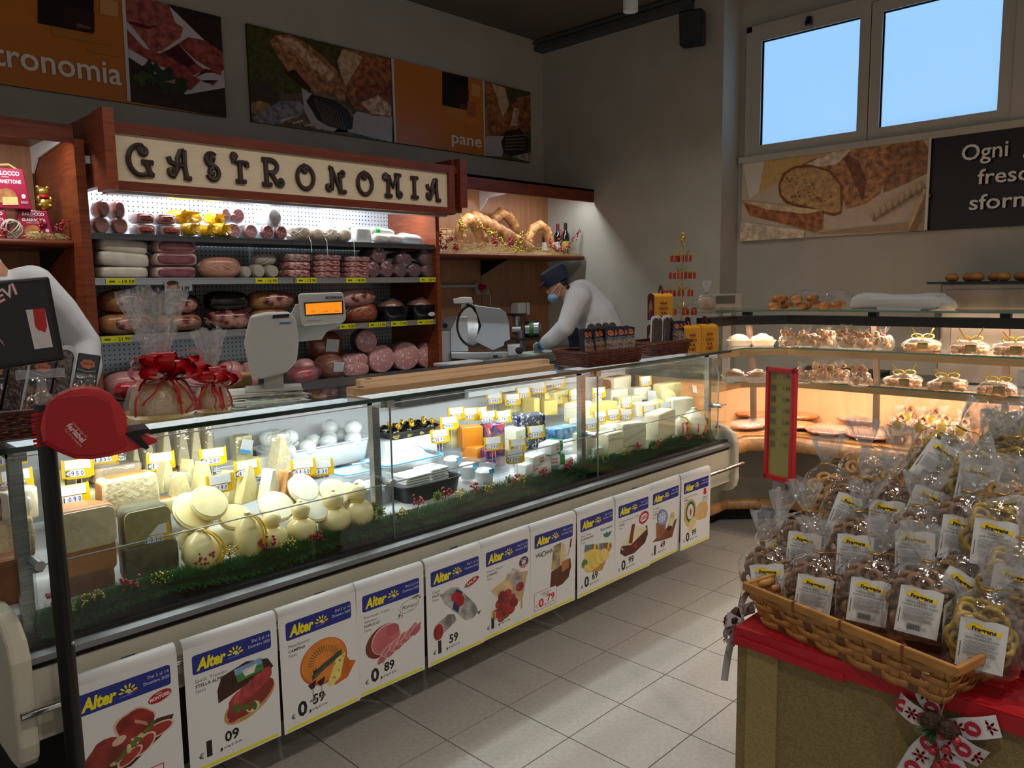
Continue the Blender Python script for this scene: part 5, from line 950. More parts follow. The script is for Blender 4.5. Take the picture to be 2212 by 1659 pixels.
for a in(('wedge', 330, 382, 998, 1064, 0.14, 'white wedge with paper label standing in front of the grana', PALEY), ('wedge', 388, 424, 994, 1042, 0.17, 'small white wedge behind the 12.90 tag', PALEY), ('wedge', 412, 466, 1000, 1076, 0.13, 'tall pale wedge beside the 12.90 tag', PALEY), ('wedge', 362, 418, 1024, 1094, 0.12, 'pale wedge in shiny film in front of the white one', PALEY), ('wedge', 500, 564, 1006, 1086, 0.10, 'sharp pale wedge leaning behind the provolone', PALEY), ('wedge', 470, 524, 1020, 1092, 0.09, 'yellow wedge in film beside the sharp pale one', PALEY), ('wedge', 555, 612, 1016, 1086, 0.10, 'white holed wedge beside the brown-rinded one', PROVW), ('wedge', 586, 650, 1020, 1094, 0.08, 'brown-rinded wedge with red scribbles', mat('smoked_rind', '#c9955a', 0.5, col2='#b37d42', scale=20)), ('wedge', 574, 634, 940, 1024, 0.12, 'long curved cheese wedge in film in front of the mozzarella', PARMB)):
 cheese(a[0], *a[1:6], 'cheese_wedge', a[6], body=a[7], dep=0.07, yaw=0.3, film='film' in a[6])
for a in(('sack', 394, 480, 1152, 1240, 'round pale cheese tied at the top next to the berries'), ('sack', 506, 572, 1118, 1214, 'round cheese with red stamp and yellow tie'), ('cacio', 556, 624, 1108, 1190, 'gourd cheese with a small head beside the stamped one'), ('cacio', 618, 688, 1098, 1184, 'gourd cheese with a knob on its head'), ('cacio', 684, 762, 1086, 1176, 'gourd cheese with ridged head'), ('cacio', 734, 812, 1076, 1168, 'large gourd cheese beside the steel post'), ('sack', 384, 440, 1140, 1190, 'yellow-tied small cheese behind the round pale one')):
 cheese(a[0], *a[1:5], 0.0, 'gourd_cheese', a[5], body=PROV, rind=mat('yellow_rope', '#d9b430', 0.5), dep=0.08, group='gourd-shaped cheeses')
t=cheese('block', 500, 545, 940, 1000, 0.1, 'cheese_bag', 'cheese in a clear bag with a blue and white label', body=PALEY, dep=0.08, film=True)
m=MB();m.box((0, -0.05, 0.075), (0.05, 0.002, 0.05), roty(0.3));m.build('label', LABELW, t);m=MB();m.box((-0.008, -0.052, 0.052), (0.045, 0.002, 0.015), roty(0.3));m.build('label_band', TUBB, t)
cheese('block', 548, 582, 988, 1030, 0.09, 'cheese_piece', 'white cheese with black printed label beside the film wedge', body=PROVW, dep=0.06)
def tub(px0, px1, py0, py1, lift, name, label, d, mt, rim=None, inner=None, fill=None, cat='tub', hh=None, e=0.35):
 b=on_deck((px0+px1)/2, py1, lift);Y=min(b.y+d*0.5, 3.02-d*0.35);A, B=PY(px0, py1, Y-d*0.3), PY(px1, py1, Y-d*0.3);_c=(A+B)/2;_t=math.atan2(_c.x, _c.y);w_=(px1-px0)*MPP(_c);w_=max((w_-d*0.5*math.sin(_t))/math.cos(_t), w_*0.7)
 h_=hh or(PY(px0, py0, Y).z-PY(px0, py1, Y).z)
 t=thing(name, label, cat, ((A.x+B.x)/2, Y, b.z))
 m=MB();m.lathe([(0.0, 0.0), (0.44, 0.0), (0.46, 0.006), (0.5, h_-0.006), (0.53, h_-0.004), (0.53, h_), (0.485, h_), (0.45, 0.012), (0.0, 0.010)], 28, SC(w_, d, 1), e=e);m.build('tub_wall', mt, t, 35)
 if rim:m=MB();m.lathe([(0.53, h_-0.001), (0.535, h_+0.003), (0.49, h_+0.003), (0.486, h_-0.001)], 28, SC(w_, d, 1), e=e);m.build('rim', rim, t, True)
 if fill:m=MB();m.lathe([(0.0, h_*fill), (0.48, h_*fill)], 28, SC(w_, d, 1), e=e);m.build('whey', LIQ, t)
 return t, w_, d, h_
def balls(t, w_, d, z, n, r, mt, name, seed, layers=2, label=None, cat='cheese', group=None):
 rn=random.Random(seed);base=t.matrix_world.translation if False else Vector(t.location);me=None
 m=MB();m.blob((r, r, r*0.86), n=12, k=8, nz=0.12, ns=30, seed=seed);me=m.mesh(name, mt, 'all');pts=[]
 for k in range(n):
  for _ in range(60):
   p=Vector((rn.uniform(-0.42, 0.42)*w_, rn.uniform(-0.38, 0.38)*d, 0));lay=0
   near=[q for q in pts if(q-p).xy.length<r*1.75]
   if not near or _>30:p.z=z+(r*1.1 if near else 0);break
  pts.append(p);o=ob(name, me, None, base+p);tag(o, label, cat, group);o.rotation_euler=(rn.random(), rn.random(), rn.random()*6)
t, w_, d_, h_=tub(572, 806, 905, 970, 0.04, 'mozzarella_tub', 'wide white tub of large mozzarella balls', 0.22, TUBW, CLEARP, hh=0.10)
balls(t, w_, d_, 0.095, 16, 0.040, MOZZ, 'mozzarella_ball', 3, label='large white mozzarella ball in the wide white tub', group='mozzarella balls in the wide tub')
t, w_, d_, h_=tub(604, 738, 965, 1020, 0.02, 'cheese_tub', 'white tub with blue rim holding small smoked balls', 0.16, TUBW, TUBB, hh=0.075)
balls(t, w_, d_, 0.072, 15, 0.021, SMOK, 'smoked_cheese_ball', 5, label='small golden smoked cheese ball in the blue-rimmed tub', group='smoked balls in the blue-rimmed tub')
t, w_, d_, h_=tub(538, 600, 950, 985, 0.04, 'cheese_tub', 'small clear tub of pale cheese knots behind the blue label', 0.10, CLEARP, hh=0.06)
balls(t, w_, d_, 0.05, 5, 0.02, PROVW, 'cheese_knot', 7, label='pale cheese knot in the small clear tub', group='cheese knots in the small tub')
tub(726, 838, 1005, 1052, 0.03, 'whey_tub', 'flat white tub of whey with a blue strip', 0.14, TUBW, TUBB, fill=0.8, hh=0.06)
t, w_, d_, h_=tub(742, 860, 1020, 1100, 0.0, 'whey_tub', 'clear tub of mozzarella in milky whey beside the steel post', 0.14, CLEARP, None, fill=0.7, hh=0.115)
balls(t, w_, d_, 0.075, 5, 0.025, MOZZ, 'small_mozzarella', 9, label='small mozzarella floating in the clear whey tub', group='mozzarella in the clear whey tub')
t, w_, d_, h_=tub(806, 965, 965, 1040, 0.02, 'whey_tub', 'white tub of milky whey with a slotted ladle across it', 0.2, TUBW, TUBB, fill=0.82, hh=0.085)
balls(t, w_, d_, 0.066, 8, 0.019, MOZZ, 'small_mozzarella', 11, label='small mozzarella floating in the ladle tub', group='mozzarella in the ladle tub')
a=t.location;tl=thing('ladle', 'long steel ladle lying across the whey tub', 'ladle', (a.x, a.y, a.z+h_))
m=MB();m.tube([(-0.24, 0.05, 0.006), (-0.25, 0.02, 0.01), (-0.2, 0.0, 0.012), (0.02, -0.04, 0.045), (0.06, -0.045, 0.05), (0.09, -0.05, 0.03)], 0.003, n=6);m.build('handle', STEEL, tl, True)
m=MB();m.blob((0.035, 0.028, 0.008), M=TR(0.12, -0.06, 0.012)@roty(0.3));m.build('spoon_bowl', STEEL, tl, True)
b=on_deck(860, 1000, 0.0);t=thing('white_box', 'plain white box under the black tray', 'box', (PY(866, 960, 2.86).x, 2.86, deckz(2.86)));m=MB();m.box((0, 0, 0.07), (0.30, 0.16, 0.14));m.build('box_body', TUBW, t)
b=on_deck(872, 945, 0.13);bx=Vector((t.location.x+0.03, 2.86, t.location.z+0.14));tt=thing('treat_tray', 'black plastic tray holding black and gold wrapped treats', 'tray', bx);m=MB();m.lathe([(0.0, 0.0), (0.40, 0.0), (0.5, 0.035), (0.53, 0.037), (0.49, 0.03), (0.40, 0.006), (0.0, 0.006)], 24, SC(0.30, 0.17, 1), e=0.35);m.build('tray_body', BLACK, tt, 35)
for k in range(8):
 i, j=k%4, k//4;o=thing('wrapped_treat', 'black and gold wrapped treat with twisted ends on the black tray', 'sweet', (bx.x-0.10+0.066*i, bx.y-0.045+0.075*j, bx.z+0.03), rz=0.3*(k%3-1), group='wrapped treats on the black tray')
 m=MB();m.blob((0.027, 0.033, 0.026), n=12, k=8, nz=0.2, ns=60, seed=k);m.build('wrapper', mat('black_gold', '#0f0e10', 0.25, col2='#b9963a', scale=60, lo=0.60, hi=0.66, coat=0.6), o, True)
 m=MB();m.lathe([(0.004, 0.0), (0.009, 0.012), (0.016, 0.022)], 8, TR(0.008, -0.02, 0.018)@rotx(0.8));m.lathe([(0.0, 0.0), (0.016, 0.0), (0.02, -0.01)], 10, TR(0, -0.03, -0.005)@rotx(1.3));m.build('gold_ends', mat('gold_foil', '#c9ad54', 0.25, 0.8), o, True)
t, w_, d_, h_=tub(850, 1004, 1020, 1082, 0.0, 'ricotta_tray', 'dark grey tray with stacks of white wrapping paper', 0.18, mat('dark_tray', '#2b2d30', 0.4), None, hh=0.075, cat='tray')
for k, (dx, dy, w2)in enumerate(((-0.06, 0.0, 0.14), (0.07, 0.03, 0.11))):
 m=MB()
 for i in range(9):m.box((0.003*(i%3), 0.002*(i%2), 0.011*i), (w2, 0.11, 0.007), rotz(0.03*(i%3)))
 o=m.build('paper_stack', mat('white_tissue', '#e4e6e4', 0.7), None, loc=Vector(t.location)+Vector((dx, dy, 0.015)));tag(o, 'stack of white paper sheets in the dark grey tray '+('beside the whey tub' if k==0 else 'beside the ricotta cups'), 'paper')
for k, (x0, x1, y0, y1, lb)in enumerate(((1022, 1072, 998, 1046, 'clear cup of ricotta with blue print at the tray corner'), (990, 1034, 990, 1034, 'clear cup of ricotta behind the front cup'), (955, 1000, 984, 1020, 'clear cup of ricotta behind the paper stacks'))):
 b=on_deck((x0+x1)/2, y1, 0.02);t=thing('ricotta_cup', lb, 'cup', b);m=MB();m.lathe([(0.0, 0.0), (0.034, 0.0), (0.048, 0.085), (0.051, 0.087)], 20);m.build('cup', CLEARP, t, True);m=MB();m.lathe([(0.0, 0.004), (0.032, 0.004), (0.043, 0.06), (0.03, 0.072), (0.0, 0.078)], 18);m.build('ricotta', MOZZ, t, True);m=MB();m.box((0.0, -0.047, 0.066), (0.03, 0.002, 0.02), rotx(-0.15));m.build('cup_print', TUBB, t)
for x0, x1, y0, y1, lb in((905, 960, 992, 1022, 'clear plastic dome lid with blue rim on the paper'), ):
 b=on_deck((x0+x1)/2, y1, 0.08);m=MB();m.lathe([(0.045, 0.0), (0.043, 0.02), (0.03, 0.032), (0.0, 0.036)], 18);tag(m.build('dome_lid', CLEARP, None, True, loc=b), lb, 'lid')
for x0, x1, y0, y1, lb in((960, 1020, 935, 988, 'clear empty tub with rim beside the orange cheese'), (1050, 1110, 1000, 1030, 'clear shallow tub behind the white packets')):tub(x0, x1, y0, y1, 0.02, 'clear_tub', lb, 0.12, CLEARP, hh=0.07)
for a in(('block', 990, 1042, 922, 970, 0.08, 'upper orange cheese block with smooth wax', CHED, None), ('block', 1000, 1046, 968, 998, 0.03, 'lower orange cheese block in front of the tub', CHED, None), ('block', 955, 992, 930, 970, 0.06, 'yellow cheese block beside the orange ones', PALEY, None), ('block', 915, 955, 915, 968, 0.05, 'rusty wrapped cheese beside the white box', mat('rusty', '#b06a4a', 0.4, coat=0.5), None), ('block', 1084, 1134, 928, 980, 0.06, 'blue-veined cheese block in the middle of the counter', GORG, None), ('block', 1040, 1088, 918, 975, 0.07, 'foil-wrapped cheese with purple and red print', PURP, None), ('block', 1040, 1090, 972, 1010, 0.02, 'red and purple foil block below the larger one', PURP, None), ('block', 1108, 1174, 898, 975, 0.05, 'navy wrapped wheel printed with white lettering', NAVYP, None), ('block', 1176, 1242, 925, 952, 0.08, 'crumpled blue printed packet', mat('blue_pack', '#2a7ac4', 0.3, col2='#9cc8e6', scale=40, coat=0.5), None), ('block', 1132, 1162, 862, 902, 0.11, 'emmental block with smooth yellow face', EMM, None), ('block', 1166, 1202, 866, 898, 0.10, 'emmental block with one hole', EMM, None), ('block', 1080, 1134, 868, 892, 0.11, 'flat pale cheese behind the emmental', PALEY, None), ('block', 1168, 1230, 846, 872, 0.14, 'herb-crusted cheese stack at the back', mat('herb_cheese', '#d9cf94', 0.5, col2='#5a7a34', scale=40, lo=0.62, hi=0.7), None), ('block', 1218, 1278, 872, 912, 0.09, 'soft white brie wedge on its side', PROVW, None), ('block', 1262, 1330, 872, 900, 0.10, 'yellow sliced cheese beside the brie', EMM, None), ('block', 1205, 1262, 856, 880, 0.12, 'rindless yellow cheese between herbs and brie', EMM, None), ('block', 1304, 1362, 815, 848, 0.14, 'pale cheese slab at the very back right', PROVW, RINDB), ('block', 1308, 1352, 842, 866, 0.11, 'white slab behind the price tags', PROVW, None), ('block', 1358, 1402, 838, 866, 0.10, 'round white cheese in the back right corner', PROVW, None), ('block', 1402, 1436, 846, 872, 0.10, 'very bright white cheese by the end glass', MOZZ, None), ('block', 1414, 1468, 830, 866, 0.12, 'long pale block tilted by the end glass', PALEY, None), ('block', 1444, 1492, 862, 902, 0.07, 'white triangular cheese beside the yellow rope', PROVW, None), ('block', 1330, 1380, 858, 880, 0.09, 'creamy flat cheese between the price tags', PECO, None), ('block', 1370, 1420, 872, 900, 0.08, 'pink-labelled white cheese behind the peppered block', PROVW, None), ('block', 1240, 1284, 940, 986, 0.03, 'wrapped dark pecorino block beside the steel post', PECO, None), ('block', 1290, 1342, 940, 985, 0.02, 'pecorino block flecked with black', PEPPER, None), ('block', 1336, 1388, 918, 968, 0.03, 'smooth pale pecorino block between two peppered ones', PECO, None), ('block', 1386, 1462, 906, 966, 0.02, 'long peppered cheese block near the counter end', PEPPER, None), ('block', 1296, 1346, 922, 945, 0.05, 'smooth white cheese behind the flecked block', PROVW, None), ('block', 1262, 1300, 980, 1010, 0.0, 'greenish wrapped cheese in front of the steel post', mat('greenish', '#b9c0a8', 0.4, coat=0.5), None), ('block', 1345, 1395, 962, 985, 0.0, 'low white cheese under the smooth pecorino', PROVW, None), ('block', 1390, 1450, 956, 978, 0.0, 'low white cheese under the peppered block', PEPPER, None)):
 _h=(a[1]*7+a[4])%10;cheese(a[0], *a[1:6], 'cheese_block', a[6], body=a[7], rind=a[8], dep=0.09+0.004*_h, yaw=-0.35+0.07*_h, film='wrapped' in a[6])
for a in((1468, 1526, 892, 950, 'round cheese in red-printed net by the counter end'), (1452, 1486, 900, 945, 'small round cheese with a red stripe by the peppered block')):
 t=cheese('sack', *a[:4], 0.0, 'gourd_cheese', a[4], body=PROVW, rind=mat('yellow_rope', '#d9b430', 0.5), dep=0.08, group='round cheeses by the counter end')
 m=MB()
 R_=0.5*0.95*(a[1]-a[0])*MPP(t.location)
 for ang in(-2.2, -1.5, -0.9):m.tube([(R_*math.cos(ang)*s_, R_*math.sin(ang)*s_, z)for s_, z in((0.93, 0.02), (1.02, 0.045), (0.9, 0.085))], 0.004, n=4)
 m.build('red_print', RED, t)
for k, a in enumerate(((1172, 1222, 848, 880, .13, 'leaning yellow slice behind the emmental blocks'), (1225, 1262, 842, 870, .14, 'leaning pale slice under the ledge'), (1280, 1312, 860, 886, .11, 'ivory slice leaning behind the price tags'), (1398, 1440, 866, 894, .09, 'white slice leaning on the pink-labelled cheese'), (1432, 1470, 846, 882, .1, 'creamy slice leaning by the end glass'), (1320, 1362, 880, 906, .07, 'thin ivory slice above the smooth white cheese'), (1262, 1302, 902, 936, .05, 'yellow slice beside the dark pecorino'), (1300, 1342, 898, 926, .05, 'pale slice behind the flecked pecorino'), (1136, 1176, 884, 910, .08, 'yellow slice in front of the emmental'))):
 cheese('slice', *a[:5], 'cheese_slice', a[5], body=(EMM, PALEY, PECO)[k%3], rind=RIND if k%2 else None, dep=0.08, yaw=0.2*(k%3-1))
b=PY(500, 965, 2.96);m=MB()
for i in range(14):m.box((0.004*(i%3), 0.003*(i%2), 0.008*i), (0.19, 0.10, 0.0055), rotz(0.02*(i%4)))
tag(m.build('paper_stack', mat('white_tissue', '#e4e6e4', 0.7), None, loc=(b.x, 2.98, deckz(2.98)+0.004)), 'tall stack of folded white wrapping paper behind the grana wedges', 'paper')
WPK=mat('white_pack', '#e2e4e4', 0.35, coat=0.4)
for k, (x0, x1, y0, y1, lf, yw, lb)in enumerate(((1140, 1196, 975, 1008, 0.05, 0.2, 'white butter packet with red lettering on top of the pile'), (1172, 1232, 950, 982, 0.09, 0.3, 'white packet with green end at the back of the pile'), (1170, 1230, 985, 1020, 0.03, -0.2, 'green and white packet with red lettering'), (1132, 1180, 1000, 1030, 0.02, 0.1, 'white packet standing in front of the clear tub'), (1150, 1200, 1005, 1040, 0.0, 0.0, 'white packet with lettering at the bottom of the pile'), (1205, 1245, 1000, 1030, 0.0, 0.2, 'white packet beside the steel post'))):
 b=on_deck((x0+x1)/2, y1, lf);t=thing('butter_packet', lb, 'packet', (b.x, b.y+0.04, b.z), rz=yw, group='butter packets')
 m=MB();m.blob((0.065, 0.04, 0.03), n=16, k=8, e=0.3, e2=0.35, nz=0.06, ns=20, seed=k, M=TR(0, 0, 0.03));m.build('packet_body', WPK, t, True)
 p=Print();p.text('Cuore', 0, 0.006, 0.011, '#c4242c', align='c', bold=0.02);p.text('Verde', 0, -0.010, 0.011, '#c4242c', align='c', bold=0.02);ob('packet_print', stuff(ob('x', None))and p.mesh(), t, M=FR_Y(0, -0.041, 0.03));bpy.data.objects.remove(bpy.data.objects['x'])
 if 'green' in lb:m=MB();m.blob((0.02, 0.041, 0.031), n=14, k=8, e=0.3, e2=0.35, M=TR(0.05, 0, 0.03));m.build('green_end', mat('green_pack', '#1f8a44', 0.4), t, True)
for k, (x0, x1, y0, y1, lb)in enumerate(((1490, 1530, 845, 870, 'white paper card tilted by the end glass'), )):
 b=on_deck(1500, 850, 0.1);m=MB();m.box((0, 0, 0.03), (0.05, 0.004, 0.05), rotx(-0.3)@roty(0.2));tag(m.build('paper_card', WHITEP, None, loc=b), lb, 'card')
TAGFR=MB();TAGFR.prism([(-0.5, -0.38), (-0.30, -0.47), (0.30, -0.47), (0.5, -0.38), (0.5, 0.42), (0.47, 0.5), (0.44, 0.44), (-0.44, 0.44), (-0.47, 0.5), (-0.5, 0.42)], 0.06, SC(0.094, 0.070, 0.07));TAGME=TAGFR.mesh('tag_frame', YTAG)
TAGC=MB();TAGC.box((0, 0.014, 0.0048), (0.074, 0.030, 0.0016));TAGCM=TAGC.mesh('name_card', mat('name_card', '#dfe3ea', 0.6, col2='#b9c4dc', scale=150, stretch=(1, 4, 1), lo=0.62, hi=0.66))
STM=MB();STM.tube([(-0.008, -0.03, 0.002), (-0.008, -0.10, 0.002)], 0.0016, n=5);STM.tube([(0.008, -0.03, 0.002), (0.008, -0.10, 0.002)], 0.0016, n=5);STMM=STM.mesh('stem', clear_mat('stem_clear', (0.9, 0.9, 0.9), 0.9, 0.1, haze=0.3))
TAGS=[(22, 985, 0.30, '1590', 'the brown-rinded white piece'), (34, 1036, 0.27, '1090', 'the printed half wheel'), (168, 1012, 0.26, '950', 'the yellow upright block'), (157, 1068, 0.24, '1090', 'the crumbly front stack'), (222, 982, 0.27, '1350', 'the red ticket dispenser'), (347, 996, 0.24, '1290', 'the white labelled wedge'), (460, 986, 0.24, '1289', 'the small white wedge'), (533, 1012, 0.22, '1290', 'the bagged cheese'), (475, 1044, 0.20, '1290', 'the pale provolone half'), (333, 1154, 0.12, '1990', 'the aged olive wedge'), (655, 1010, 0.18, '1150', 'the smoked cheese balls'), (694, 1010, 0.17, '1130', 'the blue-rimmed tub'), (970, 914, 0.2, '990', 'the wrapped treats'), (950, 942, 0.17, '3190', 'the rusty wrapped cheese'), (985, 893, 0.21, '890', 'the yellow block top'), (1014, 894, 0.2, '850', 'the upper orange block'), (1034, 893, 0.2, '890', 'the foil-wrapped cheese'), (1054, 901, 0.19, '1090', 'the purple foil'), (1087, 900, 0.19, '1790', 'the navy wrapped wheel'), (1067, 860, 0.21, '1090', 'the flat pale cheese'), (1107, 863, 0.2, '890', 'the emmental front'), (1130, 849, 0.22, '1850', 'the holed emmental'), (1163, 837, 0.23, '1190', 'the herb-crusted stack'), (1206, 826, 0.24, '690', 'the white light ledge'), (1065, 958, 0.14, '2590', 'the blue-veined cheese'), (1118, 962, 0.13, '990', 'the navy wheel foot'), (1112, 986, 0.12, '1090', 'the clear shallow tub'), (1158, 933, 0.15, '1090', 'the navy lettering'), (1243, 853, 0.2, '1290', 'the rindless yellow cheese'), (1293, 848, 0.2, '890', 'the back right slab'), (1394, 823, 0.22, '1690', 'the end glass tray'), (1352, 870, 0.17, '1590', 'the creamy flat cheese'), (1241, 914, 0.13, '1590', 'the steel post'), (1277, 915, 0.13, '1690', 'the dark pecorino'), (1296, 900, 0.14, '1090', 'the flecked pecorino'), (1324, 896, 0.14, '1499', 'the smooth white cheese'), (1352, 896, 0.13, '1290', 'the smooth pecorino'), (1402, 888, 0.13, '1690', 'the peppered block'), (1437, 880, 0.13, '1490', 'the white triangular cheese')]
for k, (px, py, lf, tx, lb)in enumerate(TAGS):
 q=on_deck(px, py, lf);rn=random.Random(k);yw=0.15-0.45*rn.random()+(0.3 if px<600 else 0)
 t=thing('price_tag', 'yellow framed price tag on clear stem by '+lb, 'price tag', M=TR(q.x, q.y, q.z)@rotz(-0.25+yw*0.6)@FR_Y(0, 0, 0)@rotx(-0.12), group='yellow price tags in the cheese counter')
 ob('frame', TAGME, t);ob('name_card', TAGCM, t)
 p=Print();p.z=0.0046;n=len(tx);x0=-0.030 if n==4 else-0.022
 p.rect(x0-0.014, -0.024, x0-0.003, -0.005, '#26457f');p.text('€', x0-0.012, -0.02, 0.011, '#e8ecf4', bold=0.02)
 for i, c_ in enumerate(tx):p.rect(x0+0.0135*i, -0.025, x0+0.0135*i+0.0125, -0.004, '#e8ecf4');p.text(c_, x0+0.0135*i+0.0022, -0.022, 0.015, '#1f3f8a', w=0.004 if c_=='1' else 0.008, bold=0.02)
 stuff(ob('digits', p.mesh(), t));ob('stem', STMM, t)
rn=random.Random(4);m=MB();vs=[];fs=[]
for k in range(24000):
 x=rn.uniform(CX0+0.04, CX1-0.07);a=rn.uniform(-0.5, PI+0.9);zc=0.692+0.012*math.sin(x*9);c, s_=math.cos(a), math.sin(a);y, z=2.388-0.022*c, zc+0.022*s_
 L_=rn.uniform(0.02, 0.048);dy=-c*L_*0.8;dy=max(dy, 2.343-y);dz=s_*L_;dx=rn.uniform(-0.9, 0.9)*L_;w2=0.0012;o=len(vs);vs+=[(x-w2, y, z), (x+w2, y, z), (x+dx, y+dy, max(0.654, z+dz))];fs.append((o, o+1, o+2))
m.add(vs, fs)
o=m.build('evergreen_garland', mat('needle_green', '#1d5228', 0.5, col2='#2f7436', scale=12));tag(o, 'green artificial pine garland running along the inside of the glass', 'garland', kind='stuff')
m=MB();m.tube([(CX0+0.04+0.1*i, 2.39, 0.690+0.012*math.sin((CX0+0.04+0.1*i)*9))for i in range(36)], 0.026, n=7);m.build('garland_core', mat('needle_dark', '#0f2c14', 0.8), o)
BERRY=mat('red_berry', '#9c1024', 0.25, coat=0.5);GOLDB=mat('gold_bead', '#c9b04a', 0.25, 0.7);LIME=mat('lime_flower', '#8fb04a', 0.6)
def cluster(px, py, kind, lb, k):
 q=PY(px, py, 2.375);rn=random.Random(k*13+1);t=thing({'r':'berry_sprig', 'g':'bead_sprig', 'f':'flower_sprig'}[kind], lb, {'r':'berries', 'g':'beads', 'f':'artificial flower'}[kind], q, group={'r':'red berry sprigs in the garland', 'g':'gold bead sprigs in the garland', 'f':'lime flower sprigs in the garland'}[kind])
 m=MB();m.tube([(0, 0.01, -0.05), (0.005, 0.005, -0.02), (0, 0, 0.0)], 0.002, n=5);m.build('stem', mat('twig', '#3a2a1c', 0.7), t)
 if kind=='f':
  m=MB()
  for i in range(14):a=2*PI*i/14;r_=0.022+0.006*(i%2);m.add([(0, -0.004, 0), (r_*math.cos(a-0.18), -0.008, r_*math.sin(a-0.18)*0.9), (r_*1.2*math.cos(a), -0.004, r_*1.1*math.sin(a)), (r_*math.cos(a+0.18), -0.008, r_*math.sin(a+0.18)*0.9)], [(0, 1, 2, 3)])
  m.build('petals', LIME, t);m=MB();m.blob((0.009, 0.009, 0.012), nz=0.3, ns=200, M=TR(0, -0.01, 0));m.build('pine_cone', mat('cone_brown', '#3a2418', 0.7), t, True)
 else:
  m=MB();n_=16 if kind=='r' else 26;R_=0.0055 if kind=='r' else 0.0036;sx=0.028 if kind=='r' else 0.032
  for i in range(n_):m.blob((R_, R_, R_), n=7, k=5, M=TR(rn.uniform(-sx, sx), rn.uniform(-0.012, 0.006), rn.uniform(-0.014, 0.016)+(0.01*rn.uniform(-1, 1))))
  stuff(m.build('berries' if kind=='r' else 'gold_beads', BERRY if kind=='r' else GOLDB, t, 'all'))
for k, (px, py)in enumerate(((125, 1288), (280, 1258), (440, 1208), (575, 1172), (680, 1160), (903, 1081), (962, 1064), (1024, 1054), (1111, 1038), (1174, 1022), (1228, 1004), (1376, 964), (1424, 956), (1485, 945), (1549, 923))):cluster(px, py, 'r', 'sprig of dark red berries stuck into the pine garland', k)
for k, (px, py)in enumerate(((200, 1292), (350, 1245), (495, 1193), (620, 1176), (864, 1108), (991, 1066), (1057, 1054), (1126, 1035), (1350, 975), (1414, 965))):cluster(px, py, 'g', 'sprig of tiny gold beads stuck into the pine garland', k+40)
for k, (px, py)in enumerate(((140, 1312), (818, 1106), (943, 1073), (1097, 1038), (1306, 989), (1518, 937))):cluster(px, py, 'f', 'lime green artificial flower with pine cone in the garland', k+80)
# things on the counter top
ZTT=ZT+0.0065
def px_frame(px, py, P):
 """(location, yaw that turns local -Y to the camera, metres per pixel, local mapper)"""
 P=Vector(P);s=MPP(P);yaw=-math.atan2(P.x, P.y)
 return P, yaw, s, (lambda x, y, d=0.0:((x-px)*s, d, (py-y)*s))
def pprism(m, L, pts, d0, d1):
 q=[L(x, y)for x, y in pts];n=len(q)
 vs=[(a[0], d0, a[2])for a in q]+[(a[0], d1, a[2])for a in q]
 fs=[tuple(range(n)), tuple(range(2*n-1, n-1, -1))]+[(i, n+i, n+(i+1)%n, (i+1)%n)for i in range(n)]
 m.add(vs, fs);return m
def bevel(o, w_, seg=2):
 b=o.modifiers.new('bevel', 'BEVEL');b.width=w_;b.segments=seg;b.limit_method='ANGLE';return o
BOARD=mat('beech_board', '#b98d62', 0.55, col2='#c69c72', scale=5, stretch=(0.5, 9, 9), detail=4)
for lf, rt, lb in(((750, 853), (1228, 801), 'long beech serving board at the front edge of the counter top'), ((768, 834), (1218, 789), 'long beech serving board lying behind the other one')):
 a, b=PZ(*lf, ZTT), PZ(*rt, ZTT);y0=(a.y+b.y)/2;L_=b.x-a.x
 t=thing('serving_board', lb, 'board', (a.x, y0, ZTT))
 m=MB();wd=0.10;m.prism([(0.0, 0.03), (0.02, 0.0), (0.16, 0.0), (0.18, -0.005), (L_-0.18, -0.005), (L_-0.16, 0.0), (L_, 0.02), (L_, wd-0.02), (L_-0.16, wd), (0.16, wd), (0.02, wd), (0.0, wd-0.03)], 0.026);bevel(m.build('plank', BOARD, t), 0.004)
 m=MB();m.torus((0.05, 0.05, 0.026), 0.013, 0.002, 16, 5);m.build('hanging_hole', mat('dark_wood', '#6b4a30', 0.6), t, True)
q=PZ(600, 866, ZTT);rn=random.Random(8)
MAG=['#c9c6b4', '#b9b59a', '#8fa0b4', '#d8d4c8', '#b0946a', '#a9b098', '#d9d9d6']
for k in range(7):
 m=MB();m.box((0, 0, 0), (0.27-0.012*(k%3), 0.19, 0.004));o=m.build('magazine', mat('magazine_%d'%k, MAG[k], 0.5, col2='#e2dfd4', scale=20, lo=0.5, hi=0.6), loc=(q.x+rn.uniform(-0.02, 0.02), q.y+0.11+rn.uniform(-0.02, 0.02), ZTT+0.002+0.0045*k));o.rotation_euler.z=rn.uniform(-0.4, 0.1)
 tag(o, 'flat magazine in the loose pile under the scale column', 'magazine', 'magazines under the scale')
P, yaw, s, L=px_frame(585, 848, PZ(585, 846, ZTT+0.034)+Vector((0.05, 0.07, 0)))
SCW=mat('scale_white', '#c9cac6', 0.4)
t=thing('counter_scale', 'white counter scale with orange display and angular body', 'scale', P, rz=yaw)
m=MB();pprism(m, L, [(566, 850), (606, 850), (606, 790), (566, 790)], -0.03, 0.03);m.build('column', mat('scale_column', '#a9aa9c', 0.4), t)
m=MB();m.box((0, 0, 0.003), (0.2, 0.14, 0.008));m.build('base_plate', SCW, t)
m=MB();pprism(m, L, [(530, 745), (545, 690), (578, 684), (625, 684), (640, 700), (641, 748), (635, 790), (612, 812), (560, 824), (540, 815)], -0.06, 0.10);bevel(m.build('body', SCW, t), 0.012, 3)
m=MB();pprism(m, L, [(592, 688), (625, 687), (623, 694), (590, 696)], -0.064, -0.05);m.build('top_window', BLACK, t)
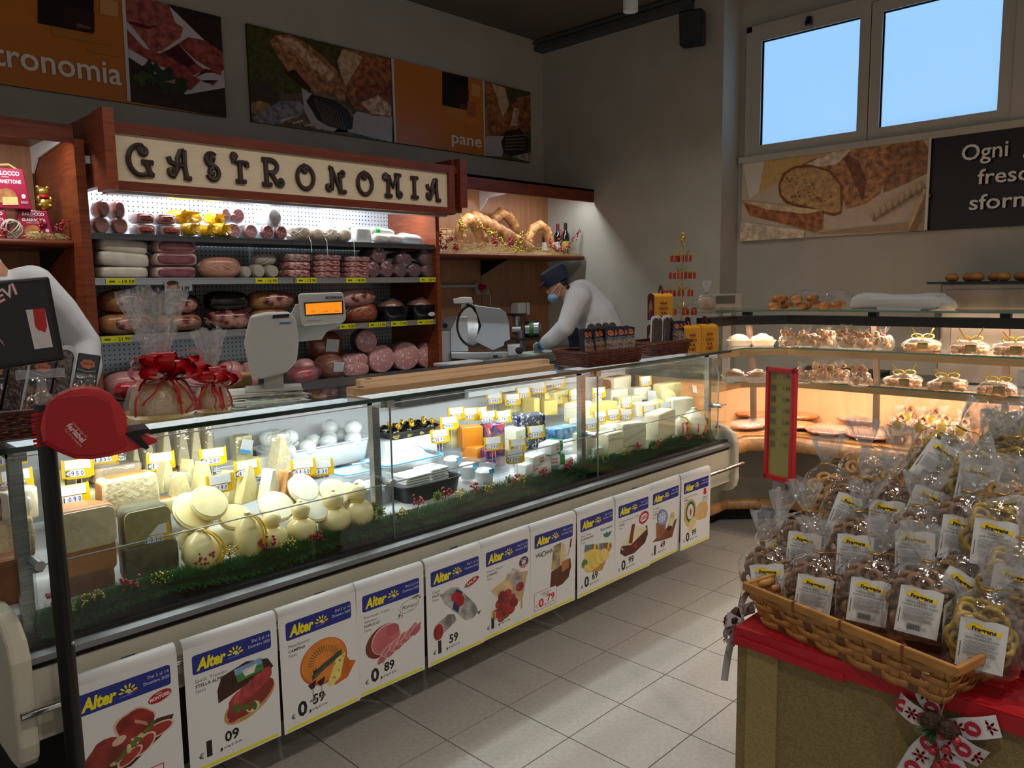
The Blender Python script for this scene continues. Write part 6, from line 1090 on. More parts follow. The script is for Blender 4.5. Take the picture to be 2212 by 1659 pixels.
m=MB();pprism(m, L, [(603, 697), (626, 697), (626, 709), (603, 709)], -0.064, -0.055);o=m.build('sticker', LABELW, t);m=MB();pprism(m, L, [(604, 704), (626, 704), (626, 708), (604, 708)], -0.066, -0.06);m.build('sticker_band', mat('sticker_blue', '#2f78b5', 0.4), o)
m=MB();pprism(m, L, [(620, 700), (650, 685), (735, 712), (700, 730), (690, 745), (640, 748)], -0.02, 0.06);m.build('arm', mat('scale_arm', '#b4bcbc', 0.4), t)
m=MB();pprism(m, L, [(628, 690), (640, 668), (700, 660), (700, 712), (640, 712)], -0.03, 0.05);m.build('display_neck', SCW, t)
m=MB();pprism(m, L, [(645, 645), (738, 643), (742, 695), (738, 708), (648, 714)], -0.07, 0.02);dsp=bevel(m.build('display_housing', SCW, t), 0.01, 2)
m=MB();pprism(m, L, [(655, 664), (736, 661), (736, 690), (656, 692)], -0.073, -0.06);m.build('display_bezel', BLACK, dsp)
m=MB();pprism(m, L, [(658, 666.5), (733, 663.5), (733, 687), (658, 689.5)], -0.0745, -0.065);m.build('display_screen', mat('lcd_orange', '#f08a10', 0.3, emit='#ff9418', estr=0.75), dsp)
p=Print();a=L(700, 657);p.text('BIZERBA', 0, 0, 0.0085, '#1a1a1e', w=36*s, bold=0.03);
for k, x in enumerate((-32, -5, 18)):p.text('0.00', x*s, -28*s, 0.006, '#b86a10')
p.lines(-42*s, 2*s, -47*s, -44*s, 1, '#6a6a66');stuff(ob('display_print', p.mesh(), dsp, M=FR_Y(a[0], -0.0755, a[2])))
RIB=mat('red_ribbon', '#c8141e', 0.28, coat=0.4)
PANDORO=mat('sugar_cake', '#e6cfa4', 0.6, col2='#d6b884', scale=14, bump=0.2)
def bow(parent, c, R, n, seed):
 rn=random.Random(seed);m=MB()
 for k in range(n):
  a=2*PI*k/n+rn.uniform(-.2, .2);el=rn.uniform(0.1, 0.9);d=Vector((math.cos(a)*math.cos(el), -abs(math.sin(a))*0.6*math.cos(el), math.sin(el)*0.8-0.1));sd=d.cross(Vector((0, 0, 1))).normalized()if abs(d.z)<0.95 else Vector((1, 0, 0));up=sd.cross(d)
  vs=[];fs=[];w2=R*0.30
  for i in range(13):
   th=PI*2*i/12;p=Vector(c)+d*(R*0.5*(1-math.cos(th)))+up*(R*0.27*math.sin(th));tw=w2*(0.35+0.65*math.sin(th/2));vs+=[p-sd*tw, p+sd*tw]
  for i in range(12):fs.append((2*i, 2*i+1, 2*i+3, 2*i+2))
  m.add(vs, fs)
 o=m.build('bow', RIB, parent, 'all')
 m=MB()
 for k in range(4):
  a=rn.uniform(0.3, 2.8);pts=[Vector(c)+Vector((0.004*math.cos(i*1.3)+math.cos(a)*0.012*i, -0.02-0.006*i+0.004*math.sin(i*1.3), -0.012*i))for i in range(9)];m.tube(pts, 0.003, n=4)
 m.build('ribbon_tail', RIB, o, 'all')
def ruffle(z0, z1, r0, r1, n, rows, seed, amp=0.25):
 rn=random.Random(seed);m=MB();vs=[];fs=[]
 for i in range(rows+1):
  f=i/rows;r=r0+(r1-r0)*f**0.8;z=z0+(z1-z0)*f
  for j in range(n):
   a=2*PI*j/n;q=1+amp*f*(1 if j%2 else-1)+amp*0.8*noise.noise(Vector((math.cos(a)*3+seed, math.sin(a)*3, f*3)))
   vs.append((r*q*math.cos(a), r*q*math.sin(a)*0.7, z+(0.06*noise.noise(Vector((math.cos(a)*2, math.sin(a)*2, seed+5)))*f if i else 0)))
 for i in range(rows):
  for j in range(n):fs.append((i*n+j, i*n+(j+1)%n, (i+1)*n+(j+1)%n, (i+1)*n+j))
 m.add(vs, fs);return m
for(bx, by, w_, dome, ztop, bp, lb, sd)in((340, 905, 135, 82, 265, (348, 800), 'large cellophane gift wrap with panettone and big red bow', 1), (456, 894, 72, 60, 170, (448, 790), 'smaller cellophane gift wrap with round cake and red bow', 2)):
 P=PZ(bx, by, ZTT);P=P+Vector((0.04, 0.07, 0));s=MPP(P);R=w_*s/2
 t=thing('gift_basket', lb, 'gift', P, rz=-math.atan2(P.x, P.y))
 m=MB();m.lathe([(0.0, 0.0), (R*0.95, 0.0), (R*1.08, 0.012), (R*1.1, 0.014), (R*0.98, 0.006), (0.0, 0.004)], 28);m.build('tray', mat('gold_tray', '#b5965a', 0.4), t, True)
 h_=dome*s;m=MB();m.lathe([(R*0.86, 0.006), (R*0.92, h_*0.3), (R*0.80, h_*0.68), (R*0.5, h_*0.92), (0.0, h_)], 24, caps=True);m.build('cake', PANDORO, t, True)
 zg=h_*1.18;m=MB();m.lathe([(R*1.03, 0.006), (R*1.07, h_*0.35), (R*0.86, h_*0.8), (R*0.4, h_*1.05), (R*0.14, zg)], 26);m.build('cellophane_wrap', FILM, t, True)
 for q in(0, 1):m=ruffle(zg, ztop*s, R*0.13, R*(0.85-0.25*q), 22, 6, sd*5+q, 0.28);m.build('cellophane_top', FILM, t, 60)
 m=MB()
 for a in(-2.3, -1.0, -0.2):m.tube([(R*1.09*k_*math.cos(a), R*1.09*k_*math.sin(a), z)for k_, z in((1, 0.01), (0.96, h_*0.45), (0.72, h_*0.86), (0.18, zg))], 0.005, n=4)
 m.build('ribbon', RIB, t, True)
 bow(t, (0.035 if sd==1 else 0.0, -0.05, zg+0.0), 0.125 if sd==1 else 0.10, 11, sd)
q=PZ(285, 872, ZTT)+Vector((0.05, 0.12, 0));m=MB();m.blob((0.075, 0.05, 0.035), n=18, k=10, nz=0.35, ns=22, seed=4, M=TR(0, 0, 0.034));m.blob((0.03, 0.02, 0.02), nz=0.3, ns=40, M=TR(0.06, 0.02, 0.06));o=m.build('red_foil_bag', mat('red_foil', '#b80f1c', 0.2, bump=0.8, bscale=60, coat=0.6), loc=q);
for p_ in o.data.polygons:p_.use_smooth=True
tag(o, 'crumpled shiny red foil bag behind the gift wraps', 'bag')
WICK=mat('dark_wicker', '#4a1f16', 0.5, col2='#6b3022', scale=60, lo=0.4, hi=0.6)
def wicker(name, label, P, w_, d, h_, yaw=0.0, flare=1.12, rows=9, cols=None, m1=None, rimr=0.008):
 t=thing(name, label, 'basket', P, rz=yaw);m1=m1 or WICK
 def rect(k):a, b=w_/2*k, d/2*k;return[(-a, -b), (a, -b), (a, b), (-a, b)]
 for i in range(rows):
  f=(i+0.5)/rows;k=1/flare+(1-1/flare)*f;pts=[];c=rect(k)
  for e_ in range(4):
   A, B=Vector((*c[e_], 0)), Vector((*c[(e_+1)%4], 0));n=max(6, int((B-A).length/0.022));nr=Vector(((B-A).y, -(B-A).x, 0)).normalized()
   for j in range(n):pts.append(A+(B-A)*(j/n)+nr*(0.0022*(1 if(j+i)%2 else-1))+Vector((0, 0, h_*f)))
  m=MB();m.tube(pts, h_/rows*0.48, n=5, closed=True);m.build('weave_strand', m1, t, 'all')
 m=MB();c=rect(1.015);m.tube([(*p, h_)for p in c], rimr, n=8, closed=True);m.build('rim', m1, t, True)
 m=MB();k=1/flare;m.box((0, 0, 0.005), (w_*k, d*k, 0.006));m.build('basket_floor', m1, t)
 return t
COOK=mat('amaretti', '#8a5a2c', 0.6, col2='#b98446', scale=60, lo=0.4, hi=0.6)
NAVY=mat('navy_card', '#14162a', 0.4)
CHOC=mat('chocolate', '#2a1510', 0.3, col2='#4a2a1c', scale=40, bump=0.4, coat=0.6)
def sweet_box(P, yaw, lean, label, group, w_=0.058, h_=0.175):
 t=thing('sweet_box', label, 'sweet box', M=TR(P)@rotz(yaw)@rotx(lean)@roty(0.22), group=group)
 m=MB();m.box((0, 0, h_/2), (w_, 0.03, h_));bevel(m.build('carton', NAVY, t), 0.003)
 m=MB()
 for i in range(3):
  for j in range(4):m.blob((0.010, 0.006, 0.012), n=8, k=5, M=TR(-0.018+0.018*i, -0.019, 0.016+0.026*j))
 stuff(m.build('cookies', COOK, t, 'all'))
 m=MB();m.box((0, -0.021, h_*0.34), (w_*0.94, 0.012, h_*0.66));m.build('window_film', FILM, t)
 p=Print();pts=[(0.018*(1+0.22*(k%2))*math.cos(2*PI*k/14), 0.013*(1+0.22*(k%2))*math.sin(2*PI*k/14))for k in range(14)];p.poly(pts, '#d97a4a', 0.4);p.text('fiore', 0, -0.003, 0.008, '#8a1a14', w=0.026, align='c', bold=0.02);p.poly([(-0.025, -0.018), (0, -0.024), (0.025, -0.018), (0.025, -0.0195), (0, -0.0255), (-0.025, -0.0195)], '#d8d8dc');ob('brand_label', p.mesh(), t, M=FR_Y(0, -0.0155, h_*0.84))
 return t
def tongue_pack(P, yaw, lean, label, group, h_=0.20, flip=False):
 t=thing('chocolate_bar_pack', label, 'chocolate pack', M=TR(P)@rotz(yaw)@rotx(lean)@roty(0.2), group=group);w_=0.027
 out=[(-w_, 0), (w_, 0)]+[(w_*math.cos(a), h_-w_+w_*math.sin(a))for a in[PI*k/10 for k in range(11)]]
 m=MB();m.prism(out, 0.006, TR(0, 0.003, 0)@rotx(PI/2));m.build('white_tray', WPK, t)
 m=MB();m.prism([(x*0.82, 0.006+z*0.9)for x, z in out], 0.012, TR(0, -0.003, 0)@rotx(PI/2));bevel(m.build('chocolate', CHOC, t), 0.004)
 m=MB();m.box((0, -0.017, 0.022), (0.048, 0.002, 0.035));m.build('label_card', NAVY, t);m=MB();m.blob((0.014, 0.002, 0.009), n=12, k=6, M=TR(0, -0.0185, 0.03));m.build('brand_label', mat('orange_print', '#d97a4a', 0.4), t, True)
PA=PZ(1322, 789, ZTT)+Vector((0.03, 0.10, 0));PB=PZ(1452, 770, ZTT)+Vector((0.03, 0.10, 0))
ya=0.0
wicker('wicker_basket', 'dark brown wicker basket of boxed amaretti beside the serving boards', PA, 0.44, 0.22, 0.075, -0.05)
wicker('wicker_basket', 'dark brown wicker basket of chocolate packs beside the yellow boxes', PB+Vector((0.05, 0.05, 0)), 0.34, 0.22, 0.075, -0.05)
for k in range(9):sweet_box(PA+Vector((-0.17+0.042*k, -0.05+0.008*(k%2), 0.012)), -0.3 if k>3 else 0.2, -0.22, 'navy sweet box with brown cookies behind a clear window in the first basket', 'amaretti boxes in the first basket')
for k in range(4):tongue_pack(PA+Vector((-0.02+0.06*k, 0.055, 0.02)), -0.3, -0.2, 'rounded white chocolate pack standing behind the amaretti boxes', 'chocolate packs behind the amaretti')
for k in range(4):tongue_pack(PB+Vector((-0.06+0.056*k, 0.0+0.02*(k%2), 0.015)), -0.3, -0.2, 'tall rounded chocolate pack in the basket by the yellow boxes', 'chocolate packs in the second basket', 0.215)
for k in range(3):sweet_box(PB+Vector((0.13+0.04*k, -0.01, 0.012)), -0.3, -0.22, 'navy sweet box with brown cookies beside the tall chocolate packs', 'amaretti boxes in the second basket')
PL=PZ(70, 950, ZTT)+Vector((0.03, 0.13, 0))
wicker('wicker_basket', 'dark brown wicker basket of chocolate packs behind the ticket dispenser', PL, 0.34, 0.22, 0.075, -0.15)
for k in range(5):
 if k in(1, 3):tongue_pack(PL+Vector((-0.12+0.06*k, -0.02, 0.03)), -0.3, -0.35, 'rounded chocolate pack in the basket behind the ticket dispenser', 'chocolate packs in the left basket', 0.23)
 else:sweet_box(PL+Vector((-0.12+0.06*k, -0.02, 0.025)), -0.3, -0.35, 'navy sweet box in the basket behind the ticket dispenser', 'sweet boxes in the left basket', 0.06, 0.20)
BYEL=mat('yellow_card', '#e09a14', 0.45);BURG=mat('burgundy_card', '#4a0f1e', 0.4)
def cake_box(P, yaw, label, group, w_=0.115, d=0.115, h_=0.165):
 t=thing('cake_box', label, 'cake box', P, rz=yaw, group=group);out=[(-w_/2, 0), (w_/2, 0), (w_/2, h_*0.84)]+[(w_/2*math.cos(a)*0.96, h_*0.84+h_*0.12*math.sin(a))for a in[PI*k/10 for k in range(1, 10)]]+[(-w_/2, h_*0.84)]
 vs=[(-d/2, x, z)for x, z in out]+[(d/2, x, z)for x, z in out];n=len(out)
 m=MB();m.add(vs, [(i, (i+1)%n, n+(i+1)%n, n+i)for i in range(n)]);m.build('wrap', BYEL, t)
 m=MB();m.add(vs, [tuple(range(n-1, -1, -1)), tuple(range(n, 2*n))]);m.build('end_panels', BURG, t)
 hp=[(-0.032, 0), (-0.028, 0.03)]+[(0.028*math.cos(a), 0.03+0.022*math.sin(a))for a in[PI-PI*k/8 for k in range(9)]]+[(0.032, 0), (0.018, 0), (0.016, 0.024), (-0.016, 0.024), (-0.018, 0)]
 m=MB();m.prism(hp, 0.004, TR(0, 0, h_*0.93)@rotz(PI/2)@rotx(PI/2));m.build('handle', BURG, t)
 p=Print();c='#7a1a1c'
 for k, tx in enumerate(('GIO', 'VA', 'NE')):p.text(tx, 0, 0.060-0.026*k, 0.019, c, w=(0.056, 0.042, 0.044)[k], align='c', bold=0.03)
 p.rect(-0.02, 0.088, 0.02, 0.091, c);p.rect(-0.016, 0.096, 0.016, 0.100, c);p.rect(-0.001, 0.1, 0.001, 0.118, c)
 for x in(-0.018, -0.009, 0.009, 0.018):p.ell(x, 0.102, 0.004, 0.004, c, n=8, up=False)
 stuff(ob('front_print', p.mesh(), t, M=FR_Y(0, -d/2-0.0006, 0)))
 p=Print();p.ell(0.0, 0.07, 0.034, 0.05, '#8a6a4a', 0.7, wob=0.5);p.ell(0.01, 0.04, 0.03, 0.02, '#6a1020');ob('side_print', p.mesh(), t, M=Matrix(((0, 0, -1, -w_/2-0.0006), (-1, 0, 0, 0), (0, 1, 0, 0), (0, 0, 0, 1))))
PC=PZ(1549, 757, ZTT)+Vector((0.03, 0.07, 0))
PC.x=min(PC.x, CX1-0.1);PD=PC+Vector((-0.14, 0.03, 0));PE=PC+Vector((-0.17, 0.20, 0));PF=PC+Vector((-0.03, 0.19, 0))
cake_box(PC, -0.45, 'yellow cake box at the end of the counter top', 'yellow cake boxes');cake_box(PD, -0.45, 'yellow cake box between the basket and the end box', 'yellow cake boxes')
cake_box(PE, -0.55, 'lower yellow cake box hidden behind the front boxes', 'yellow cake boxes');cake_box(PE+Vector((0.0, 0.0, 0.185)), -0.62, 'yellow cake box stacked above the others with burgundy side', 'yellow cake boxes')
q=PY(1472, 700, PE.y+0.16);q.z=ZTT;P, yaw, s, L=px_frame(1472, 760, (q.x, q.y, ZTT));t=thing('gold_wire_tree', 'gold glitter Christmas tree with tiers of small red gift boxes', 'decoration', P, rz=yaw)
GOLD=mat('gold_glitter', '#a8862c', 0.3, 0.8, col2='#e8d27a', scale=200, lo=0.5, hi=0.6)
m=MB();m.cyl((0, 0, 0), L(1472, 540), 0.004, n=6);m.lathe([(0.0, 0.0), (0.05, 0.0), (0.05, 0.01), (0, 0.012)], 16);m.build('trunk', GOLD, t)
m=MB();a=L(1474, 535);m.blob((0.016, 0.016, 0.04), n=10, k=8, nz=0.5, ns=90, M=TR(*a));m.build('star_top', GOLD, t)
rn=random.Random(2)
for y, xs in((577, (1455, 1469, 1485)), (613, (1452, 1468, 1484, 1494)), (650, (1437, 1452, 1470, 1490)), (690, (1436, 1456, 1480, 1498))):
 m=MB()
 for k in range(14):a=rn.uniform(0, 6.28);r=rn.uniform(0.03, 0.075);b=L(1472, y-8);m.tube([(0, 0, b[2]-0.01), (r*0.6*math.cos(a), r*0.6*math.sin(a), b[2]+0.01), (r*math.cos(a)*0.9, r*math.sin(a), b[2]+rn.uniform(0.015, 0.04))], 0.0016, n=4)
 m.build('wire_branch', GOLD, t)
 for x in xs:
  b=L(x, y);g_=0.036;m=MB();m.box((b[0], rn.uniform(-0.03, 0.02), b[2]), (g_, g_, g_*1.1), rotz(rn.uniform(-.4, .4)));o=m.build('gift_box', mat('red_satin', '#a3141c', 0.35, coat=0.3), t)
  y_=sum((v.co.y for v in o.data.vertices))/8;m=MB();m.box((b[0], y_, b[2]), (0.006, g_*1.12, g_*1.15));m.box((b[0], y_, b[2]+g_*0.6), (0.02, 0.014, 0.012), rotz(0.5));m.build('gold_ribbon', GOLD, o)
P, yaw, s, L=px_frame(98, 1100, Vector((0, 0, CAMH))+ray(98, 1100)*(1.86/FPX))
base=Vector((P.x+0.016, P.y-0.0, 0.0));t=thing('ticket_dispenser_stand', 'black pole with round red ticket dispenser and booking sign', 'ticket dispenser', base, rz=yaw+0.0)
def LL(x, y, d=0.0):v=L(x, y);return(v[0]-0.016, d, v[2]+P.z)
m=MB();m.lathe([(0.0, 0.0), (0.16, 0.0), (0.165, 0.008), (0.15, 0.018), (0.03, 0.024), (0.0, 0.024)], 28);m.build('foot', BLACK, t, True)
m=MB();zt=LL(75, 872)[2];m.cyl((0, 0, 0.02), (0.0, 0, zt), 0.0205, n=20);pole=m.build('pole', BLACK, t, True)
m=MB()
for yy in(880, 925, 952, 1407):m.blob((0.005, 0.005, 0.005), n=8, k=6, M=TR(0.016, -0.018, LL(75, yy)[2]))
m.build('bolts', ALU, pole, True)
CLR=clear_mat('clear_acrylic', (0.93, 0.93, 0.93), 1.0, 0.04, haze=0.12)
m=MB();m.lathe([(0.014, zt-0.02), (0.016, zt), (0.02, zt+0.02), (0.010, zt+0.03), (0.010, zt+0.06), (0.0, zt+0.06)], 14);m.box((0.0, 0, zt+0.072), (0.10, 0.012, 0.02));m.build('sign_clip', CLR, t, True)
cxp, cyp=188, 912;ctr=LL(cxp, cyp);R=79*s
out=[LL(x, y)for x, y in((105, 940), (103, 915), (108, 890), (120, 862), (140, 848), (165, 838), (190, 836), (215, 841), (238, 856), (254, 880), (263, 905), (264, 925), (262, 940), (285, 942), (300, 950), (322, 960), (318, 968), (290, 975), (262, 980), (225, 986), (190, 988), (160, 983), (135, 968), (115, 952))]
m=MB();n=len(out);vs=[(v[0], -0.095, v[2])for v in out]+[(v[0], -0.02, v[2])for v in out]
m.add(vs, [tuple(range(n)), tuple(range(2*n-1, n-1, -1))]+[(i, n+i, n+(i+1)%n, (i+1)%n)for i in range(n)])
body=bevel(m.build('dispenser_body', RED, t), 0.014, 3)
m=MB();pprism(m, lambda x, y, d=0:LL(x, y), [(109, 938), (118, 870), (136, 852), (165, 846), (200, 848), (230, 866), (236, 890), (240, 935), (255, 955), (258, 966), (225, 978), (190, 980), (160, 975), (135, 960)], -0.1, -0.09);bevel(m.build('side_cover', mat('red_matte', '#a8121c', 0.45), body), 0.003)
m=MB()
for k in range(8):a=LL(88, 889+9*k);b=LL(118, 886+9.5*k);m.cyl((a[0], -0.05, a[2]), (b[0], -0.05, b[2]), 0.0035, n=6)
m.build('mounting_ribs', RED, body)
m=MB();pprism(m, lambda x, y, d=0:LL(x, y), [(258, 938), (275, 934), (303, 932), (305, 940), (284, 946), (302, 974), (296, 978), (286, 972), (262, 946)], -0.104, -0.012);m.build('tear_bar', BLACK, body)
m=MB();pprism(m, lambda x, y, d=0:LL(x, y), [(296, 955), (304, 949), (314, 952), (324, 964), (320, 967), (310, 964), (302, 966)], -0.085, -0.084);m.build('paper_ticket', WHITEP, body)
p=Print();p.text('Distribuito da', 0, 0.013, 0.0055, '#e0a8a8');p.text('ferlabel', -0.004, 0.0, 0.012, '#e8c4c4', bold=0.03);p.text('Tel. 0117708474', 0, -0.009, 0.0055, '#e0a8a8');a=LL(150, 913);stuff(ob('brand_print', p.mesh(), body, M=FR_Y(a[0], -0.1008, a[2])@rotz(-0.98)))
sg=thing('booking_sign', 'black framed sign with slanted white letters clipped on the pole', 'sign', M=TR(base)@rotz(yaw)@TR(*LL(100, 787))@rotz(0.12)@roty(-0.09))
def LS(x, y):return((x-66)*s, (790-y)*s)
W0, H0=0.30, 0.200;x1=LS(126, 0)[0]
m=MB();m.box((x1-W0/2, 0.0, H0/2), (W0, 0.012, H0));bevel(m.build('frame', BLACK, sg), 0.006, 2)
p=Print();p.rect(x1-W0+0.012, 0.012, x1-0.012, H0-0.012, '#232224')
for dx, dz, c in((0.002, -0.0015, '#a01a20'), (0, 0, '#d6d2d0')):p.text('PRENOTATEVI', x1-W0+0.03+dx, 0.078+dz, 0.024, c, w=0.225, bold=0.02, shear=0.25, rot=24)
for dx, dz, c in((0.002, -0.0015, '#a01a20'), (0, 0, '#d6d2d0')):p.text('QUI', x1-0.118+dx, 0.058+dz, 0.024, c, w=0.040, bold=0.02, shear=0.25, rot=24)
p.poly([(x1-0.058, 0.036), (x1-0.020, 0.036), (x1-0.022, 0.128), (x1-0.060, 0.128)], '#d6d2d0');p.poly([(x1-0.046, 0.128), (x1-0.022, 0.128), (x1-0.024, 0.085), (x1-0.034, 0.062), (x1-0.048, 0.088)], '#c0161e');p.poly([(x1-0.052, 0.07), (x1-0.04, 0.078), (x1-0.028, 0.07), (x1-0.032, 0.045), (x1-0.046, 0.042)], '#d8d0cc')
ob('sign_print', p.mesh(), sg, M=FR_Y(0, -0.0065, 0))
# work bench by the back wall
BZ=PY(1130, 776, 4.40).z;BXA, BXB=FX1+0.04, XR-0.02
t=thing('work_bench', 'stainless steel work bench under the bread shelf', 'bench')
m=MB();m.bb((BXA, 4.40, BZ-0.04), (BXB, 5.34, BZ));m.build('bench_top', STEEL, t)
m=MB();m.bb((BXA, 4.50, 0.1), (BXB, 5.3, BZ-0.04));m.build('bench_cabinet', mat('bench_dark', '#3b3532', 0.5), t)
cc=crop(940, 540, 5.53)
def cpr(m, L, pts, d0, d1):return pprism(m, L, cc(pts), d0, d1)
P, yaw, s, L=px_frame(1055, 772, PY(1055, 768, 4.62));P.z=BZ
t=thing('meat_slicer', 'large steel meat slicer on the work bench', 'meat slicer', P, rz=yaw)
def Lz(x, y, d=0):v=L(x, y+2);return v
m=MB();cpr(m, Lz, [(180, 1165), (570, 1170), (1015, 1170), (1020, 1250), (600, 1282), (190, 1240)], -0.08, 0.22);bevel(m.build('base', STEEL, t), 0.01)
m=MB();cpr(m, Lz, [(190, 910), (265, 755), (400, 750), (400, 1165), (190, 1165)], -0.05, -0.03);bevel(m.build('side_plate', ALU, t), 0.004)
m=MB();cpr(m, Lz, [(20, 990), (130, 755), (260, 755), (190, 910), (190, 1165), (20, 1165)], 0.02, 0.2);m.build('motor_housing', mat('slicer_grey', '#8f9192', 0.4, 0.6), t)
m=MB();cpr(m, Lz, [(480, 620), (790, 665), (850, 710), (885, 830), (895, 1030), (830, 1050), (820, 1100), (690, 1150), (610, 1110), (480, 1040), (560, 860)], -0.10, -0.085);bevel(m.build('blade_guard', mat('guard_grey', '#aab0b6', 0.3, 0.8), t), 0.003)
c_=Lz(*cc([(440, 860)])[0]);m=MB();m.torus((c_[0]+0.01, -0.05, c_[2]), 0.165, 0.012, 28, 8, rotx(PI/2), sx=0.75);m.build('blade_ring', DGREY, t, True)
m=MB();m.lathe([(0.0, -0.002), (0.16, 0.0), (0.0, 0.002)], 28, TR(c_[0]+0.01, -0.045, c_[2])@rotx(PI/2)@SC(0.75, 1, 1));m.build('blade', mat('chrome', '#c9c9c9', 0.15, 1.0), t)
m=MB();cpr(m, Lz, [(230, 545), (330, 525), (450, 530), (465, 600), (240, 600)], -0.04, 0.06);bevel(m.build('sharpener_cap', WHITE, t), 0.006)
m=MB();cpr(m, Lz, [(330, 590), (385, 590), (375, 760), (320, 760)], -0.02, 0.02);m.build('post', ALU, t)
m=MB();m.tube([(lambda v:(v[0], -0.06, v[2]))(Lz(*cc([q])[0]))for q in((400, 600), (470, 640), (530, 730), (550, 860), (530, 980))], 0.016, n=8);m.build('blade_cover_arm', BLACK, t, True)
m=MB();cpr(m, Lz, [(860, 1090), (1010, 1085), (1010, 1210), (865, 1210)], -0.12, 0.0);bevel(m.build('thickness_housing', ALU, t), 0.004)
k_=Lz(*cc([(985, 1155)])[0]);m=MB();m.lathe([(0.0, 0.0), (0.028, 0.0), (0.03, -0.012), (0.022, -0.02), (0.022, -0.035), (0.0, -0.036)], 18, TR(k_[0]+0.01, -0.12, k_[2])@rotx(-PI/2));m.build('thickness_knob', BLACK, t, True)
m=MB();m.torus((k_[0]-0.005, -0.122, k_[2]), 0.030, 0.006, 18, 6, rotx(PI/2));m.build('knob_ring', WHITE, t, True)
k_=Lz(*cc([(130, 860)])[0]);m=MB();m.lathe([(0.0, 0.0), (0.022, 0.0), (0.022, -0.02), (0.0, -0.02)], 8, TR(k_[0], 0.0, k_[2])@rotx(-PI/2));m.build('star_knob', BLACK, t)
p=Print();p.rect(0, 0, 0.035, 0.04, '#c9b4b4', 0.8);p.rect(-0.075, 0.01, -0.035, 0.03, '#1c1c1e');a=Lz(*cc([(800, 1255)])[0]);stuff(ob('control_print', p.mesh(), t, M=FR_Y(a[0], -0.0808, a[2])))
P, yaw, s, L=px_frame(1130, 745, PY(1130, 740, 5.0));P.z=BZ
t=thing('meat_grinder', 'steel meat grinder with green motor band behind the slicer', 'grinder', P, rz=yaw);z0=0.20
m=MB();m.cyl((-0.02, 0, 0), (-0.02, 0, z0), 0.05, 0.045, n=16);m.build('stand', mat('slicer_grey', '#8f9192', 0.4, 0.6), t, True)
m=MB();m.cyl((0.02, 0, z0), (0.14, 0, z0), 0.075, n=20);m.blob((0.04, 0.075, 0.075), M=TR(0.14, 0, z0));m.build('motor', STEEL, t, True)
m=MB();m.cyl((0.06, 0, z0), (0.10, 0, z0), 0.0765, n=20);m.build('green_band', mat('green_enamel', '#3f7a44', 0.4), t, True)
m=MB();m.cyl((-0.02, 0, z0), (-0.10, 0, z0), 0.045, n=16);m.cyl((-0.06, 0, z0+0.03), (-0.06, 0, z0+0.12), 0.035, n=14);m.build('feed_throat', ALU, t, True)
m=MB();m.lathe([(0.02, z0+0.12), (0.10, z0+0.135), (0.10, z0+0.145), (0.0, z0+0.13)], 18, TR(-0.06, 0, 0));m.build('feed_pan', DGREY, t, True)
m=MB();m.bb((-0.16, -0.1, 0.10), (0.16, 0.08, 0.118));m.build('drip_tray', DGREY, t)
a=PY(1124, 668, 5.3);t=thing('towel_dispenser', 'white paper towel dispenser on the beech panel', 'dispenser', (a.x, 5.30, a.z));m=MB();m.box((0, 0, 0), (0.17, 0.12, 0.13));bevel(m.build('case', WHITE, t), 0.02, 3);m=MB();m.box((0.02, -0.061, 0), (0.004, 0.004, 0.13));m.build('seam', DGREY, t)
a=PY(1033, 624, 5.33);t=thing('wall_socket', 'grey industrial wall socket with a red plug', 'socket', (a.x, 5.33, a.z));m=MB();m.box((0, 0, 0), (0.105, 0.05, 0.115));bevel(m.build('socket_box', mat('socket_grey', '#a5a29a', 0.5), t), 0.008);m=MB();m.cyl((0.0, -0.02, 0.02), (0.03, -0.07, 0.0), 0.032, n=16);m.build('socket_cover', RED, t, True);m=MB();m.cyl((0.01, -0.06, -0.02), (0.03, -0.10, -0.03), 0.024, n=14);m.build('plug', mat('plug_grey', '#b0aca4', 0.5), t, True)
m=MB();m.tube([(0.03, -0.10, -0.03), (0.07, -0.09, -0.07), (0.10, -0.06, -0.16)], 0.006, n=6);m.build('cable', mat('plug_grey', '#b0aca4', 0.5), t, True)
m=MB();m.cyl((BXA, 5.32, a.z+0.03), (a.x-0.05, 5.32, a.z+0.03), 0.016, n=10);tag(m.build('conduit_pipe', mat('plug_grey', '#b0aca4', 0.5), None, True), 'grey conduit pipe running to the wall socket', 'pipe')
a=PY(1175, 768, 4.48);m=MB();m.box((0, 0, 0.012), (0.42, 0.26, 0.024));o=m.build('cutting_board', mat('pale_board', '#b9c7c0', 0.5), loc=(a.x+0.05, 4.58, BZ));tag(o, 'pale plastic cutting board in front of the man', 'cutting board');ZCB=BZ+0.024
a=PY(1166, 755, 4.50);t=thing('salami_on_board', 'short salami being cut on the pale board', 'salami', (a.x, 4.52, ZCB+0.042), rz=-0.8);m=MB();m.lathe([(0.0, -0.001), (0.042, 0.0), (0.044, 0.02), (0.044, 0.12), (0.03, 0.15), (0.0, 0.155)], 20, rotx(-PI/2));m.build('casing', GREYCAS, t, True);m=MB();m.lathe([(0.0, -0.003), (0.04, -0.002)], 20, rotx(-PI/2));m.build('cut_face', mat('lean_cut', '#7a5a4c', 0.5, col2='#9a7a68', scale=60), t)
a=PY(1200, 753, 4.62);m=MB()
for k in range(5):m.blob((0.03, 0.025, 0.006), n=10, k=6, M=TR(0.028*k-0.05, 0.01*(k%2), 0.006))
tag(m.build('sliced_salami', SALAMI, None, True, loc=(a.x+0.05, 4.62, ZCB)), 'row of red salami slices on the pale board', 'salami slices', kind='stuff')
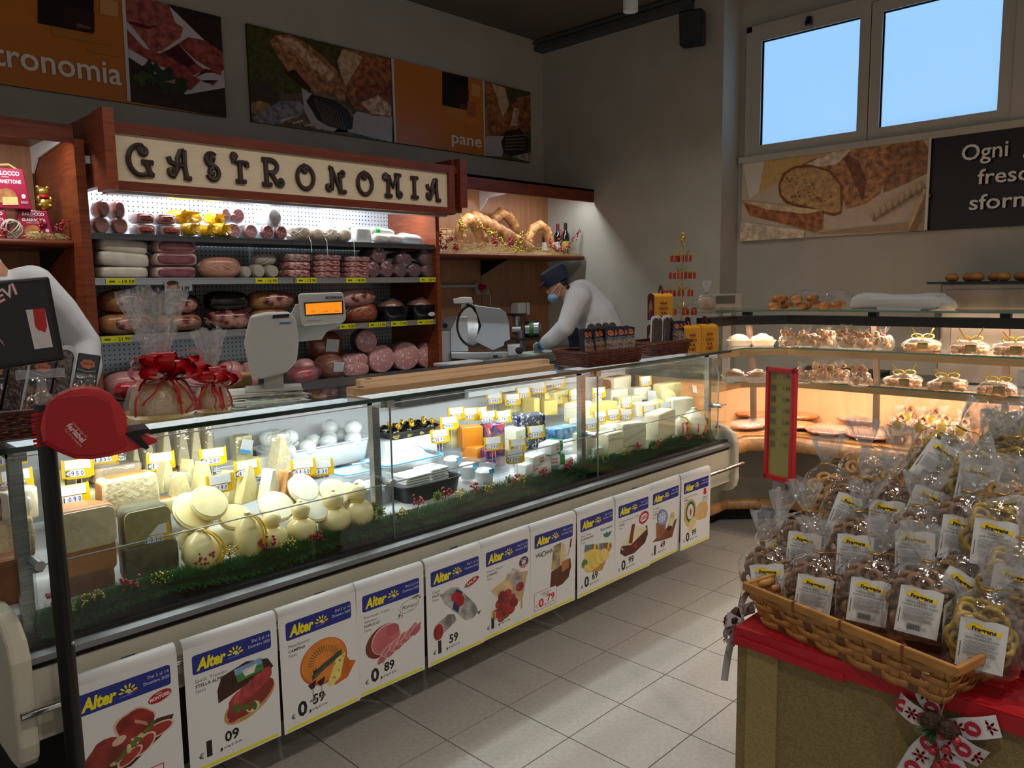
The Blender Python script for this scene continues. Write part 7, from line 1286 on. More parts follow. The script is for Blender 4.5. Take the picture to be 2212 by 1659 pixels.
a=PY(1000, 778, 4.45);m=MB();m.box((0, 0, 0.012), (0.38, 0.16, 0.022));bevel(tag(m.build('white_board', WHITE, None, loc=(a.x, 4.50, BZ)), 'white plastic board lying beside the slicer', 'cutting board'), 0.004)
a=PY(925, 803, 4.36)
tq=thing('bench_shelf', 'low steel shelf on the bench front carrying glove boxes', 'shelf', (a.x+0.02, 4.30, 0));m=MB();m.bb((-0.25, -0.09, BZ-0.09), (0.30, 0.10, BZ-0.07));m.bb((-0.25, 0.08, 0.0), (0.30, 0.10, BZ-0.09));m.build('shelf_plate', STEEL, tq)
for k in range(2):
 t=thing('glove_box', 'blue card box of disposable gloves '+('with torn corner beside the mortadella' if k==0 else 'beside the white board'), 'glove box', (a.x-0.08+0.22*k, 4.30+0.03*k, BZ-0.07), rz=0.1);m=MB();m.box((0, 0, 0.037), (0.20, 0.11, 0.074));m.build('box', mat('glove_blue', '#7fa3b0', 0.5), t);m=MB();m.blob((0.03, 0.025, 0.022), nz=0.6, ns=40, seed=k, M=TR(0.02, 0, 0.08));m.build('glove', mat('nitrile_blue', '#2f8ac0', 0.4), t, True)
 m=MB();m.box((0.085, -0.056, 0.05), (0.045, 0.002, 0.03));m.build('box_print', NAVY, t)
m=MB();m.bb((-0.06, -0.04, 0), (0.06, 0.04, 0.24));a=PY(955, 735, 4.85);tag(m.build('white_carton', mat('carton_white', '#b4b6b8', 0.6), None, loc=(a.x, 4.85, BZ)), 'tall white carton standing beside the slicer', 'carton')
# bread and straw on the right shelf
ZRS=PY(1100, 548, 4.85).z+0.002
CRUST=mat('bread_crust', '#a8642c', 0.5, col2='#d2a066', scale=18, stretch=(1, 1, 1), detail=3, lo=0.35, hi=0.62, coat=0.15)
CRUSTD=mat('bread_crust_dark', '#7a4420', 0.5, col2='#c08a50', scale=14, detail=3, lo=0.35, hi=0.62, coat=0.15)
def braid(pts, r, turns, mats, strands=3):
 m=MB();pts=[Vector(p)for p in pts];N=40
 def at(f):f*=(len(pts)-1);i=min(int(f), len(pts)-2);u=f-i;return pts[i].lerp(pts[i+1], u)
 for k in range(strands):
  path=[];rad=[]
  for i in range(N+1):
   f=i/N;p=at(f);d=(at(min(f+0.02, 1))-at(max(f-0.02, 0))).normalized();u=d.orthogonal().normalized();v=d.cross(u);a=2*PI*(turns*f+k/strands);tp=0.35+0.65*math.sin(PI*min(max(f, 0.03), 0.97))**0.5
   path.append(p+(u*math.cos(a)+v*math.sin(a))*r*0.55*tp);rad.append(r*0.62*tp)
  m.tube(path, rad, n=8)
 return m
def bpt(x, y, Y):return PY(x, y, Y)
o=braid([bpt(1000, 478, 5.12), bpt(1025, 470, 5.1), bpt(1060, 490, 5.05), bpt(1100, 512, 5.0), bpt(1152, 540, 4.95)], 0.062, 3.0, None).build('braided_bread', CRUSTD, None, 'all');tag(o, 'long braided loaf lying diagonally across the straw', 'bread')
def ring_bread(pts, r, mt, lb, flare=1.0):
 m=MB();k=len(pts);rr=[r*(0.75+0.35*math.sin(PI*i/(k-1)))for i in range(k)];m.tube(pts, rr, n=14)
 for i in range(k-1):
  a, b=Vector(pts[i]), Vector(pts[i+1]);q=(a+b)/2;m.blob((r*0.5, r*0.35, r*0.5), n=8, k=6, M=TR(q+Vector((0.0, -r*0.75, r*0.35))))
 o=m.build('ring_bread', mt, None, 'all');tag(o, lb, 'bread')
ring_bread([bpt(*q, 4.98)for q in((997, 530), (994, 505), (999, 485), (1012, 475), (1026, 482), (1036, 505), (1048, 528))], 0.055, CRUST, 'horseshoe-shaped golden loaf beside the woven bread')
ring_bread([bpt(*q, 5.22)for q in((1064, 500), (1068, 475), (1082, 460), (1098, 466), (1108, 482), (1116, 505))], 0.05, CRUSTD, 'arched striped loaf leaning on the beech panel')
ring_bread([bpt(*q, 5.02)for q in((1140, 540), (1143, 512), (1152, 494), (1166, 487), (1180, 498), (1188, 520), (1192, 545))], 0.045, CRUST, 'arched loaf with pale stripe beside the wine bottles')
t=thing('woven_bread', 'flat bread woven in a lattice leaning beside the fridge', 'bread', M=TR(bpt(961, 520, 5.15))@rotz(-0.4)@rotx(-0.15))
for i in range(4):
 for j in range(4):
  m=MB();m.blob((0.026, 0.014, 0.022), n=10, k=6, e=0.4, e2=0.4, M=TR(-0.075+0.05*i+0.006*j, 0, -0.06+0.045*j));m.build('pastry_square', mat('pale_pastry', '#cfb189', 0.6, col2='#a87c48', scale=40), t, True)
for j in range(5):m=MB();m.tube([(-0.1, -0.004, -0.083+0.045*j), (0.0, -0.014, -0.08+0.045*j), (0.1, -0.004, -0.086+0.045*j)], 0.007, n=6);m.build('pastry_strip', CRUST, t, True)
BOTG=mat('dark_bottle', '#0b100c', 0.12, coat=0.8)
for px, Y, cap, lb in((1205, 5.10, '#6a1522', 'dark wine bottle with red capsule beside the wall'), (1222, 4.98, '#141414', 'dark wine bottle with black capsule and yellow label'), (1179, 5.22, '#4a1420', 'wine bottle half hidden behind the arched loaf'), (940, 4.98, '#1a1a1a', 'wine bottle standing between the fridge and the woven bread')):
 a=PY(px, 520, Y);t=thing('wine_bottle', lb, 'bottle', (a.x, Y, ZRS));m=MB();m.lathe([(0.0, 0.0), (0.036, 0.0), (0.038, 0.01), (0.038, 0.19), (0.032, 0.215), (0.015, 0.24), (0.0135, 0.30), (0.016, 0.302), (0.016, 0.312), (0.0, 0.313)], 20);m.build('glass_body', BOTG, t, True)
 m=MB();m.lathe([(0.0165, 0.25), (0.0168, 0.315), (0.0, 0.316)], 14);m.build('capsule', mat('capsule_'+cap[1:], cap, 0.35), t, True)
 m=MB();m.lathe([(0.0387, 0.06), (0.0387, 0.14)], 20);m.build('label', mat('yellow_label', '#b59a44', 0.5)if px==1222 else LABELW, t, True)
rn=random.Random(11);m=MB();xa, xb=PY(945, 540, 4.95).x, XR-0.1
for k in range(1500):
 x=rn.uniform(xa, xb);y=rn.uniform(4.86, 5.12);z=ZRS+rn.random()**2*(0.09 if x<xb-0.3 else 0.05);a=rn.uniform(0, 6.28);pts=[]
 for i in range(5):a+=rn.uniform(-1.0, 1.0);pts.append((x, y, z));x+=0.018*math.cos(a);y=max(4.84, y+0.012*math.sin(a));z=max(ZRS+0.001, z+rn.uniform(-0.010, 0.010))
 m.tube(pts, 0.0011, n=3, caps=False)
tag(m.build('decorative_straw', mat('straw', '#d2bd86', 0.6, col2='#bfa668', scale=20)), 'curly pale straw spread along the bread shelf', 'straw', kind='stuff')
def sprig(path, mt, lb, n, r, spread, seed, nm='berry_branch', cat='berries', grp=None):
 rn=random.Random(seed);t=thing(nm, lb, cat, path[0], group=grp);O=Vector(path[0]);pp=[Vector(p)-O for p in path]
 m=MB();m.tube(pp, 0.003, n=5);m.build('twig', mat('twig', '#3a2a1c', 0.7), t)
 m=MB()
 for i in range(n):
  f=rn.random()*(len(pp)-1);k=min(int(f), len(pp)-2);q=pp[k].lerp(pp[k+1], f-k);m.blob((r, r, r), n=7, k=5, M=TR(q+Vector((rn.uniform(-1, 1), rn.uniform(-1, 0.5), rn.uniform(-1, 1)))*spread))
 stuff(m.build('berries' if mt is BERRY else 'gold_buds', mt, t, 'all'))
YS=4.90
for k, (pts, lb)in enumerate(((((950, 540), (952, 520), (948, 502)), 'red berry branch in front of the woven bread'), (((958, 537), (968, 520), (980, 512)), 'red berry branch with apple beside the horseshoe loaf'), (((985, 545), (984, 530)), 'short red berry branch in the straw'), (((1065, 515), (1072, 530)), 'red berry branch under the braided loaf'), (((1215, 545), (1190, 530), (1186, 518)), 'red berry branch curling towards the arched loaf'), (((1215, 545), (1232, 525), (1252, 495)), 'long red berry branch reaching up beside the bottles'), (((1215, 543), (1208, 520), (1214, 500)), 'red berry branch in front of the wine bottles'), (((1100, 530), (1103, 512)), 'dark red cone berry beside the braid'))):
 sprig([PY(x, y, YS)for x, y in pts], BERRY, lb, 26, 0.0085, 0.02, k, grp='red berry branches on the bread shelf')
for k, pts in enumerate((((1030, 480), (1050, 500), (1070, 510)), ((1055, 505), (1080, 520), (1095, 535)), ((1110, 535), (1120, 525), (1135, 500)), ((1000, 495), (990, 475)), ((1110, 545), (1128, 545)))):
 sprig([PY(x, y, 4.93)for x, y in pts], GOLDB, 'gold leaf sprig tucked among the decorative loaves', 34, 0.008, 0.03, k+30, 'gold_sprig', 'gold sprig', 'gold sprigs on the bread shelf')
 # panettone boxes on the left shelf
ZLS=PY(75, 516, 4.76).z+0.002
PRED=mat('panettone_red', '#9c1038', 0.35, coat=0.3)
def panettone(px0, px1, py0, py1, Y, z0, title, sub, label, handle=False):
 a, b=PY(px0, py1, Y), PY(px1, py1, Y);w_=b.x-a.x;h_=PY(px0, py0, Y).z-PY(px0, py1, Y).z
 t=thing('panettone_box', label, 'cake box', ((a.x+b.x)/2, Y+w_*0.4, z0), rz=-0.12);d=w_*0.8
 m=MB();m.box((0, 0, h_/2), (w_, d, h_), taper=(0.78, 0.7));bevel(m.build('carton', PRED, t), 0.006)
 p=Print();p.text('BALOCCO', 0, h_*0.83, h_*0.10, '#f0e8e8', w=w_*0.58, align='c', bold=0.035);p.lines(-w_*0.12, w_*0.12, h_*0.77, h_*0.80, 1, '#d9c4c4')
 p.text(title, 0, h_*0.63, h_*0.09, '#f0e8e8', w=w_*0.62, align='c', bold=0.025)
 if sub:p.text(sub, 0, h_*0.55, h_*0.045, '#e0c8c8', w=w_*0.4, align='c')
 p.ell(-w_*0.05, h_*0.30, w_*0.23, h_*0.20, '#b0703a', 0.8);p.poly([(-w_*0.16, h_*0.08), (w_*0.2, h_*0.10), (w_*0.19, h_*0.30), (-w_*0.14, h_*0.28)], '#dcc27a', 0.3);p.ell(w_*0.33, h_*0.32, w_*0.05, h_*0.06, '#e8d8d8', 0.5);p.rect(w_*0.26, h_*0.14, w_*0.42, h_*0.2, '#c98a9a', 0.6)
 lean=math.atan2(d*0.15, h_);stuff(ob('front_print', p.mesh(), t, M=TR(0, -d/2-0.001, 0)@rotx(-lean)@FR_Y(0, 0, 0)))
 if handle:m=MB();m.tube([(-w_*0.3, 0, h_), (-w_*0.2, 0, h_+0.02), (w_*0.1, -0.01, h_+0.025), (w_*0.3, 0, h_)], 0.006, n=6);m.build('rope_handle', mat('rope_gold', '#c9a46a', 0.5), t, True)
 return t, h_
t1, h1=panettone(-42, 28, 444, 508, 4.86, ZLS, 'GLASSUVETTA', 'SENZA CANDITI', 'lower red cake box cut off beside the wicker ball');t2, h2=panettone(40, 120, 443, 508, 4.86, ZLS, 'GLASSUVETTA', 'SENZA CANDITI', 'lower red cake box reading glassuvetta')
panettone(-22, 72, 352, 442, 4.86, ZLS+max(h1, h2)-0.0, 'IL PANETTONE', None, 'upper red cake box reading panettone stacked on two others', True)
a=PY(93, 420, 4.92);t=thing('gold_bear_figure', 'gold foil bear figure with red neck ribbon on the cake box', 'figure', (a.x, 4.92, ZLS+h2));GF=mat('gold_foil', '#c9ad54', 0.25, 0.8)
m=MB();m.blob((0.035, 0.03, 0.042), M=TR(0, 0, 0.04), nz=0.15, ns=60);m.blob((0.033, 0.028, 0.03), M=TR(0, 0, 0.105));
for sx in(-1, 1):m.blob((0.011, 0.008, 0.011), M=TR(sx*0.024, 0, 0.13));m.blob((0.013, 0.02, 0.013), M=TR(sx*0.026, -0.018, 0.03));m.blob((0.01, 0.016, 0.02), M=TR(sx*0.03, -0.014, 0.065))
m.build('foil_body', GF, t, True);m=MB();m.torus((0, 0, 0.078), 0.026, 0.008, 18, 6);m.build('ribbon', RED, t, True)
a=PY(32, 490, 4.78);t=thing('wicker_ball', 'white openwork wicker ball beside the red cake boxes', 'decoration', (a.x, 4.84, ZLS+0.052));rn=random.Random(3);m=MB()
for k in range(16):m.torus((0, 0, 0), 0.05, 0.0035, 20, 5, Euler((rn.uniform(0, 6), rn.uniform(0, 6), 0)).to_matrix().to_4x4(), sx=rn.uniform(0.9, 1), sy=rn.uniform(0.9, 1))
m.build('woven_cane', mat('white_cane', '#b9ac9a', 0.6), t, True)
for k, (pts, lb)in enumerate(((((5, 508), (8, 500), (2, 495)), 'red berry branch in front of the wicker ball'), (((85, 500), (95, 488), (88, 480)), 'red berry branch in front of the glassuvetta box'), (((120, 500), (135, 490), (140, 480)), 'pink berry branch at the end of the left shelf'))):sprig([PY(x, y, 4.80)for x, y in pts], BERRY, lb, 20, 0.0075, 0.018, k+60, grp='red berry branches on the left shelf')
m=MB();rn=random.Random(5);xa, xb=PY(60, 510, 4.8).x, LX-0.02
for k in range(260):
 x=rn.uniform(xa, xb);y=rn.uniform(4.79, 4.84);z=ZLS+rn.random()*0.03;a=rn.uniform(0, 6.28);m.tube([(x, y, z), (x+0.015*math.cos(a), y+0.01*math.sin(a), z+0.006), (x+0.03*math.cos(a+0.6), max(4.78, y+0.02*math.sin(a+0.6)), z)], 0.0012, n=3)
tag(m.build('decorative_straw', MATS['straw']), 'small heap of pale straw in front of the red cake boxes', 'straw', kind='stuff')
# people
SKIN=mat('skin', '#b98468', 0.55);COAT=mat('white_coat', '#cfcfd2', 0.75, bump=0.3, bscale=9);NAVYC=mat('navy_cloth', '#161a2c', 0.8);HAIR=mat('dark_hair', '#1a1210', 0.6);MASK=mat('mask_blue', '#86b4d6', 0.7);NITR=mat('nitrile_blue', '#2f8ac0', 0.4)
def fuse(o, vox=0.011, it=4):
 r=o.modifiers.new('remesh', 'REMESH');r.mode='VOXEL';r.voxel_size=vox;r.use_smooth_shade=True
 sm=o.modifiers.new('smooth', 'SMOOTH');sm.iterations=it;sm.factor=0.5;return o
def limb(m, pts, rr, n=12):
 m.tube(pts, rr, n=n)
 for p, r in zip(pts, rr):m.blob((r, r, r), n=12, k=8, M=TR(Vector(p)))
def hand(m, w, d, up, L_=0.18, side=1, curl=0.9):
 w=Vector(w);d=Vector(d).normalized();up=(Vector(up)-d*d.dot(Vector(up))).normalized();sd=d.cross(up)*side
 R3=Matrix((d, sd, up)).transposed().to_4x4();pc=w+d*0.05;m.blob((0.05, 0.04, 0.017), n=12, k=8, e=0.7, e2=0.8, M=TR(pc)@R3)
 for k, (off, ln)in enumerate(((0.030, 0.072), (0.010, 0.082), (-0.010, 0.076), (-0.029, 0.058))):
  p=w+d*0.092+sd*off;a=0.25;pts=[p-d*0.02, p]
  for j in range(3):a+=curl*(0.5 if j==0 else 0.75);p=p+(d*math.cos(a)-up*math.sin(a))*(ln*(0.42, 0.32, 0.26)[j]);pts.append(p)
  limb(m, pts, [0.0095, 0.0095, 0.009, 0.0085, 0.0075], 8)
 p=w+d*0.035+sd*0.036;limb(m, [p, p+(d*0.6+sd*0.7)*0.035-up*0.008, p+(d*0.9+sd*0.5)*0.062-up*0.03], [0.012, 0.011, 0.009], 8)
def person_man():
 P, yaw, s, L=px_frame(1250, 760, PY(1250, 760, 4.22));t=thing('person', 'person in white coat and navy cap bending over the bench cutting salami', 'person', P, rz=yaw)
 Q=lambda x, y, d=0.0:Vector(L(x, y, d))
 F=-P.z
 m=MB()
 m.blob((0.098, 0.075, 0.112), n=20, k=14, M=TR(Q(1206, 616))@roty(-0.45));m.blob((0.07, 0.06, 0.06), n=16, k=10, M=TR(Q(1203, 634)))
 m.blob((0.026, 0.017, 0.02), M=TR(Q(1186, 631)));m.blob((0.02, 0.045, 0.012), M=TR(Q(1188, 621)))
 for d in(-0.075, 0.075):m.blob((0.018, 0.010, 0.030), M=TR(Q(1210, 618, d))@roty(-0.3))
 limb(m, [Q(1216, 628), Q(1236, 640), Q(1256, 650)], [0.06, 0.058, 0.08]);limb(m, [Q(1256, 650), Q(1285, 690), Q(1308, 745)], [0.13, 0.14, 0.14])
 for d, e, w in((-0.17, -0.24, -0.10), (0.17, 0.18, 0.02)):limb(m, [Q(1250, 648, d), Q(1224, 700, e), Q(1176, 742, w)], [0.062, 0.048, 0.034])
 for d in(-0.09, 0.09):limb(m, [Q(1308, 750, d), Vector((Q(1300, 0)[0], d, F+0.52)), Vector((Q(1312, 0)[0], d, F+0.08))], [0.085, 0.062, 0.045])
 body=fuse(m.build('body', SKIN, t, 'all'), 0.010)
 m=MB();limb(m, [Q(1243, 634), Q(1258, 646), Q(1286, 684), Q(1308, 735), Q(1312, 795)], [0.085, 0.165, 0.19, 0.185, 0.20])
 for sd in(-1, 1):m.blob((0.11, 0.12, 0.12), M=TR(Q(1252, 642, sd*0.13)))
 for d, e, w in((-0.19, -0.26, -0.11), (0.19, 0.2, 0.03)):limb(m, [Q(1250, 644, d), Q(1236, 674, (d+e)/2), Q(1222, 704, e), Q(1196, 728, (e+w)/2), Q(1181, 738, w)], [0.105, 0.092, 0.078, 0.066, 0.058])
 coat=fuse(m.build('coat', COAT, t, 'all'), 0.012, 3)
 m=MB();m.tube([Q(1229, 622, -0.05), Q(1236, 628, -0.085), Q(1248, 634, -0.10)], [0.02, 0.026, 0.02], n=8);m.tube([Q(1229, 622, -0.05), Q(1226, 618, 0.0), Q(1229, 622, 0.05)], 0.02, n=8);m.build('collar', NAVYC, coat, 'all')
 m=MB();limb(m, [Q(1252, 728, 0.0), Q(1262, 760, 0.0), Q(1268, 820, 0.0)], [0.10, 0.13, 0.14]);m.build('apron', NAVYC, t, 'all')
 m=MB()
 for d in(-0.09, 0.09):limb(m, [Q(1310, 780, d), Vector((Q(1302, 0)[0], d, F+0.52)), Vector((Q(1312, 0)[0], d, F+0.10))], [0.12, 0.09, 0.075])
 m.build('trousers', NAVYC, t, 'all')
 m=MB()
 for d in(-0.09, 0.09):m.blob((0.13, 0.05, 0.045), e2=0.6, M=TR(Q(1300, 0)[0], d, F+0.045))
 m.build('shoes', BLACK, t, 'all')
 m=MB();m.lathe([(0.105, -0.035), (0.112, 0.0), (0.118, 0.045), (0.108, 0.085), (0.07, 0.105), (0.0, 0.11)], 24, TR(Q(1203, 603))@roty(-0.5)@SC(1.02, 0.86, 1));m.blob((0.065, 0.075, 0.014), M=TR(Q(1176, 612))@roty(-0.95));cap_=m.build('cap', mat('cap_navy', '#20263a', 0.8), t, True)
 m=MB();m.blob((0.062, 0.074, 0.060), M=TR(Q(1215, 612)));m.build('hair', HAIR, t, True)
 m=MB();m.blob((0.052, 0.068, 0.042), n=16, k=10, nz=0.12, ns=30, M=TR(Q(1197, 641))@roty(-0.5));mk=m.build('face_mask', MASK, t, True)
 m=MB();m.tube([Q(1193, 633, -0.062), Q(1202, 622, -0.083), Q(1210, 612, -0.082)], 0.0022, n=4);m.tube([Q(1204, 644, -0.065), Q(1210, 634, -0.084), Q(1212, 622, -0.082)], 0.0022, n=4);m.build('ear_loops', WHITEP, mk)
 m=MB()
 for d in(-0.05, 0.02):m.blob((0.008, 0.008, 0.006), M=TR(Q(1186, 623, d)))
 m.build('eyes', BLACK, t, True)
 sal=Vector((PY(1166, 755, 4.50).x, 4.56, ZCB+0.05));Mi=(TR(P)@rotz(yaw)).inverted();ts=Mi@sal
 m=MB()
 for w_, sg in((Q(1181, 738, -0.11), 1), (Q(1181, 738, 0.03), -1)):
  d=(ts+Vector((0.02, 0.04 if sg<0 else-0.05, 0.03))-w_);limb(m, [w_+Vector((0.02, 0, 0.012)), w_], [0.05, 0.038]);hand(m, w_-d.normalized()*0.01, d, (0, -0.2, 1), side=sg, curl=0.7)
 fuse(m.build('gloves', NITR, t, 'all'), 0.006, 2)
person_man()
def person_left():
 P, yaw, s, L=px_frame(100, 760, PY(100, 760, 3.62));t=thing('person', 'person in white coat seen from behind the booking sign', 'person', P, rz=yaw);Q=lambda x, y, d=0.0:Vector(L(x, y, d));F=-P.z+0.12
 cx_=-22
 m=MB();m.blob((0.08, 0.098, 0.118), n=20, k=14, M=TR(Q(cx_-5, 455, 0.0)));limb(m, [Q(cx_, 510), Q(cx_, 560), Q(cx_, 620)], [0.058, 0.06, 0.12]);limb(m, [Q(cx_, 620), Q(cx_, 760), Q(cx_, 900)], [0.15, 0.14, 0.15])
 m.blob((0.014, 0.02, 0.024), M=TR(Q(cx_-5, 460, -0.105)))
 limb(m, [Q(92, 622), Q(172, 748, 0.02), Q(160, 835, -0.12)], [0.05, 0.04, 0.032]);limb(m, [Q(-140, 622), Q(-190, 748, 0.02), Q(-150, 835, -0.14)], [0.05, 0.04, 0.032])
 hand(m, Q(160, 835, -0.12), (-0.2, -0.6, -0.5), (0, 0, 1), side=1);hand(m, Q(-150, 835, -0.14), (0.2, -0.6, -0.5), (0, 0, 1), side=-1)
 for x in(-62, 18):limb(m, [Q(x, 900), Vector((Q(x, 0)[0], 0, F+0.5)), Vector((Q(x, 0)[0], 0, F+0.08))], [0.085, 0.06, 0.045])
 fuse(m.build('body', SKIN, t, 'all'), 0.011)
 m=MB();limb(m, [Q(cx_, 590), Q(cx_, 650), Q(cx_, 780), Q(cx_, 900), Q(cx_, 980)], [0.12, 0.175, 0.175, 0.18, 0.19])
 for x, sg in((72, 1), (-118, -1)):m.blob((0.085, 0.08, 0.085), M=TR(Q(x, 622)))
 limb(m, [Q(86, 618), Q(128, 672, 0.01), Q(172, 748, 0.02), Q(172, 800, -0.05), Q(163, 822, -0.10)], [0.084, 0.078, 0.070, 0.062, 0.058]);limb(m, [Q(-130, 618), Q(-192, 748, 0.02), Q(-152, 826, -0.12)], [0.084, 0.072, 0.056])
 coat=fuse(m.build('coat', COAT, t, 'all'), 0.011, 3)
 m=MB();m.tube([Q(-60, 575, -0.06), Q(cx_, 600, -0.16), Q(10, 575, -0.06), Q(4, 560, 0.02), Q(-10, 562, 0.08)], 0.022, n=8);m.build('collar', NAVYC, coat, 'all')
 m=MB()
 for x in(-62, 18):limb(m, [Q(x, 930), Vector((Q(x, 0)[0], 0, F+0.5)), Vector((Q(x, 0)[0], 0, F+0.1))], [0.11, 0.085, 0.07])
 m.build('trousers', NAVYC, t, 'all')
 m=MB()
 for x in(-62, 18):m.blob((0.05, 0.13, 0.045), e2=0.6, M=TR(Q(x, 0)[0], -0.05, F+0.045))
 m.build('shoes', BLACK, t, 'all')
 m=MB();m.lathe([(0.1, -0.02), (0.108, 0.02), (0.105, 0.07), (0.0, 0.1)], 20, TR(Q(cx_-5, 425)));m.build('cap', mat('cap_navy', '#20263a', 0.8), t, True)
 m=MB();m.blob((0.062, 0.05, 0.05), n=14, k=9, M=TR(Q(cx_-5, 485, -0.06)));m.build('face_mask', MASK, t, True)
person_left()
m=MB();m.bb((0.3, 3.4, 0.0), (1.7, 3.95, 0.12));tag(m.build('duckboard', mat('duckboard', '#5a4634', 0.7)), 'low wooden platform on the floor behind the counter', 'platform')
# bakery counter in the corner
def plan(o):return[(4.30, 2.343+o), (4.563+0.414*o, 2.343+o), (4.72+o, 2.186+0.414*o), (4.72+o, -0.6)]
bk=thing('bakery_counter', 'L-shaped bakery counter with wooden bullnose and glass shelves', 'bakery counter')
HONEY=mat('honey_wood', '#b9814a', 0.32, col2='#d0a06a', scale=8, stretch=(3, 3, 3), detail=4, coat=0.3)
PEACH=mat('peach_panel', '#d9a77c', 0.5, col2='#d2a075', scale=6, stretch=(4, 4, 0.4))
def strip(name, o0, o1, z0, z1, mt, parent=None):
 a, b=plan(o0), plan(o1)
 for k in range(3):
  q=[a[k], a[k+1], b[k+1], b[k]];m=MB();vs=[(x, y, z0)for x, y in q]+[(x, y, z1)for x, y in q]
  m.add(vs, [(3, 2, 1, 0), (4, 5, 6, 7), (0, 1, 5, 4), (1, 2, 6, 5), (2, 3, 7, 6), (3, 0, 4, 7)]);m.build(name, mt, parent or bk)
def sweep(name, o, z, r, mt, n=12):
 p=plan(o);p2=[p[0], p[1], p[2], (p[2][0], 1.62), (p[2][0], 1.616), p[3]]
 for k in range(3):
  a, b=[(p[0], p[1]), (p[1], p[2]), (p[2], (p[2][0], 1.70))][k];m=MB();m.cyl((*a, z), (*b, z), r, n=n);m.build(name, mt, bk, True)
 for k in range(3):m=MB();m.cyl((p[2][0], 1.696-0.76*k, z), (p[2][0], 1.70-0.76*(k+1), z), r, n=n);m.build(name, mt, bk, True)
strip('kick', 0.27, 0.32, 0.0, 0.10, BLACKM);sweep('base_moulding', 0.21, 0.125, 0.036, HONEY);strip('front_panel', 0.21, 0.24, 0.10, 0.56, mat('bakery_front', '#857c6c', 0.6))
sweep('bullnose', 0.03, 0.572, 0.048, HONEY, 16);strip('ledge', 0.04, 0.14, 0.60, 0.628, HONEY);strip('display_deck', 0.10, 0.62, 0.612, 0.632, HONEY)
strip('back_board', 0.56, 0.58, 0.632, 0.935, PEACH)
STRIPW=mat('shelf_strip', '#b59a72', 0.35, 0.3)
for z, o0, o1 in((0.985, 0.05, 0.42), (1.19, 0.07, 0.42)):
 strip('glass_shelf', o0, o1, z-0.008, z, GLASS);strip('glass_edge', o0-0.002, o0+0.002, z-0.009, z+0.001, mat('soft_green_edge', '#4f7a6c', 0.2, coat=0.5));strip('light_strip', o0+0.03, o0+0.10, z-0.052, z-0.012, STRIPW)
strip('glass_shelf', 0.10, 0.50, 1.420, 1.428, GLASS);strip('glass_edge', 0.098, 0.102, 1.419, 1.429, mat('soft_green_edge', '#4f7a6c', 0.2, coat=0.5));strip('top_bar', 0.14, 0.24, 1.335, 1.39, BLACK)
for(x, y)in((4.82, 2.5), (4.98, 1.75), (4.98, 1.05), (4.98, 0.35), (4.98, -0.35)):
 m=MB();m.tube([(x+0.10, y, 0.63), (x+0.08, y, 1.0), (x, y, 1.34)], 0.022, n=4);m.build('shelf_support', mat('support_brown', '#5a4a40', 0.4, 0.4), bk)
 m=MB();m.box((x-0.02, y, 1.405), (0.05, 0.05, 0.03));m.build('glass_support', BLACK, bk)
for z, x, e in((0.93, 4.84, 0.5), (1.13, 4.86, 0.8), (1.33, 4.92, 1.1)):
 area_light('bakery_light', (x, 0.85, z), 0.05, 2.6, E_BAKERY*e, (1.0, 0.80, 0.62), rot=(0, math.radians(-8), 0));area_light('bakery_light', (4.78, 2.42, z), 0.35, 0.05, E_BAKERY*0.22*e, (1.0, 0.80, 0.62), rot=(0, 0, -PI/4))
BROWNR=mat('brown_roll', '#a86a30', 0.45, col2='#c98f50', scale=14, coat=0.2);PALEB=mat('pale_biscuit', '#d6b088', 0.6, col2='#b9865a', scale=50);FOCR=mat('focaccia_top', '#b5582c', 0.4, col2='#d98a54', scale=38, detail=4, coat=0.6);FOCW=mat('film_pizza', '#d9b0a0', 0.3, col2='#c98a70', scale=30, coat=1.0)
TRAYP=mat('foam_tray', '#dcd4cc', 0.5);YRIB=mat('yellow_ribbon', '#d9b83a', 0.4);TIE=mat('red_tie', '#c0202a', 0.4);TAGY=mat('tag_ochre', '#b59432', 0.5, col2='#7a6a2c', scale=30)
FILMW=clear_mat('white_cellophane', (0.95, 0.93, 0.9), 1.0, 0.12, haze=0.10, hazecol=(0.9, 0.85, 0.8), bump=0.9, bscale=40)
def cookie_mesh(sd, mt, r=0.018, n=16, sp=(0.045, 0.03, 0.045), kind='blob'):
 rn=random.Random(sd);m=MB()
 for k in range(n):
  M=TR(rn.uniform(-1, 1)*sp[0], rn.uniform(-1, 1)*sp[1], r+rn.random()*sp[2]*2)@Euler((rn.uniform(0, 6), rn.uniform(0, 6), 0)).to_matrix().to_4x4()
  if kind=='blob':m.blob((r, r, r*0.7), n=8, k=6, M=M)
  else:m.torus((0, 0, 0), r, r*0.42, 10, 5, M)
 return m.mesh('biscuits', mt, 'all')
COOKM=[cookie_mesh(k, PALEB if k%2 else mat('nut_biscuit', '#9c7448', 0.6, col2='#d2b488', scale=40))for k in range(4)]
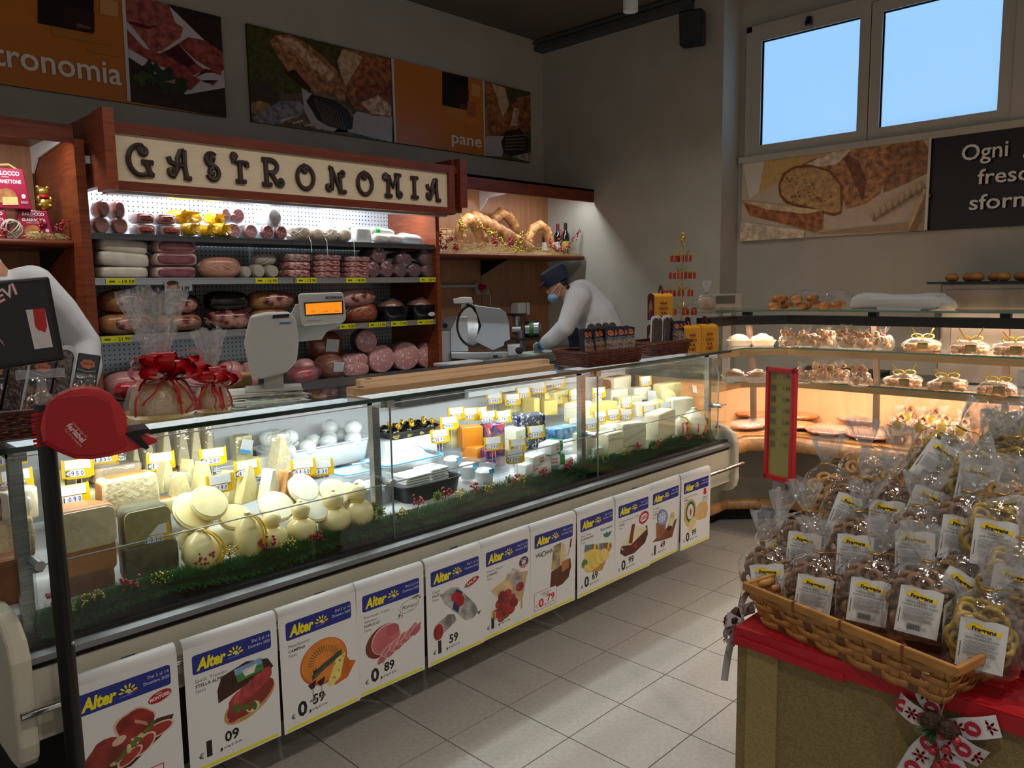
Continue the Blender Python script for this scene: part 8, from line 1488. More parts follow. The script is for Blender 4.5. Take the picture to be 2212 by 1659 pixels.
def bagfilm(w_, d, h_, neck, top, sd, mt, open_=False):
 m=MB();n=18;vs=[];fs=[];prof=[(0.80, 0.0), (1.0, h_*0.08), (1.05, h_*0.5), (0.92, h_*0.8), (0.5, h_*0.95), (neck, h_), (neck*1.1, h_+top*0.12), (0.30, h_+top*0.5), (0.42, h_+top)]
 for i, (r, z)in enumerate(prof):
  for j in range(n):
   a=2*PI*j/n;q=1+(0.06 if i<5 else 0.35*(i-5)/3)*noise.noise(Vector((math.cos(a)*2.5+sd, math.sin(a)*2.5, z*20)))*2;rip=1+(0.18 if i>5 else 0)*(1 if j%2 else-1)
   c, t_=math.cos(a), math.sin(a);e=0.7
   vs.append((math.copysign(abs(c)**e, c)*w_/2*r*q*rip, math.copysign(abs(t_)**e, t_)*d/2*r*q*(1 if i<6 else 0.5), z+(0.02*noise.noise(Vector((c*2, t_*2, sd+9)))if i==8 else 0)))
 for i in range(len(prof)-1):
  for j in range(n):fs.append((i*n+j, i*n+(j+1)%n, (i+1)*n+(j+1)%n, (i+1)*n+j))
 fs.append(tuple(range(n-1, -1, -1)));m.add(vs, fs);return m.mesh('bag_film', mt, 60)
BAGF=[bagfilm(0.115, 0.09, 0.085, 0.13, 0.05, k, FILMW)for k in range(3)]
def tie_mesh(z, r, mt):m=MB();m.torus((0, 0, z), r, 0.0035, 14, 5);m.box((r+0.004, 0, z), (0.012, 0.006, 0.006));return m.mesh('twist_tie', mt, True)
TIEM=tie_mesh(0.085, 0.010, TIE)
def at_shelf(px, py, z):return PZ(px, py, z)
def cookie_bag(px, py, z, k, label, group, sc=1.0, tag_=False):
 p=at_shelf(px, py, z);p=p+Vector((0.05, 0.03, 0));t=thing('biscuit_bag', label, 'biscuit bag', M=TR(p)@rotz(-math.atan2(p.x, p.y)+0.5*math.sin(k*2.1))@SC(sc, sc, sc), group=group)
 ob('bag_film', BAGF[k%3], t);stuff(ob('biscuits', COOKM[k%4], t));ob('twist_tie', TIEM, t)
 if tag_:m=MB();m.box((0, -0.05, 0.045), (0.05, 0.002, 0.06));m.build('label', TAGY, t)
def tray_pack(px, py, z, k, label, group, w_=0.16):
 p=at_shelf(px, py, z)+Vector((0.06, 0.04, 0));t=thing('bread_tray', label, 'bread tray', p, rz=-0.75, group=group)
 m=MB();m.lathe([(0.0, 0.0), (0.40, 0.0), (0.5, 0.035), (0.52, 0.036), (0.41, 0.006), (0.0, 0.005)], 20, SC(w_, 0.11, 1), e=0.4);m.build('foam_tray', TRAYP, t, 35)
 m=MB();m.blob((w_*0.40, 0.042, 0.034), nz=0.12, ns=20, seed=k, M=TR(0, 0, 0.034));m.build('loaf', BROWNR, t, True);m=MB();m.blob((w_*0.46, 0.05, 0.042), nz=0.25, ns=25, seed=k, M=TR(0, 0, 0.036));m.build('film', FILMW, t, True)
def ribbon_pack(px, py, z, k, label, group, w_=0.20):
 p=at_shelf(px, py, z)+Vector((0.05, 0.0, 0));t=thing('ribbon_biscuit_pack', label, 'biscuit pack', p, rz=-PI/2+0.35, group=group);rn=random.Random(k)
 m=MB()
 for i in range(14):m.blob((0.022, 0.018, 0.015), n=8, k=6, M=TR((i%7-3)*w_/8, rn.uniform(-0.03, 0.03), 0.016+0.02*(i//7)))
 stuff(m.build('biscuits', PALEB, t, 'all'));m=MB();m.blob((w_*0.5, 0.055, 0.042), e=0.6, nz=0.3, ns=22, seed=k, M=TR(0, 0, 0.036));m.build('film', FILMW, t, True)
 m=MB();m.box((0, -0.05, 0.036), (0.055, 0.003, 0.042), rotx(0.3));m.build('label', TAGY, t)
 bow_m=MB()
 for s_ in(-1, 1):
  bow_m.torus((s_*0.03, -0.01, 0.088), 0.024, 0.004, 14, 4, rotx(PI/2), sx=1.2, sy=0.6);bow_m.tube([(0, -0.02, 0.08), (s_*0.03, -0.03, 0.09), (s_*0.06, -0.03, 0.12+0.03*rn.random())], 0.004, n=4)
 bow_m.build('ribbon_bow', YRIB, t, True)
for z, y0, rows in((0.986, 0, (('t', 1590, 826), ('t', 1640, 828), ('c', 1735, 830), ('c', 1778, 829), ('c', 1815, 830), ('c', 1860, 836), ('r', 1945, 838), ('r', 2038, 846), ('r', 2148, 856))), (1.191, 1, (('t', 1600, 748), ('t', 1650, 748), ('c', 1704, 752), ('c', 1745, 752), ('c', 1788, 753), ('c', 1830, 756), ('c', 1868, 757), ('c', 1912, 758), ('r', 1985, 760), ('r', 2088, 766), ('r', 2185, 770)))):
 nm=('lower', 'upper')[y0]
 for k, (kd, px, py)in enumerate(rows):
  if kd=='t':tray_pack(px, py, z, k, 'white foam tray of brown bread on the %s glass bakery shelf'%nm, 'bread trays on the %s bakery shelf'%nm)
  elif kd=='c':cookie_bag(px, py, z, k+3*y0, 'clear bag of biscuits with red tie on the %s glass bakery shelf'%nm, 'biscuit bags on the %s bakery shelf'%nm, (1.0, 1.1, 0.95, 1.05)[k%4])
  else:ribbon_pack(px, py, z, k+9*y0, 'biscuit pack with yellow ribbon on the %s glass bakery shelf'%nm, 'ribbon packs on the %s bakery shelf'%nm)
ZDK=0.634
for(x0, y0), (sx, sy), lb in(((1650, 925), (0.42, 0.30), 'grey baking tray of focaccia in the counter corner'), ((1835, 945), (0.30, 0.42), 'grey baking tray of filmed pizza beside the biscuit bags')):
 p=PZ(x0, y0, ZDK);m=MB();m.box((0, 0, 0.008), (sx, sy, 0.016));o=m.build('baking_tray', mat('tray_grey', '#6a6c6e', 0.4, 0.5), loc=(p.x+0.16, p.y+0.02, ZDK));o.rotation_euler.z=-0.75 if x0<1700 else 0.0;tag(o, lb, 'baking tray')
for k, (x, y, w_, lf, lb)in enumerate(((1598, 925, 0.10, 0.017, 'round focaccia in white film at the tray corner'), (1640, 918, 0.11, 0.017, 'golden focaccia lying beside the film-wrapped one'), (1612, 900, 0.11, 0.04, 'orange focaccia stacked towards the back'), (1700, 925, 0.11, 0.017, 'red-topped focaccia behind the red price frame'), (1715, 905, 0.10, 0.04, 'curled focaccia edge on top of the pile'), (1775, 935, 0.13, 0.017, 'pizza in tight shiny film nearest the bullnose'), (1862, 945, 0.13, 0.017, 'large red pizza in film on the grey tray'), (1850, 912, 0.12, 0.04, 'tomato pizza stacked behind the filmed ones'), (1900, 915, 0.11, 0.03, 'pink-topped focaccia beside the biscuit bags'))):
 w_*=1.35;p=PZ(x, y, ZDK+lf)+Vector((0.10, 0.0, 0));t=thing('focaccia', lb, 'focaccia', (p.x, p.y, ZDK+lf), rz=k*0.7);m=MB();m.lathe([(0.0, 0.0), (w_*0.95, 0.0), (w_, 0.012), (w_*0.93, 0.022), (w_*0.6, 0.026), (0.0, 0.028)], 20, SC(1, 0.8, 1));m.build('crust', FOCW if 'film' in lb else FOCR, t, True)
 if 'film' in lb:m=MB();m.blob((w_*1.03, w_*0.84, 0.022), nz=0.2, ns=20, seed=k, M=TR(0, 0, 0.016));m.build('film', FILM, t, True)
RINGM=cookie_mesh(21, mat('ring_biscuit', '#9c6a44', 0.6, col2='#b98a60', scale=40), 0.022, 18, (0.03, 0.02, 0.07), 'ring')
BAGT=bagfilm(0.12, 0.085, 0.165, 0.13, 0.07, 5, FILMW);TIET=tie_mesh(0.165, 0.010, TIE)
for k, (px, py)in enumerate(((1938, 962), (1985, 968), (2035, 965), (2075, 975), (1995, 925), (2050, 930), (2120, 935), (2185, 950))):
 p=PZ(px, py, ZDK)+Vector((0.05, 0.02, 0));p.x=min(p.x, 5.22);t=thing('ring_biscuit_bag', 'tall clear bag of ring biscuits with ochre label on the bakery deck', 'biscuit bag', p, rz=-math.atan2(p.x, p.y), group='ring biscuit bags on the bakery deck')
 ob('bag_film', BAGT, t);stuff(ob('biscuits', RINGM, t));ob('twist_tie', TIET, t);m=MB();m.box((0, -0.048, 0.10), (0.058, 0.002, 0.085));o=m.build('label', mat('cream_label', '#cfc49a', 0.5), t);m=MB();m.blob((0.024, 0.002, 0.03), n=12, k=8, M=TR(0, -0.05, 0.118));m.build('label_seal', TAGY, o, True)
ZTB=1.4285;rn=random.Random(6)
for k in range(15):
 px=1668+(k%9)*19+rn.uniform(-4, 4);p=PZ(px, 671-1.5*(k%3), ZTB);up=0.045 if k>=9 else 0.0;q=p+Vector((0.10+0.05*(k%2), 0.05, up));m=MB();m.blob((0.040, 0.034, 0.026), n=12, k=8, nz=0.12, ns=25, seed=k, M=TR(0, 0, 0.026));o=m.build('bread_roll', BROWNR, None, 'all', loc=(q.x, q.y, ZTB+up));o.rotation_euler.z=rn.uniform(0, 3);tag(o, 'small brown bread roll in the bagged pile on the top glass', 'bread roll', 'bread rolls on the top bakery glass')
for px, w_, lb in((1740, 0.16, 'crumpled clear bag over the bread roll pile'), (1800, 0.12, 'clear bag end lying against the white paper parcel')):
 p=PZ(px, 668, ZTB);m=MB();m.blob((w_*0.9, 0.09, 0.06), n=18, k=10, nz=0.35, ns=14, seed=px, M=TR(0, 0, 0.058));o=m.build('clear_bag', FILM2, None, 60, loc=(p.x+0.12, p.y+0.02, ZTB));o.rotation_euler.z=-0.9;tag(o, lb, 'bag')
p=PZ(1925, 671, ZTB);m=MB();m.blob((0.29, 0.10, 0.042), n=34, k=12, e=0.3, e2=0.6, nz=0.7, ns=9, seed=3, M=TR(0, 0, 0.046));o=m.build('paper_parcel', mat('white_wrap', '#c4c2be', 0.7), None, 25, loc=(p.x+0.16, p.y, ZTB));o.rotation_euler.z=PI/2+0.05;tag(o, 'long white paper parcel lying on the top glass', 'parcel')
p=PZ(1525, 673, ZTB);t=thing('crumb_bag', 'clear bag of pale breadcrumbs tied with red on the top glass', 'bag', (4.66, 2.62, ZTB), rz=-0.9)
q=PY(1525, 673, 2.62);t.location=(q.x, 2.62, ZTB);m=MB();m.blob((0.055, 0.04, 0.045), e=0.6, e2=0.7, M=TR(0, 0, 0.045));m.build('breadcrumbs', mat('crumbs', '#c0a082', 0.8, col2='#ae8c6c', scale=90), t, True);ob('bag_film', bagfilm(0.12, 0.085, 0.115, 0.12, 0.075, 8, FILM), t);ob('twist_tie', tie_mesh(0.115, 0.009, TIE), t)
q=PY(1570, 650, 2.95);t=thing('bakery_scale', 'grey bakery scale display with dark window on a column', 'scale', (q.x, 2.95, 0.0), rz=-0.9);m=MB();m.box((0, 0, q.z), (0.22, 0.06, 0.11));bevel(m.build('display_case', mat('scale_grey', '#8f8c84', 0.5), t), 0.008);m=MB();m.box((-0.015, -0.031, q.z+0.01), (0.14, 0.004, 0.06));m.build('display_window', mat('lcd_dark', '#4a4c44', 0.3), t)
m=MB();m.bb((-0.03, -0.02, 0.9), (0.03, 0.03, q.z-0.05));m.build('column', mat('scale_grey', '#8f8c84', 0.5), t);m=MB();m.bb((-0.16, -0.12, 0.0), (0.16, 0.14, 0.9));m.build('cabinet', mat('cab_grey', '#6a665e', 0.6), t)
t=thing('rear_bench', 'stainless bench against the window wall behind the bakery', 'bench');m=MB();m.bb((5.68, -0.7, 0.86), (XW-0.02, 2.7, 0.90));m.build('bench_top', mat('worn_steel', '#85868a', 0.35, 0.8), t);m=MB();m.bb((5.75, -0.7, 0.0), (XW-0.02, 2.7, 0.86));m.build('bench_cabinet', mat('cab_grey', '#6a665e', 0.6), t)
a=PXX(1790, 790, 5.8);m=MB();m.box((0, 0, 0.01), (0.40, 0.62, 0.02));m.box((0, 0, 0.028), (0.42, 0.64, 0.006));tag(m.build('black_baking_tray', BLACK, None, loc=(5.98, a.y, 0.90)), 'black baking tray lying on the rear bench', 'baking tray')
a=PXX(2032, 614, 5.72);t=thing('oven', 'stainless steel bread oven on the rear bench', 'oven', (0, 0, 0));OST=mat('oven_steel', '#9a948c', 0.3, 0.9, col2='#7d7870', scale=4)
m=MB();m.bb((5.72, -0.8, 0.9), (XW-0.03, a.y, a.z));bevel(m.build('oven_case', OST, t), 0.008)
for(p0, p1), nm, mt in((((2055, 690), (2212, 780)), 'oven_door', mat('oven_door', '#a9a096', 0.25, 0.9)), (((2045, 625), (2212, 672)), 'upper_panel', OST)):
 A, B=PXX(*p0, 5.71), PXX(*p1, 5.71);m=MB();m.bb((5.705, -0.75, B.z), (5.722, A.y, A.z));bevel(m.build(nm, mt, t), 0.004)
A=PXX(2026, 700, 5.70);m=MB();m.bb((5.69, A.y-0.01, A.z-0.1), (5.72, A.y+0.02, A.z+0.15));m.build('door_post', DGREY, t)
A=PXX(2100, 788, 5.7);m=MB();m.bb((5.69, -0.75, 0.905), (5.74, a.y, 0.935));m.build('vent_slot', BLACK, t)
zt=a.z;A=PXX(2032, 611, 5.9);m=MB();m.box((0, 0, 0.008), (0.42, 1.1, 0.016));tag(m.build('oven_tray', DGREY, None, loc=(5.98, A.y-0.50, zt)), 'dark tray of rolls on top of the oven', 'baking tray')
for k in range(14):m=MB();m.blob((0.042, 0.045, 0.03), n=12, k=8, nz=0.1, ns=25, seed=k, M=TR(0, 0, 0.028));o=m.build('oven_roll', BROWNR, None, 'all', loc=(5.86+0.12*(k%2), A.y-0.08-0.075*k, zt+0.016));tag(o, 'golden bread roll on the dark tray on top of the oven', 'bread roll', 'bread rolls on the oven')
# burlap display table with taralli
ZTA=0.805;TX0=1.60;TY1=PZ(1622, 1340, ZTA).y+0.01
BURL=mat('burlap', '#7d6b42', 0.85, col2='#8f7c50', scale=160, detail=2, bump=0.5, bscale=260)
BURL2=mat('burlap_fold', '#94814f', 0.85, col2='#a08c5a', scale=160, detail=2, bump=0.5, bscale=260)
REDP=mat('red_paper', '#b31420', 0.55, col2='#a8101c', scale=6, bump=0.15, bscale=14)
t=thing('display_table', 'burlap-covered display table with red paper top', 'display table')
m=MB();m.bb((TX0+0.004, -0.75, 0.0), (TX0+0.85, TY1-0.004, ZTA-0.002));m.build('burlap_body', BURL, t)
m=MB();m.bb((TX0-0.002, TY1-0.105, 0.0), (TX0+0.01, TY1-0.03, ZTA-0.02));m.build('burlap_fold', BURL2, t)
m=MB();m.bb((TX0-0.004, -0.76, ZTA-0.002), (TX0+0.86, TY1, ZTA+0.001));
vs=[];fs=[];n=40
for i in range(n+1):
 y=TY1+0.002-(TY1+0.75)*i/n;lo=ZTA-0.036-0.012*noise.noise(Vector((y*4, 0, 0)));vs+=[(TX0-0.006-0.003*noise.noise(Vector((y*9, 1, 0))), y, ZTA+0.001), (TX0-0.008-0.004*noise.noise(Vector((y*7, 5, 0))), y, lo)]
for i in range(n):fs.append((2*i, 2*i+2, 2*i+3, 2*i+1))
m.add(vs, fs);m.build('red_paper_cover', REDP, t)
m=MB();m.box((TX0-0.012, TY1-0.13, ZTA-0.03), (0.004, 0.25, 0.018), rotx(0.03));m.build('paper_fold', REDP, t)
ZRM=0.90;A, B=PZ(1614, 1262, ZRM), PZ(2064, 1442, ZRM);dv=(B-A);LB=dv.length;ang=math.atan2(dv.y, dv.x)
HONW=mat('cane_light', '#b5813f', 0.45, col2='#a06e34', scale=30);DRKW=mat('cane_dark', '#6b3a20', 0.5, col2='#7d4628', scale=30)
def cane_basket(name, label, M, LB, DB, HB, rows, fl=0.86, yoff=0):
 t=thing(name, label, 'basket', M=M)
 def rect(k, z):a, b=LB/2*k, DB/2*k;return[Vector((-a, -b, z)), Vector((a, -b, z)), Vector((a, b, z)), Vector((-a, b, z))]
 nst=int(LB/0.042)
 for e_ in range(4):
  nn=nst if e_%2==0 else max(3, int(DB/0.042))
  for r in range(rows):
   f0, f1=(r+0.08)/rows, (r+0.92)/rows;vs=[];fs=[];K=nn*4
   for i in range(K+1):
    u=i/K
    for f in(f0, f1):
     k=fl+(1-fl)*f;c=rect(k, HB*f);a, b=c[e_], c[(e_+1)%4];nr=Vector(((b-a).y, -(b-a).x, 0)).normalized();off=0.0036*math.sin(PI*(u*nn+r));vs.append(a.lerp(b, u)+nr*(off+0.002))
   for i in range(K):fs.append((2*i, 2*i+2, 2*i+3, 2*i+1))
   m=MB();m.add(vs, fs);o=m.build('woven_strip', HONW, t, True);sd=o.modifiers.new('t', 'SOLIDIFY');sd.thickness=0.0015
  for i in range(nn):
   u=(i+0.5)/nn;m=MB();q=[]
   for f in(0.0, 1.0):
    k=fl+(1-fl)*f;c=rect(k, HB*f);a, b=c[e_], c[(e_+1)%4];d=(b-a).normalized();nr=Vector((d.y, -d.x, 0));p=a.lerp(b, u)+nr*0.001;q+=[p-d*0.009, p+d*0.009]
   m.add([q[0], q[1], q[3], q[2]], [(0, 1, 2, 3)]);o=m.build('stake', DRKW if i%2 else HONW, t);sd=o.modifiers.new('t', 'SOLIDIFY');sd.thickness=0.0015
 for e_ in range(4):
  c=rect(1.0, HB);a, b=c[e_], c[(e_+1)%4];d=(b-a).normalized();nr=Vector((d.y, -d.x, 0));m=MB();q=(a+b)/2+nr*0.004;m.box(q+Vector((0, 0, -0.006)), ((b-a).length+0.014, 0.010, 0.020), rotz(math.atan2(d.y, d.x)));o=bevel(m.build('rim_band', HONW, t), 0.003)
  if e_==0:
   for u in(0.28, 0.52, 0.80):m=MB();m.box(a.lerp(b, u)+nr*0.004+Vector((0, 0, -0.006)), (0.006, 0.012, 0.022));m.build('rim_binding', DRKW, o)
 m=MB();c=rect(fl, 0.004);m.box((0, 0, 0.004), (LB*fl, DB*fl, 0.006));m.build('basket_floor', DRKW, t)
 return t
DB=0.30;ctr=(A+B)/2+Vector((-dv.y, dv.x, 0)).normalized()*(DB/2);ctr.z=ZTA+0.001
cane_basket('cane_basket', 'light cane basket of multigrain taralli bags', TR(ctr)@rotz(ang), LB, DB, ZRM-ZTA, 5)
p2=PZ(2200, 1480, ZTA);cane_basket('cane_basket', 'second cane basket cut off beside the yellow taralli bag', TR(p2.x+0.17, p2.y-0.20, ZTA+0.001)@rotz(-PI/2), 0.40, 0.26, 0.07, 4)
def ring_mesh(sd, mt, n, R, sp, zc):
 rn=random.Random(sd);m=MB();pts=[]
 for k in range(n*3):
  u=Vector((rn.uniform(-1, 1), rn.uniform(-1, 1), rn.uniform(-1, 1)))
  if u.length>1.05 or len(pts)>=n:continue
  q=Vector((u.x*sp[0], u.y*sp[1], zc+u.z*sp[2]))
  if any((q-o).length<R*1.05 for o in pts):continue
  pts.append(q);M=TR(q)@Euler((rn.uniform(0.6, 2.4), rn.uniform(-0.6, 0.6), rn.uniform(-0.6, 0.6))).to_matrix().to_4x4();o0=len(m.v);m.torus((0, 0, 0), R, R*0.42, 11, 6);m.v[o0:]=[M@v for v in m.v[o0:]]
 return m.mesh('taralli', mt, 'all')
TARB=mat('multigrain_taralli', '#6f4f36', 0.55, col2='#94704f', scale=60);TARY=mat('yellow_taralli', '#b8962e', 0.4, col2='#8f7420', scale=40, coat=0.2);TARG=mat('golden_taralli', '#b5853a', 0.45, col2='#c99a50', scale=40)
RING={'b':ring_mesh(1, TARB, 110, 0.0150, (0.046, 0.026, 0.060), 0.070), 'y':ring_mesh(2, TARY, 110, 0.0150, (0.046, 0.026, 0.060), 0.070), 'g':ring_mesh(3, TARG, 110, 0.0150, (0.046, 0.026, 0.060), 0.070)}
FILMB=clear_mat('bag_cellophane', (0.97, 0.97, 0.97), 1.0, 0.10, haze=0.02, bump=0.9, bscale=28, ior=1.6);FILMT=clear_mat('bag_top_film', (0.9, 0.9, 0.9), 1.0, 0.16, haze=0.10, bump=1.0, bscale=28, ior=1.8)
def tbag(sd):
 m=MB();n=22;prof=[(0.84, 0.0), (1.0, 0.010), (1.04, 0.06), (1.0, 0.11), (0.78, 0.138), (0.40, 0.152), (0.17, 0.160)];vs=[];fs=[]
 def ring(r, z, i, amp, flat=1.0):
  for j in range(n):
   a=2*PI*j/n;c, t_=math.cos(a), math.sin(a);q=1+amp*noise.noise(Vector((c*2.5+sd*3, t_*2.5, z*22+sd)))
   vs.append((math.copysign(abs(c)**0.75, c)*0.066*r*q, math.copysign(abs(t_)**0.75, t_)*0.044*r*q*flat, z))
 for i, (r, z)in enumerate(prof):ring(r, z, i, 0.10)
 for i in range(len(prof)-1):
  for j in range(n):fs.append((i*n+j, i*n+(j+1)%n, (i+1)*n+(j+1)%n, (i+1)*n+j))
 fs.append(tuple(range(n-1, -1, -1)));m.add(vs, fs);body=m.mesh('bag_film', FILMB, 60)
 m=MB();vs.clear();fs=[];rn=random.Random(sd);lean=rn.uniform(-0.03, 0.03);top=[(0.17, 0.160), (0.22, 0.170), (0.42, 0.195), (0.56, 0.225), (0.60, 0.235)]
 for i, (r, z)in enumerate(top):
  for j in range(n):
   a=2*PI*j/n;c, t_=math.cos(a), math.sin(a);f=i/4;q=1+f*(0.22*(1 if j%2 else-1)+0.5*noise.noise(Vector((c*2+sd, t_*2, 3.0))));vs.append((c*0.066*r*q+lean*f, t_*0.036*r*q, z+f*0.022*noise.noise(Vector((c*1.5, t_*1.5, sd+2.0)))))
 for i in range(4):
  for j in range(n):fs.append((i*n+j, i*n+(j+1)%n, (i+1)*n+(j+1)%n, (i+1)*n+j))
 m.add(list(vs), fs);topm=m.mesh('bag_top', FILMT, 60)
 return body, topm
TB=[tbag(k)for k in range(4)]
m=MB();m.torus((0, 0, 0.160), 0.012, 0.002, 16, 5);m.tube([(0.012, 0, 0.16), (0.03, -0.006, 0.166), (0.05, -0.004, 0.162)], 0.0016, n=4);TIEG=m.mesh('gold_tie', mat('gold_tie', '#a8843a', 0.4, 0.5), True)
def label_mesh(kind):
 p=Print(0.0003);W_, H_=0.078, 0.098;p.poly([(0, 0), (W_, 0), (W_, H_*0.96), (W_*0.75, H_), (W_*0.5, H_*0.965), (W_*0.25, H_), (0, H_*0.96)], '#dcdcda')
 p.poly([(0.010, 0.078), (0.018, 0.087), (0.028, 0.089), (0.039, 0.083), (0.052, 0.082), (0.062, 0.086), (0.069, 0.080), (0.068, 0.070), (0.058, 0.073), (0.039, 0.071), (0.026, 0.078), (0.018, 0.076)], '#f0cc10');p.text('Fragrans', 0.020, 0.0755, 0.0072, '#1c1a10', w=0.040, bold=0.04, rot=-3)
 if kind=='b':p.text('TARALLI FRIABILI CON', 0.039, 0.064, 0.0042, '#2a2a2e', w=0.056, align='c');p.text('FARINA AI MULTICEREALI', 0.039, 0.0575, 0.0042, '#2a2a2e', w=0.064, align='c')
 else:p.text('TARALLINI', 0.039, 0.064, 0.0042, '#2a2a2e', w=0.028, align='c');p.text('SEMI DI LINO E CHIA', 0.039, 0.0575, 0.0042, '#2a2a2e', w=0.056, align='c')
 p.lines(0.010, 0.066, 0.026, 0.054, 11, '#8f8f92', 0.4, 3)
 x=0.022
 for k in range(16):w2=(0.0006, 0.0012, 0.0009)[k%3];p.rect(x, 0.010, x+w2, 0.022, '#2a2a2c', up=False);x+=w2+0.0007
 p.up();p.lines(0.044, 0.060, 0.012, 0.020, 3, '#9a9a9c');p.lines(0.006, 0.07, 0.003, 0.007, 2, '#a4a4a6');p.rect(0.004, 0.02, 0.0055, 0.05, '#6a6a6c', 0.8)
 me=p.mesh('label')
 for v in me.vertices:
  dx=v.co.x-W_/2;v.co.z-=2.2*dx*dx+0.0015*math.sin(v.co.y*90)
 return me
LABM={'b':label_mesh('b'), 'y':label_mesh('y')};LABM['g']=LABM['y']
def taralli(px, py, X, kind, label, roll=0.0, lean=0.0, lab=True, k=0, turn=0.0):
 c=PXX(px, py, X);yaw=-math.atan2(c.x, c.y)+turn;M=TR(c)@rotz(yaw)@rotx(lean)@roty(roll)@TR(0, 0.045, -0.062)
 t=thing('taralli_bag', label, 'taralli bag', M=M, group={'b':'multigrain taralli bags', 'y':'yellow taralli bags', 'g':'golden taralli bags'}[kind])
 bf, tf=TB[k%4];ob('bag_film', bf, t);ob('bag_top', tf, t);stuff(ob('taralli', RING[kind], t));ob('gold_tie', TIEG, t)
 if lab:stuff(ob('label', LABM[kind], t, M=FR_Y(-0.039, -0.0475, 0.014)@TR(0, 0, 0)))
XF=1.70
for a in((1660, 1262, XF+0.02, 'b', 'multigrain bag at the end of the cane basket', -0.12, -0.15), (1757, 1290, XF, 'b', 'multigrain bag with drooping label next to the basket end', 0.1, -0.15), (1876, 1300, XF-0.03, 'b', 'multigrain bag in the middle of the basket front', 0.08, -0.15), (1985, 1322, XF-0.06, 'b', 'multigrain bag at the near end of the basket', 0.1, -0.15), (2066, 1286, XF+0.02, 'b', 'multigrain bag tilted behind the near end of the basket', 0.45, -0.2), (1735, 1192, XF+0.14, 'b', 'multigrain bag in the second row behind the drooping label', 0.08, -0.15), (1846, 1200, XF+0.10, 'b', 'multigrain bag in the second row above the middle bag', 0.02, -0.15), (1976, 1195, XF+0.08, 'b', 'tall multigrain bag in the second row', -0.02, -0.1), (1690, 1205, XF+0.16, 'b', 'multigrain bag hidden behind the second row end', -0.1, -0.15), (1832, 1112, XF+0.22, 'b', 'multigrain bag leaning in the third row', 0.3, -0.2), (1914, 1125, XF+0.20, 'b', 'upright multigrain bag in the third row', 0.02, -0.15), (2000, 1100, XF+0.20, 'b', 'multigrain bag turned aside in the third row', 0.3, -0.15), (2076, 1165, XF+0.10, 'b', 'large multigrain bag beside the flaxseed bag', 0.08, -0.12), (2148, 1175, XF+0.06, 'y', 'flaxseed bag beside the large multigrain one', 0.06, -0.12), (2024, 1000, XF+0.26, 'y', 'flaxseed bag tilted sideways on top of the pile', 0.5, -0.2), (2110, 1050, XF+0.20, 'y', 'flaxseed bag standing on the pile', 0.12, -0.15), (2120, 1395, XF-0.10, 'y', 'flaxseed bag standing on the red paper in front', 0.06, -0.08), (2190, 1280, XF-0.02, 'y', 'flaxseed bag cut off behind the second basket', 0.1, -0.1), (2185, 1120, XF+0.16, 'g', 'golden taralli bag with crooked label', -0.4, -0.1)):
 taralli(a[0], a[1], a[2], a[3], a[4], a[5], a[6], True, int(a[0])%4)
for k, a in enumerate(((1792, 1085, XF+0.32, 'g', 'golden taralli bag without label behind the third row'), (1950, 1072, XF+0.34, 'g', 'golden taralli bag behind the upright multigrain one'), (2185, 965, XF+0.28, 'y', 'yellow taralli bag at the back of the pile'), (2205, 1045, XF+0.22, 'y', 'yellow taralli bag with loose rings showing'), (2215, 1180, XF+0.1, 'g', 'golden taralli bag beside the flaxseed bag'), (2110, 1290, XF+0.04, 'y', 'yellow taralli bag lying behind the standing one'), (2215, 1380, XF-0.06, 'b', 'pale taralli bag in the second basket'), (1870, 1050, XF+0.36, 'g', 'golden taralli bag with tall film top at the back'))):taralli(*a, roll=0.15*(k%3-1), lean=-0.1, lab=False, k=k)
m=MB();m.bb((XF+0.16, 0.18, ZTA+0.002), (XF+0.44, TY1-0.10, ZTA+0.13));tag(m.build('display_riser', mat('kraft_box', '#6a5236', 0.8)), 'brown cardboard riser hidden under the taralli bags', 'box')
P, yaw, s, L=px_frame(1682, 1060, PXX(1682, 1060, 2.16));t=thing('price_list_stand', 'red framed price list on a thin white stand behind the taralli', 'sign stand', P, rz=yaw-0.72)
m=MB();m.cyl((0, 0, -P.z), (0, 0, 0.01), 0.006, n=8);m.lathe([(0.0, -P.z), (0.11, -P.z), (0.11, 0.01-P.z), (0, 0.014-P.z)], 18);m.build('pole', WHITE, t)
m=MB();m.cyl((0, 0, -0.055), (0, 0, 0.0), 0.012, n=10);m.box((0, 0, 0.012), (0.03, 0.02, 0.035));m.build('clip', CLR, t)
hh=252*s;ww=0.105
for a, b in(((-ww/2, 0.03), (ww/2, 0.045)), ((-ww/2, 0.02+hh-0.015), (ww/2, 0.02+hh)), ((-ww/2, 0.03), (-ww/2+0.013, 0.02+hh)), ((ww/2-0.013, 0.03), (ww/2, 0.02+hh))):m=MB();m.bb((a[0], -0.010, a[1]), (b[0], 0.010, b[1]));bevel(m.build('frame_bar', RED, t), 0.003)
m=MB();m.bb((-ww/2+0.01, -0.002, 0.04), (ww/2-0.01, 0.002, 0.02+hh-0.01));m.build('backing', mat('old_paper', '#a59a5c', 0.6), t)
p=Print()
for k in range(7):y=hh-0.02-k*0.033;p.text('1.99' if k<4 else('2.49', '3.49', '1.90')[k-4], 0.010, y-0.012, 0.012, '#4a4a3c', w=0.026);p.rect(-0.034, y-0.016, -0.018, y, '#6a6850', 0.9);p.lines(-0.034, 0.03, y+0.004, y+0.008, 1, '#8a8460')
ob('price_print', p.mesh(), t, M=FR_Y(0, -0.0026, 0.02))
RIBW=mat('ribbon_white', '#c9c4c6', 0.7);RIBR='#a8142e'
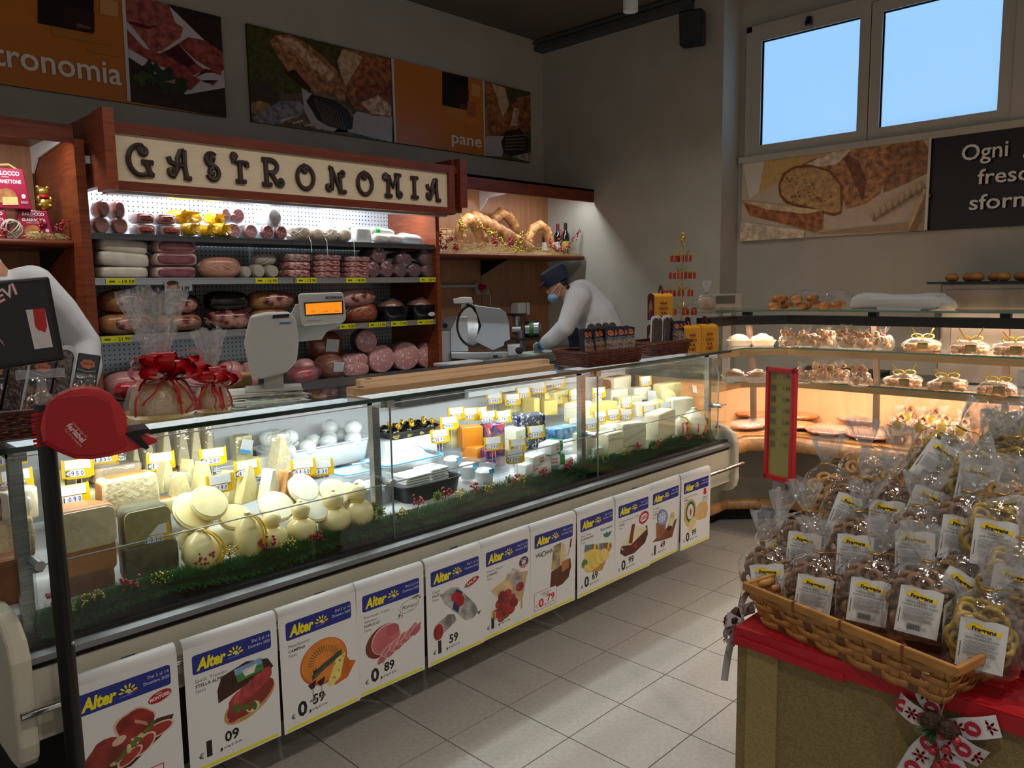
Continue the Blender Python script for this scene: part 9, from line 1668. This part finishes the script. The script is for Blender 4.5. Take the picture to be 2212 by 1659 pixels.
def snow_bow(name, label, M, sc):
 t=thing(name, label, 'bow', M=M);rn=random.Random(9)
 for k, (a, L_, w_)in enumerate(((118, 0.105, 0.040), (18, 0.105, 0.044), (168, 0.085, 0.042), (-28, 0.09, 0.044), (-112, 0.17, 0.048), (-66, 0.18, 0.048))):
  ar=math.radians(a);m=MB();vs=[];fs=[];N_=8;bend=0.02 if k<4 else 0.006
  for i in range(N_+1):
   f=i/N_;wd=w_*(0.35+0.65*min(1, f*2.2));x=L_*f;z=bend*math.sin(PI*f)+0.004*k
   vs+=[(x*math.cos(ar)-wd/2*math.sin(ar), x*math.sin(ar)+wd/2*math.cos(ar), z), (x*math.cos(ar)+wd/2*math.sin(ar), x*math.sin(ar)-wd/2*math.cos(ar), z)]
  for i in range(N_):fs.append((2*i, 2*i+1, 2*i+3, 2*i+2))
  m.M=SC(sc, sc, sc);m.add(vs, fs);o=m.build('ribbon_loop' if k<4 else 'ribbon_tail', RIBW, t)
  p=Print(0.0002)
  for j in range(3 if k<4 else 4):
   f=0.34+0.26*j if k<4 else 0.28+0.21*j;c=(L_*f*math.cos(ar), L_*f*math.sin(ar));p.z=bend*math.sin(PI*f)+0.004*k+0.0022;R_=w_*0.34
   if(j+k)%2:
    for q in range(6):b=q*PI/3;p.poly([(c[0]+R_*math.cos(b)-0.0016*math.sin(b), c[1]+R_*math.sin(b)+0.0016*math.cos(b)), (c[0]-0.0016*math.sin(b), c[1]+0.0016*math.cos(b)), (c[0]+0.0016*math.sin(b), c[1]-0.0016*math.cos(b)), (c[0]+R_*math.cos(b)+0.0016*math.sin(b), c[1]+R_*math.sin(b)-0.0016*math.cos(b))], RIBR, up=False);p.ell(c[0]+R_*0.62*math.cos(b), c[1]+R_*0.62*math.sin(b), 0.003, 0.003, RIBR, n=6, up=False)
   else:p.ell(c[0], c[1], R_, R_, RIBR, n=18, wob=0.1);p.ell(c[0], c[1], R_*0.55, R_*0.3, '#c9b4b8', n=8, wob=0.6, seed=j)
  me=p.mesh('snowflake_print')
  for v in me.vertices:v.co*=sc
  stuff(ob('snowflake_print', me, o))
 m=MB();m.M=SC(sc, sc, sc)
 for x, y in((-0.012, 0.012), (0.018, 0.004)):m.blob((0.02, 0.018, 0.018), n=12, k=9, nz=0.4, ns=160, M=TR(x, y, 0.03))
 m.build('pine_cones', mat('cone_brown', '#3a2418', 0.7), t)
 m=MB();m.M=SC(sc, sc, sc)
 for k in range(120):a=rn.uniform(2.4, 4.6);m.tube([(-0.005, 0, 0.024), (0.035*math.cos(a)*rn.uniform(.6, 1.2), 0.04*math.sin(a)*rn.uniform(.6, 1.2), 0.028+rn.uniform(-.01, .015))], 0.0008, n=3)
 stuff(m.build('pine_needles', mat('needle_green', '#14401c', 0.5), t))
 for x, y in((0.035, -0.012), (0.008, -0.012), (0.018, -0.038), (-0.006, -0.050), (0.018, -0.066), (0.006, -0.078)):m=MB();m.M=SC(sc, sc, sc);m.blob((0.0095, 0.0095, 0.0095), n=12, k=8, M=TR(x, y, 0.034));m.build('berry', BERRY, t, True)
 m=MB();m.M=SC(sc, sc, sc);m.tube([(0, 0.01, 0.03), (0.006, 0.05, 0.015), (0.012, 0.095, 0.004)], 0.0014, n=4);m.build('jute_string', mat('jute', '#a5885c', 0.8), t)
c=PXX(2035, 1560, TX0-0.012);snow_bow('snowflake_bow', 'white and red snowflake bow with pine cones on the burlap front', FR_X(TX0-0.010, c.y, c.z), 0.95)
c=PXX(1600, 1350, TX0+0.03)
snow_bow('snowflake_bow', 'white and red snowflake bow hanging on the far side of the burlap table', Matrix(((-1, 0, 0, TX0+0.05), (0, 0, 1, TY1+0.006), (0, 1, 0, c.z), (0, 0, 0, 1))), 0.8)
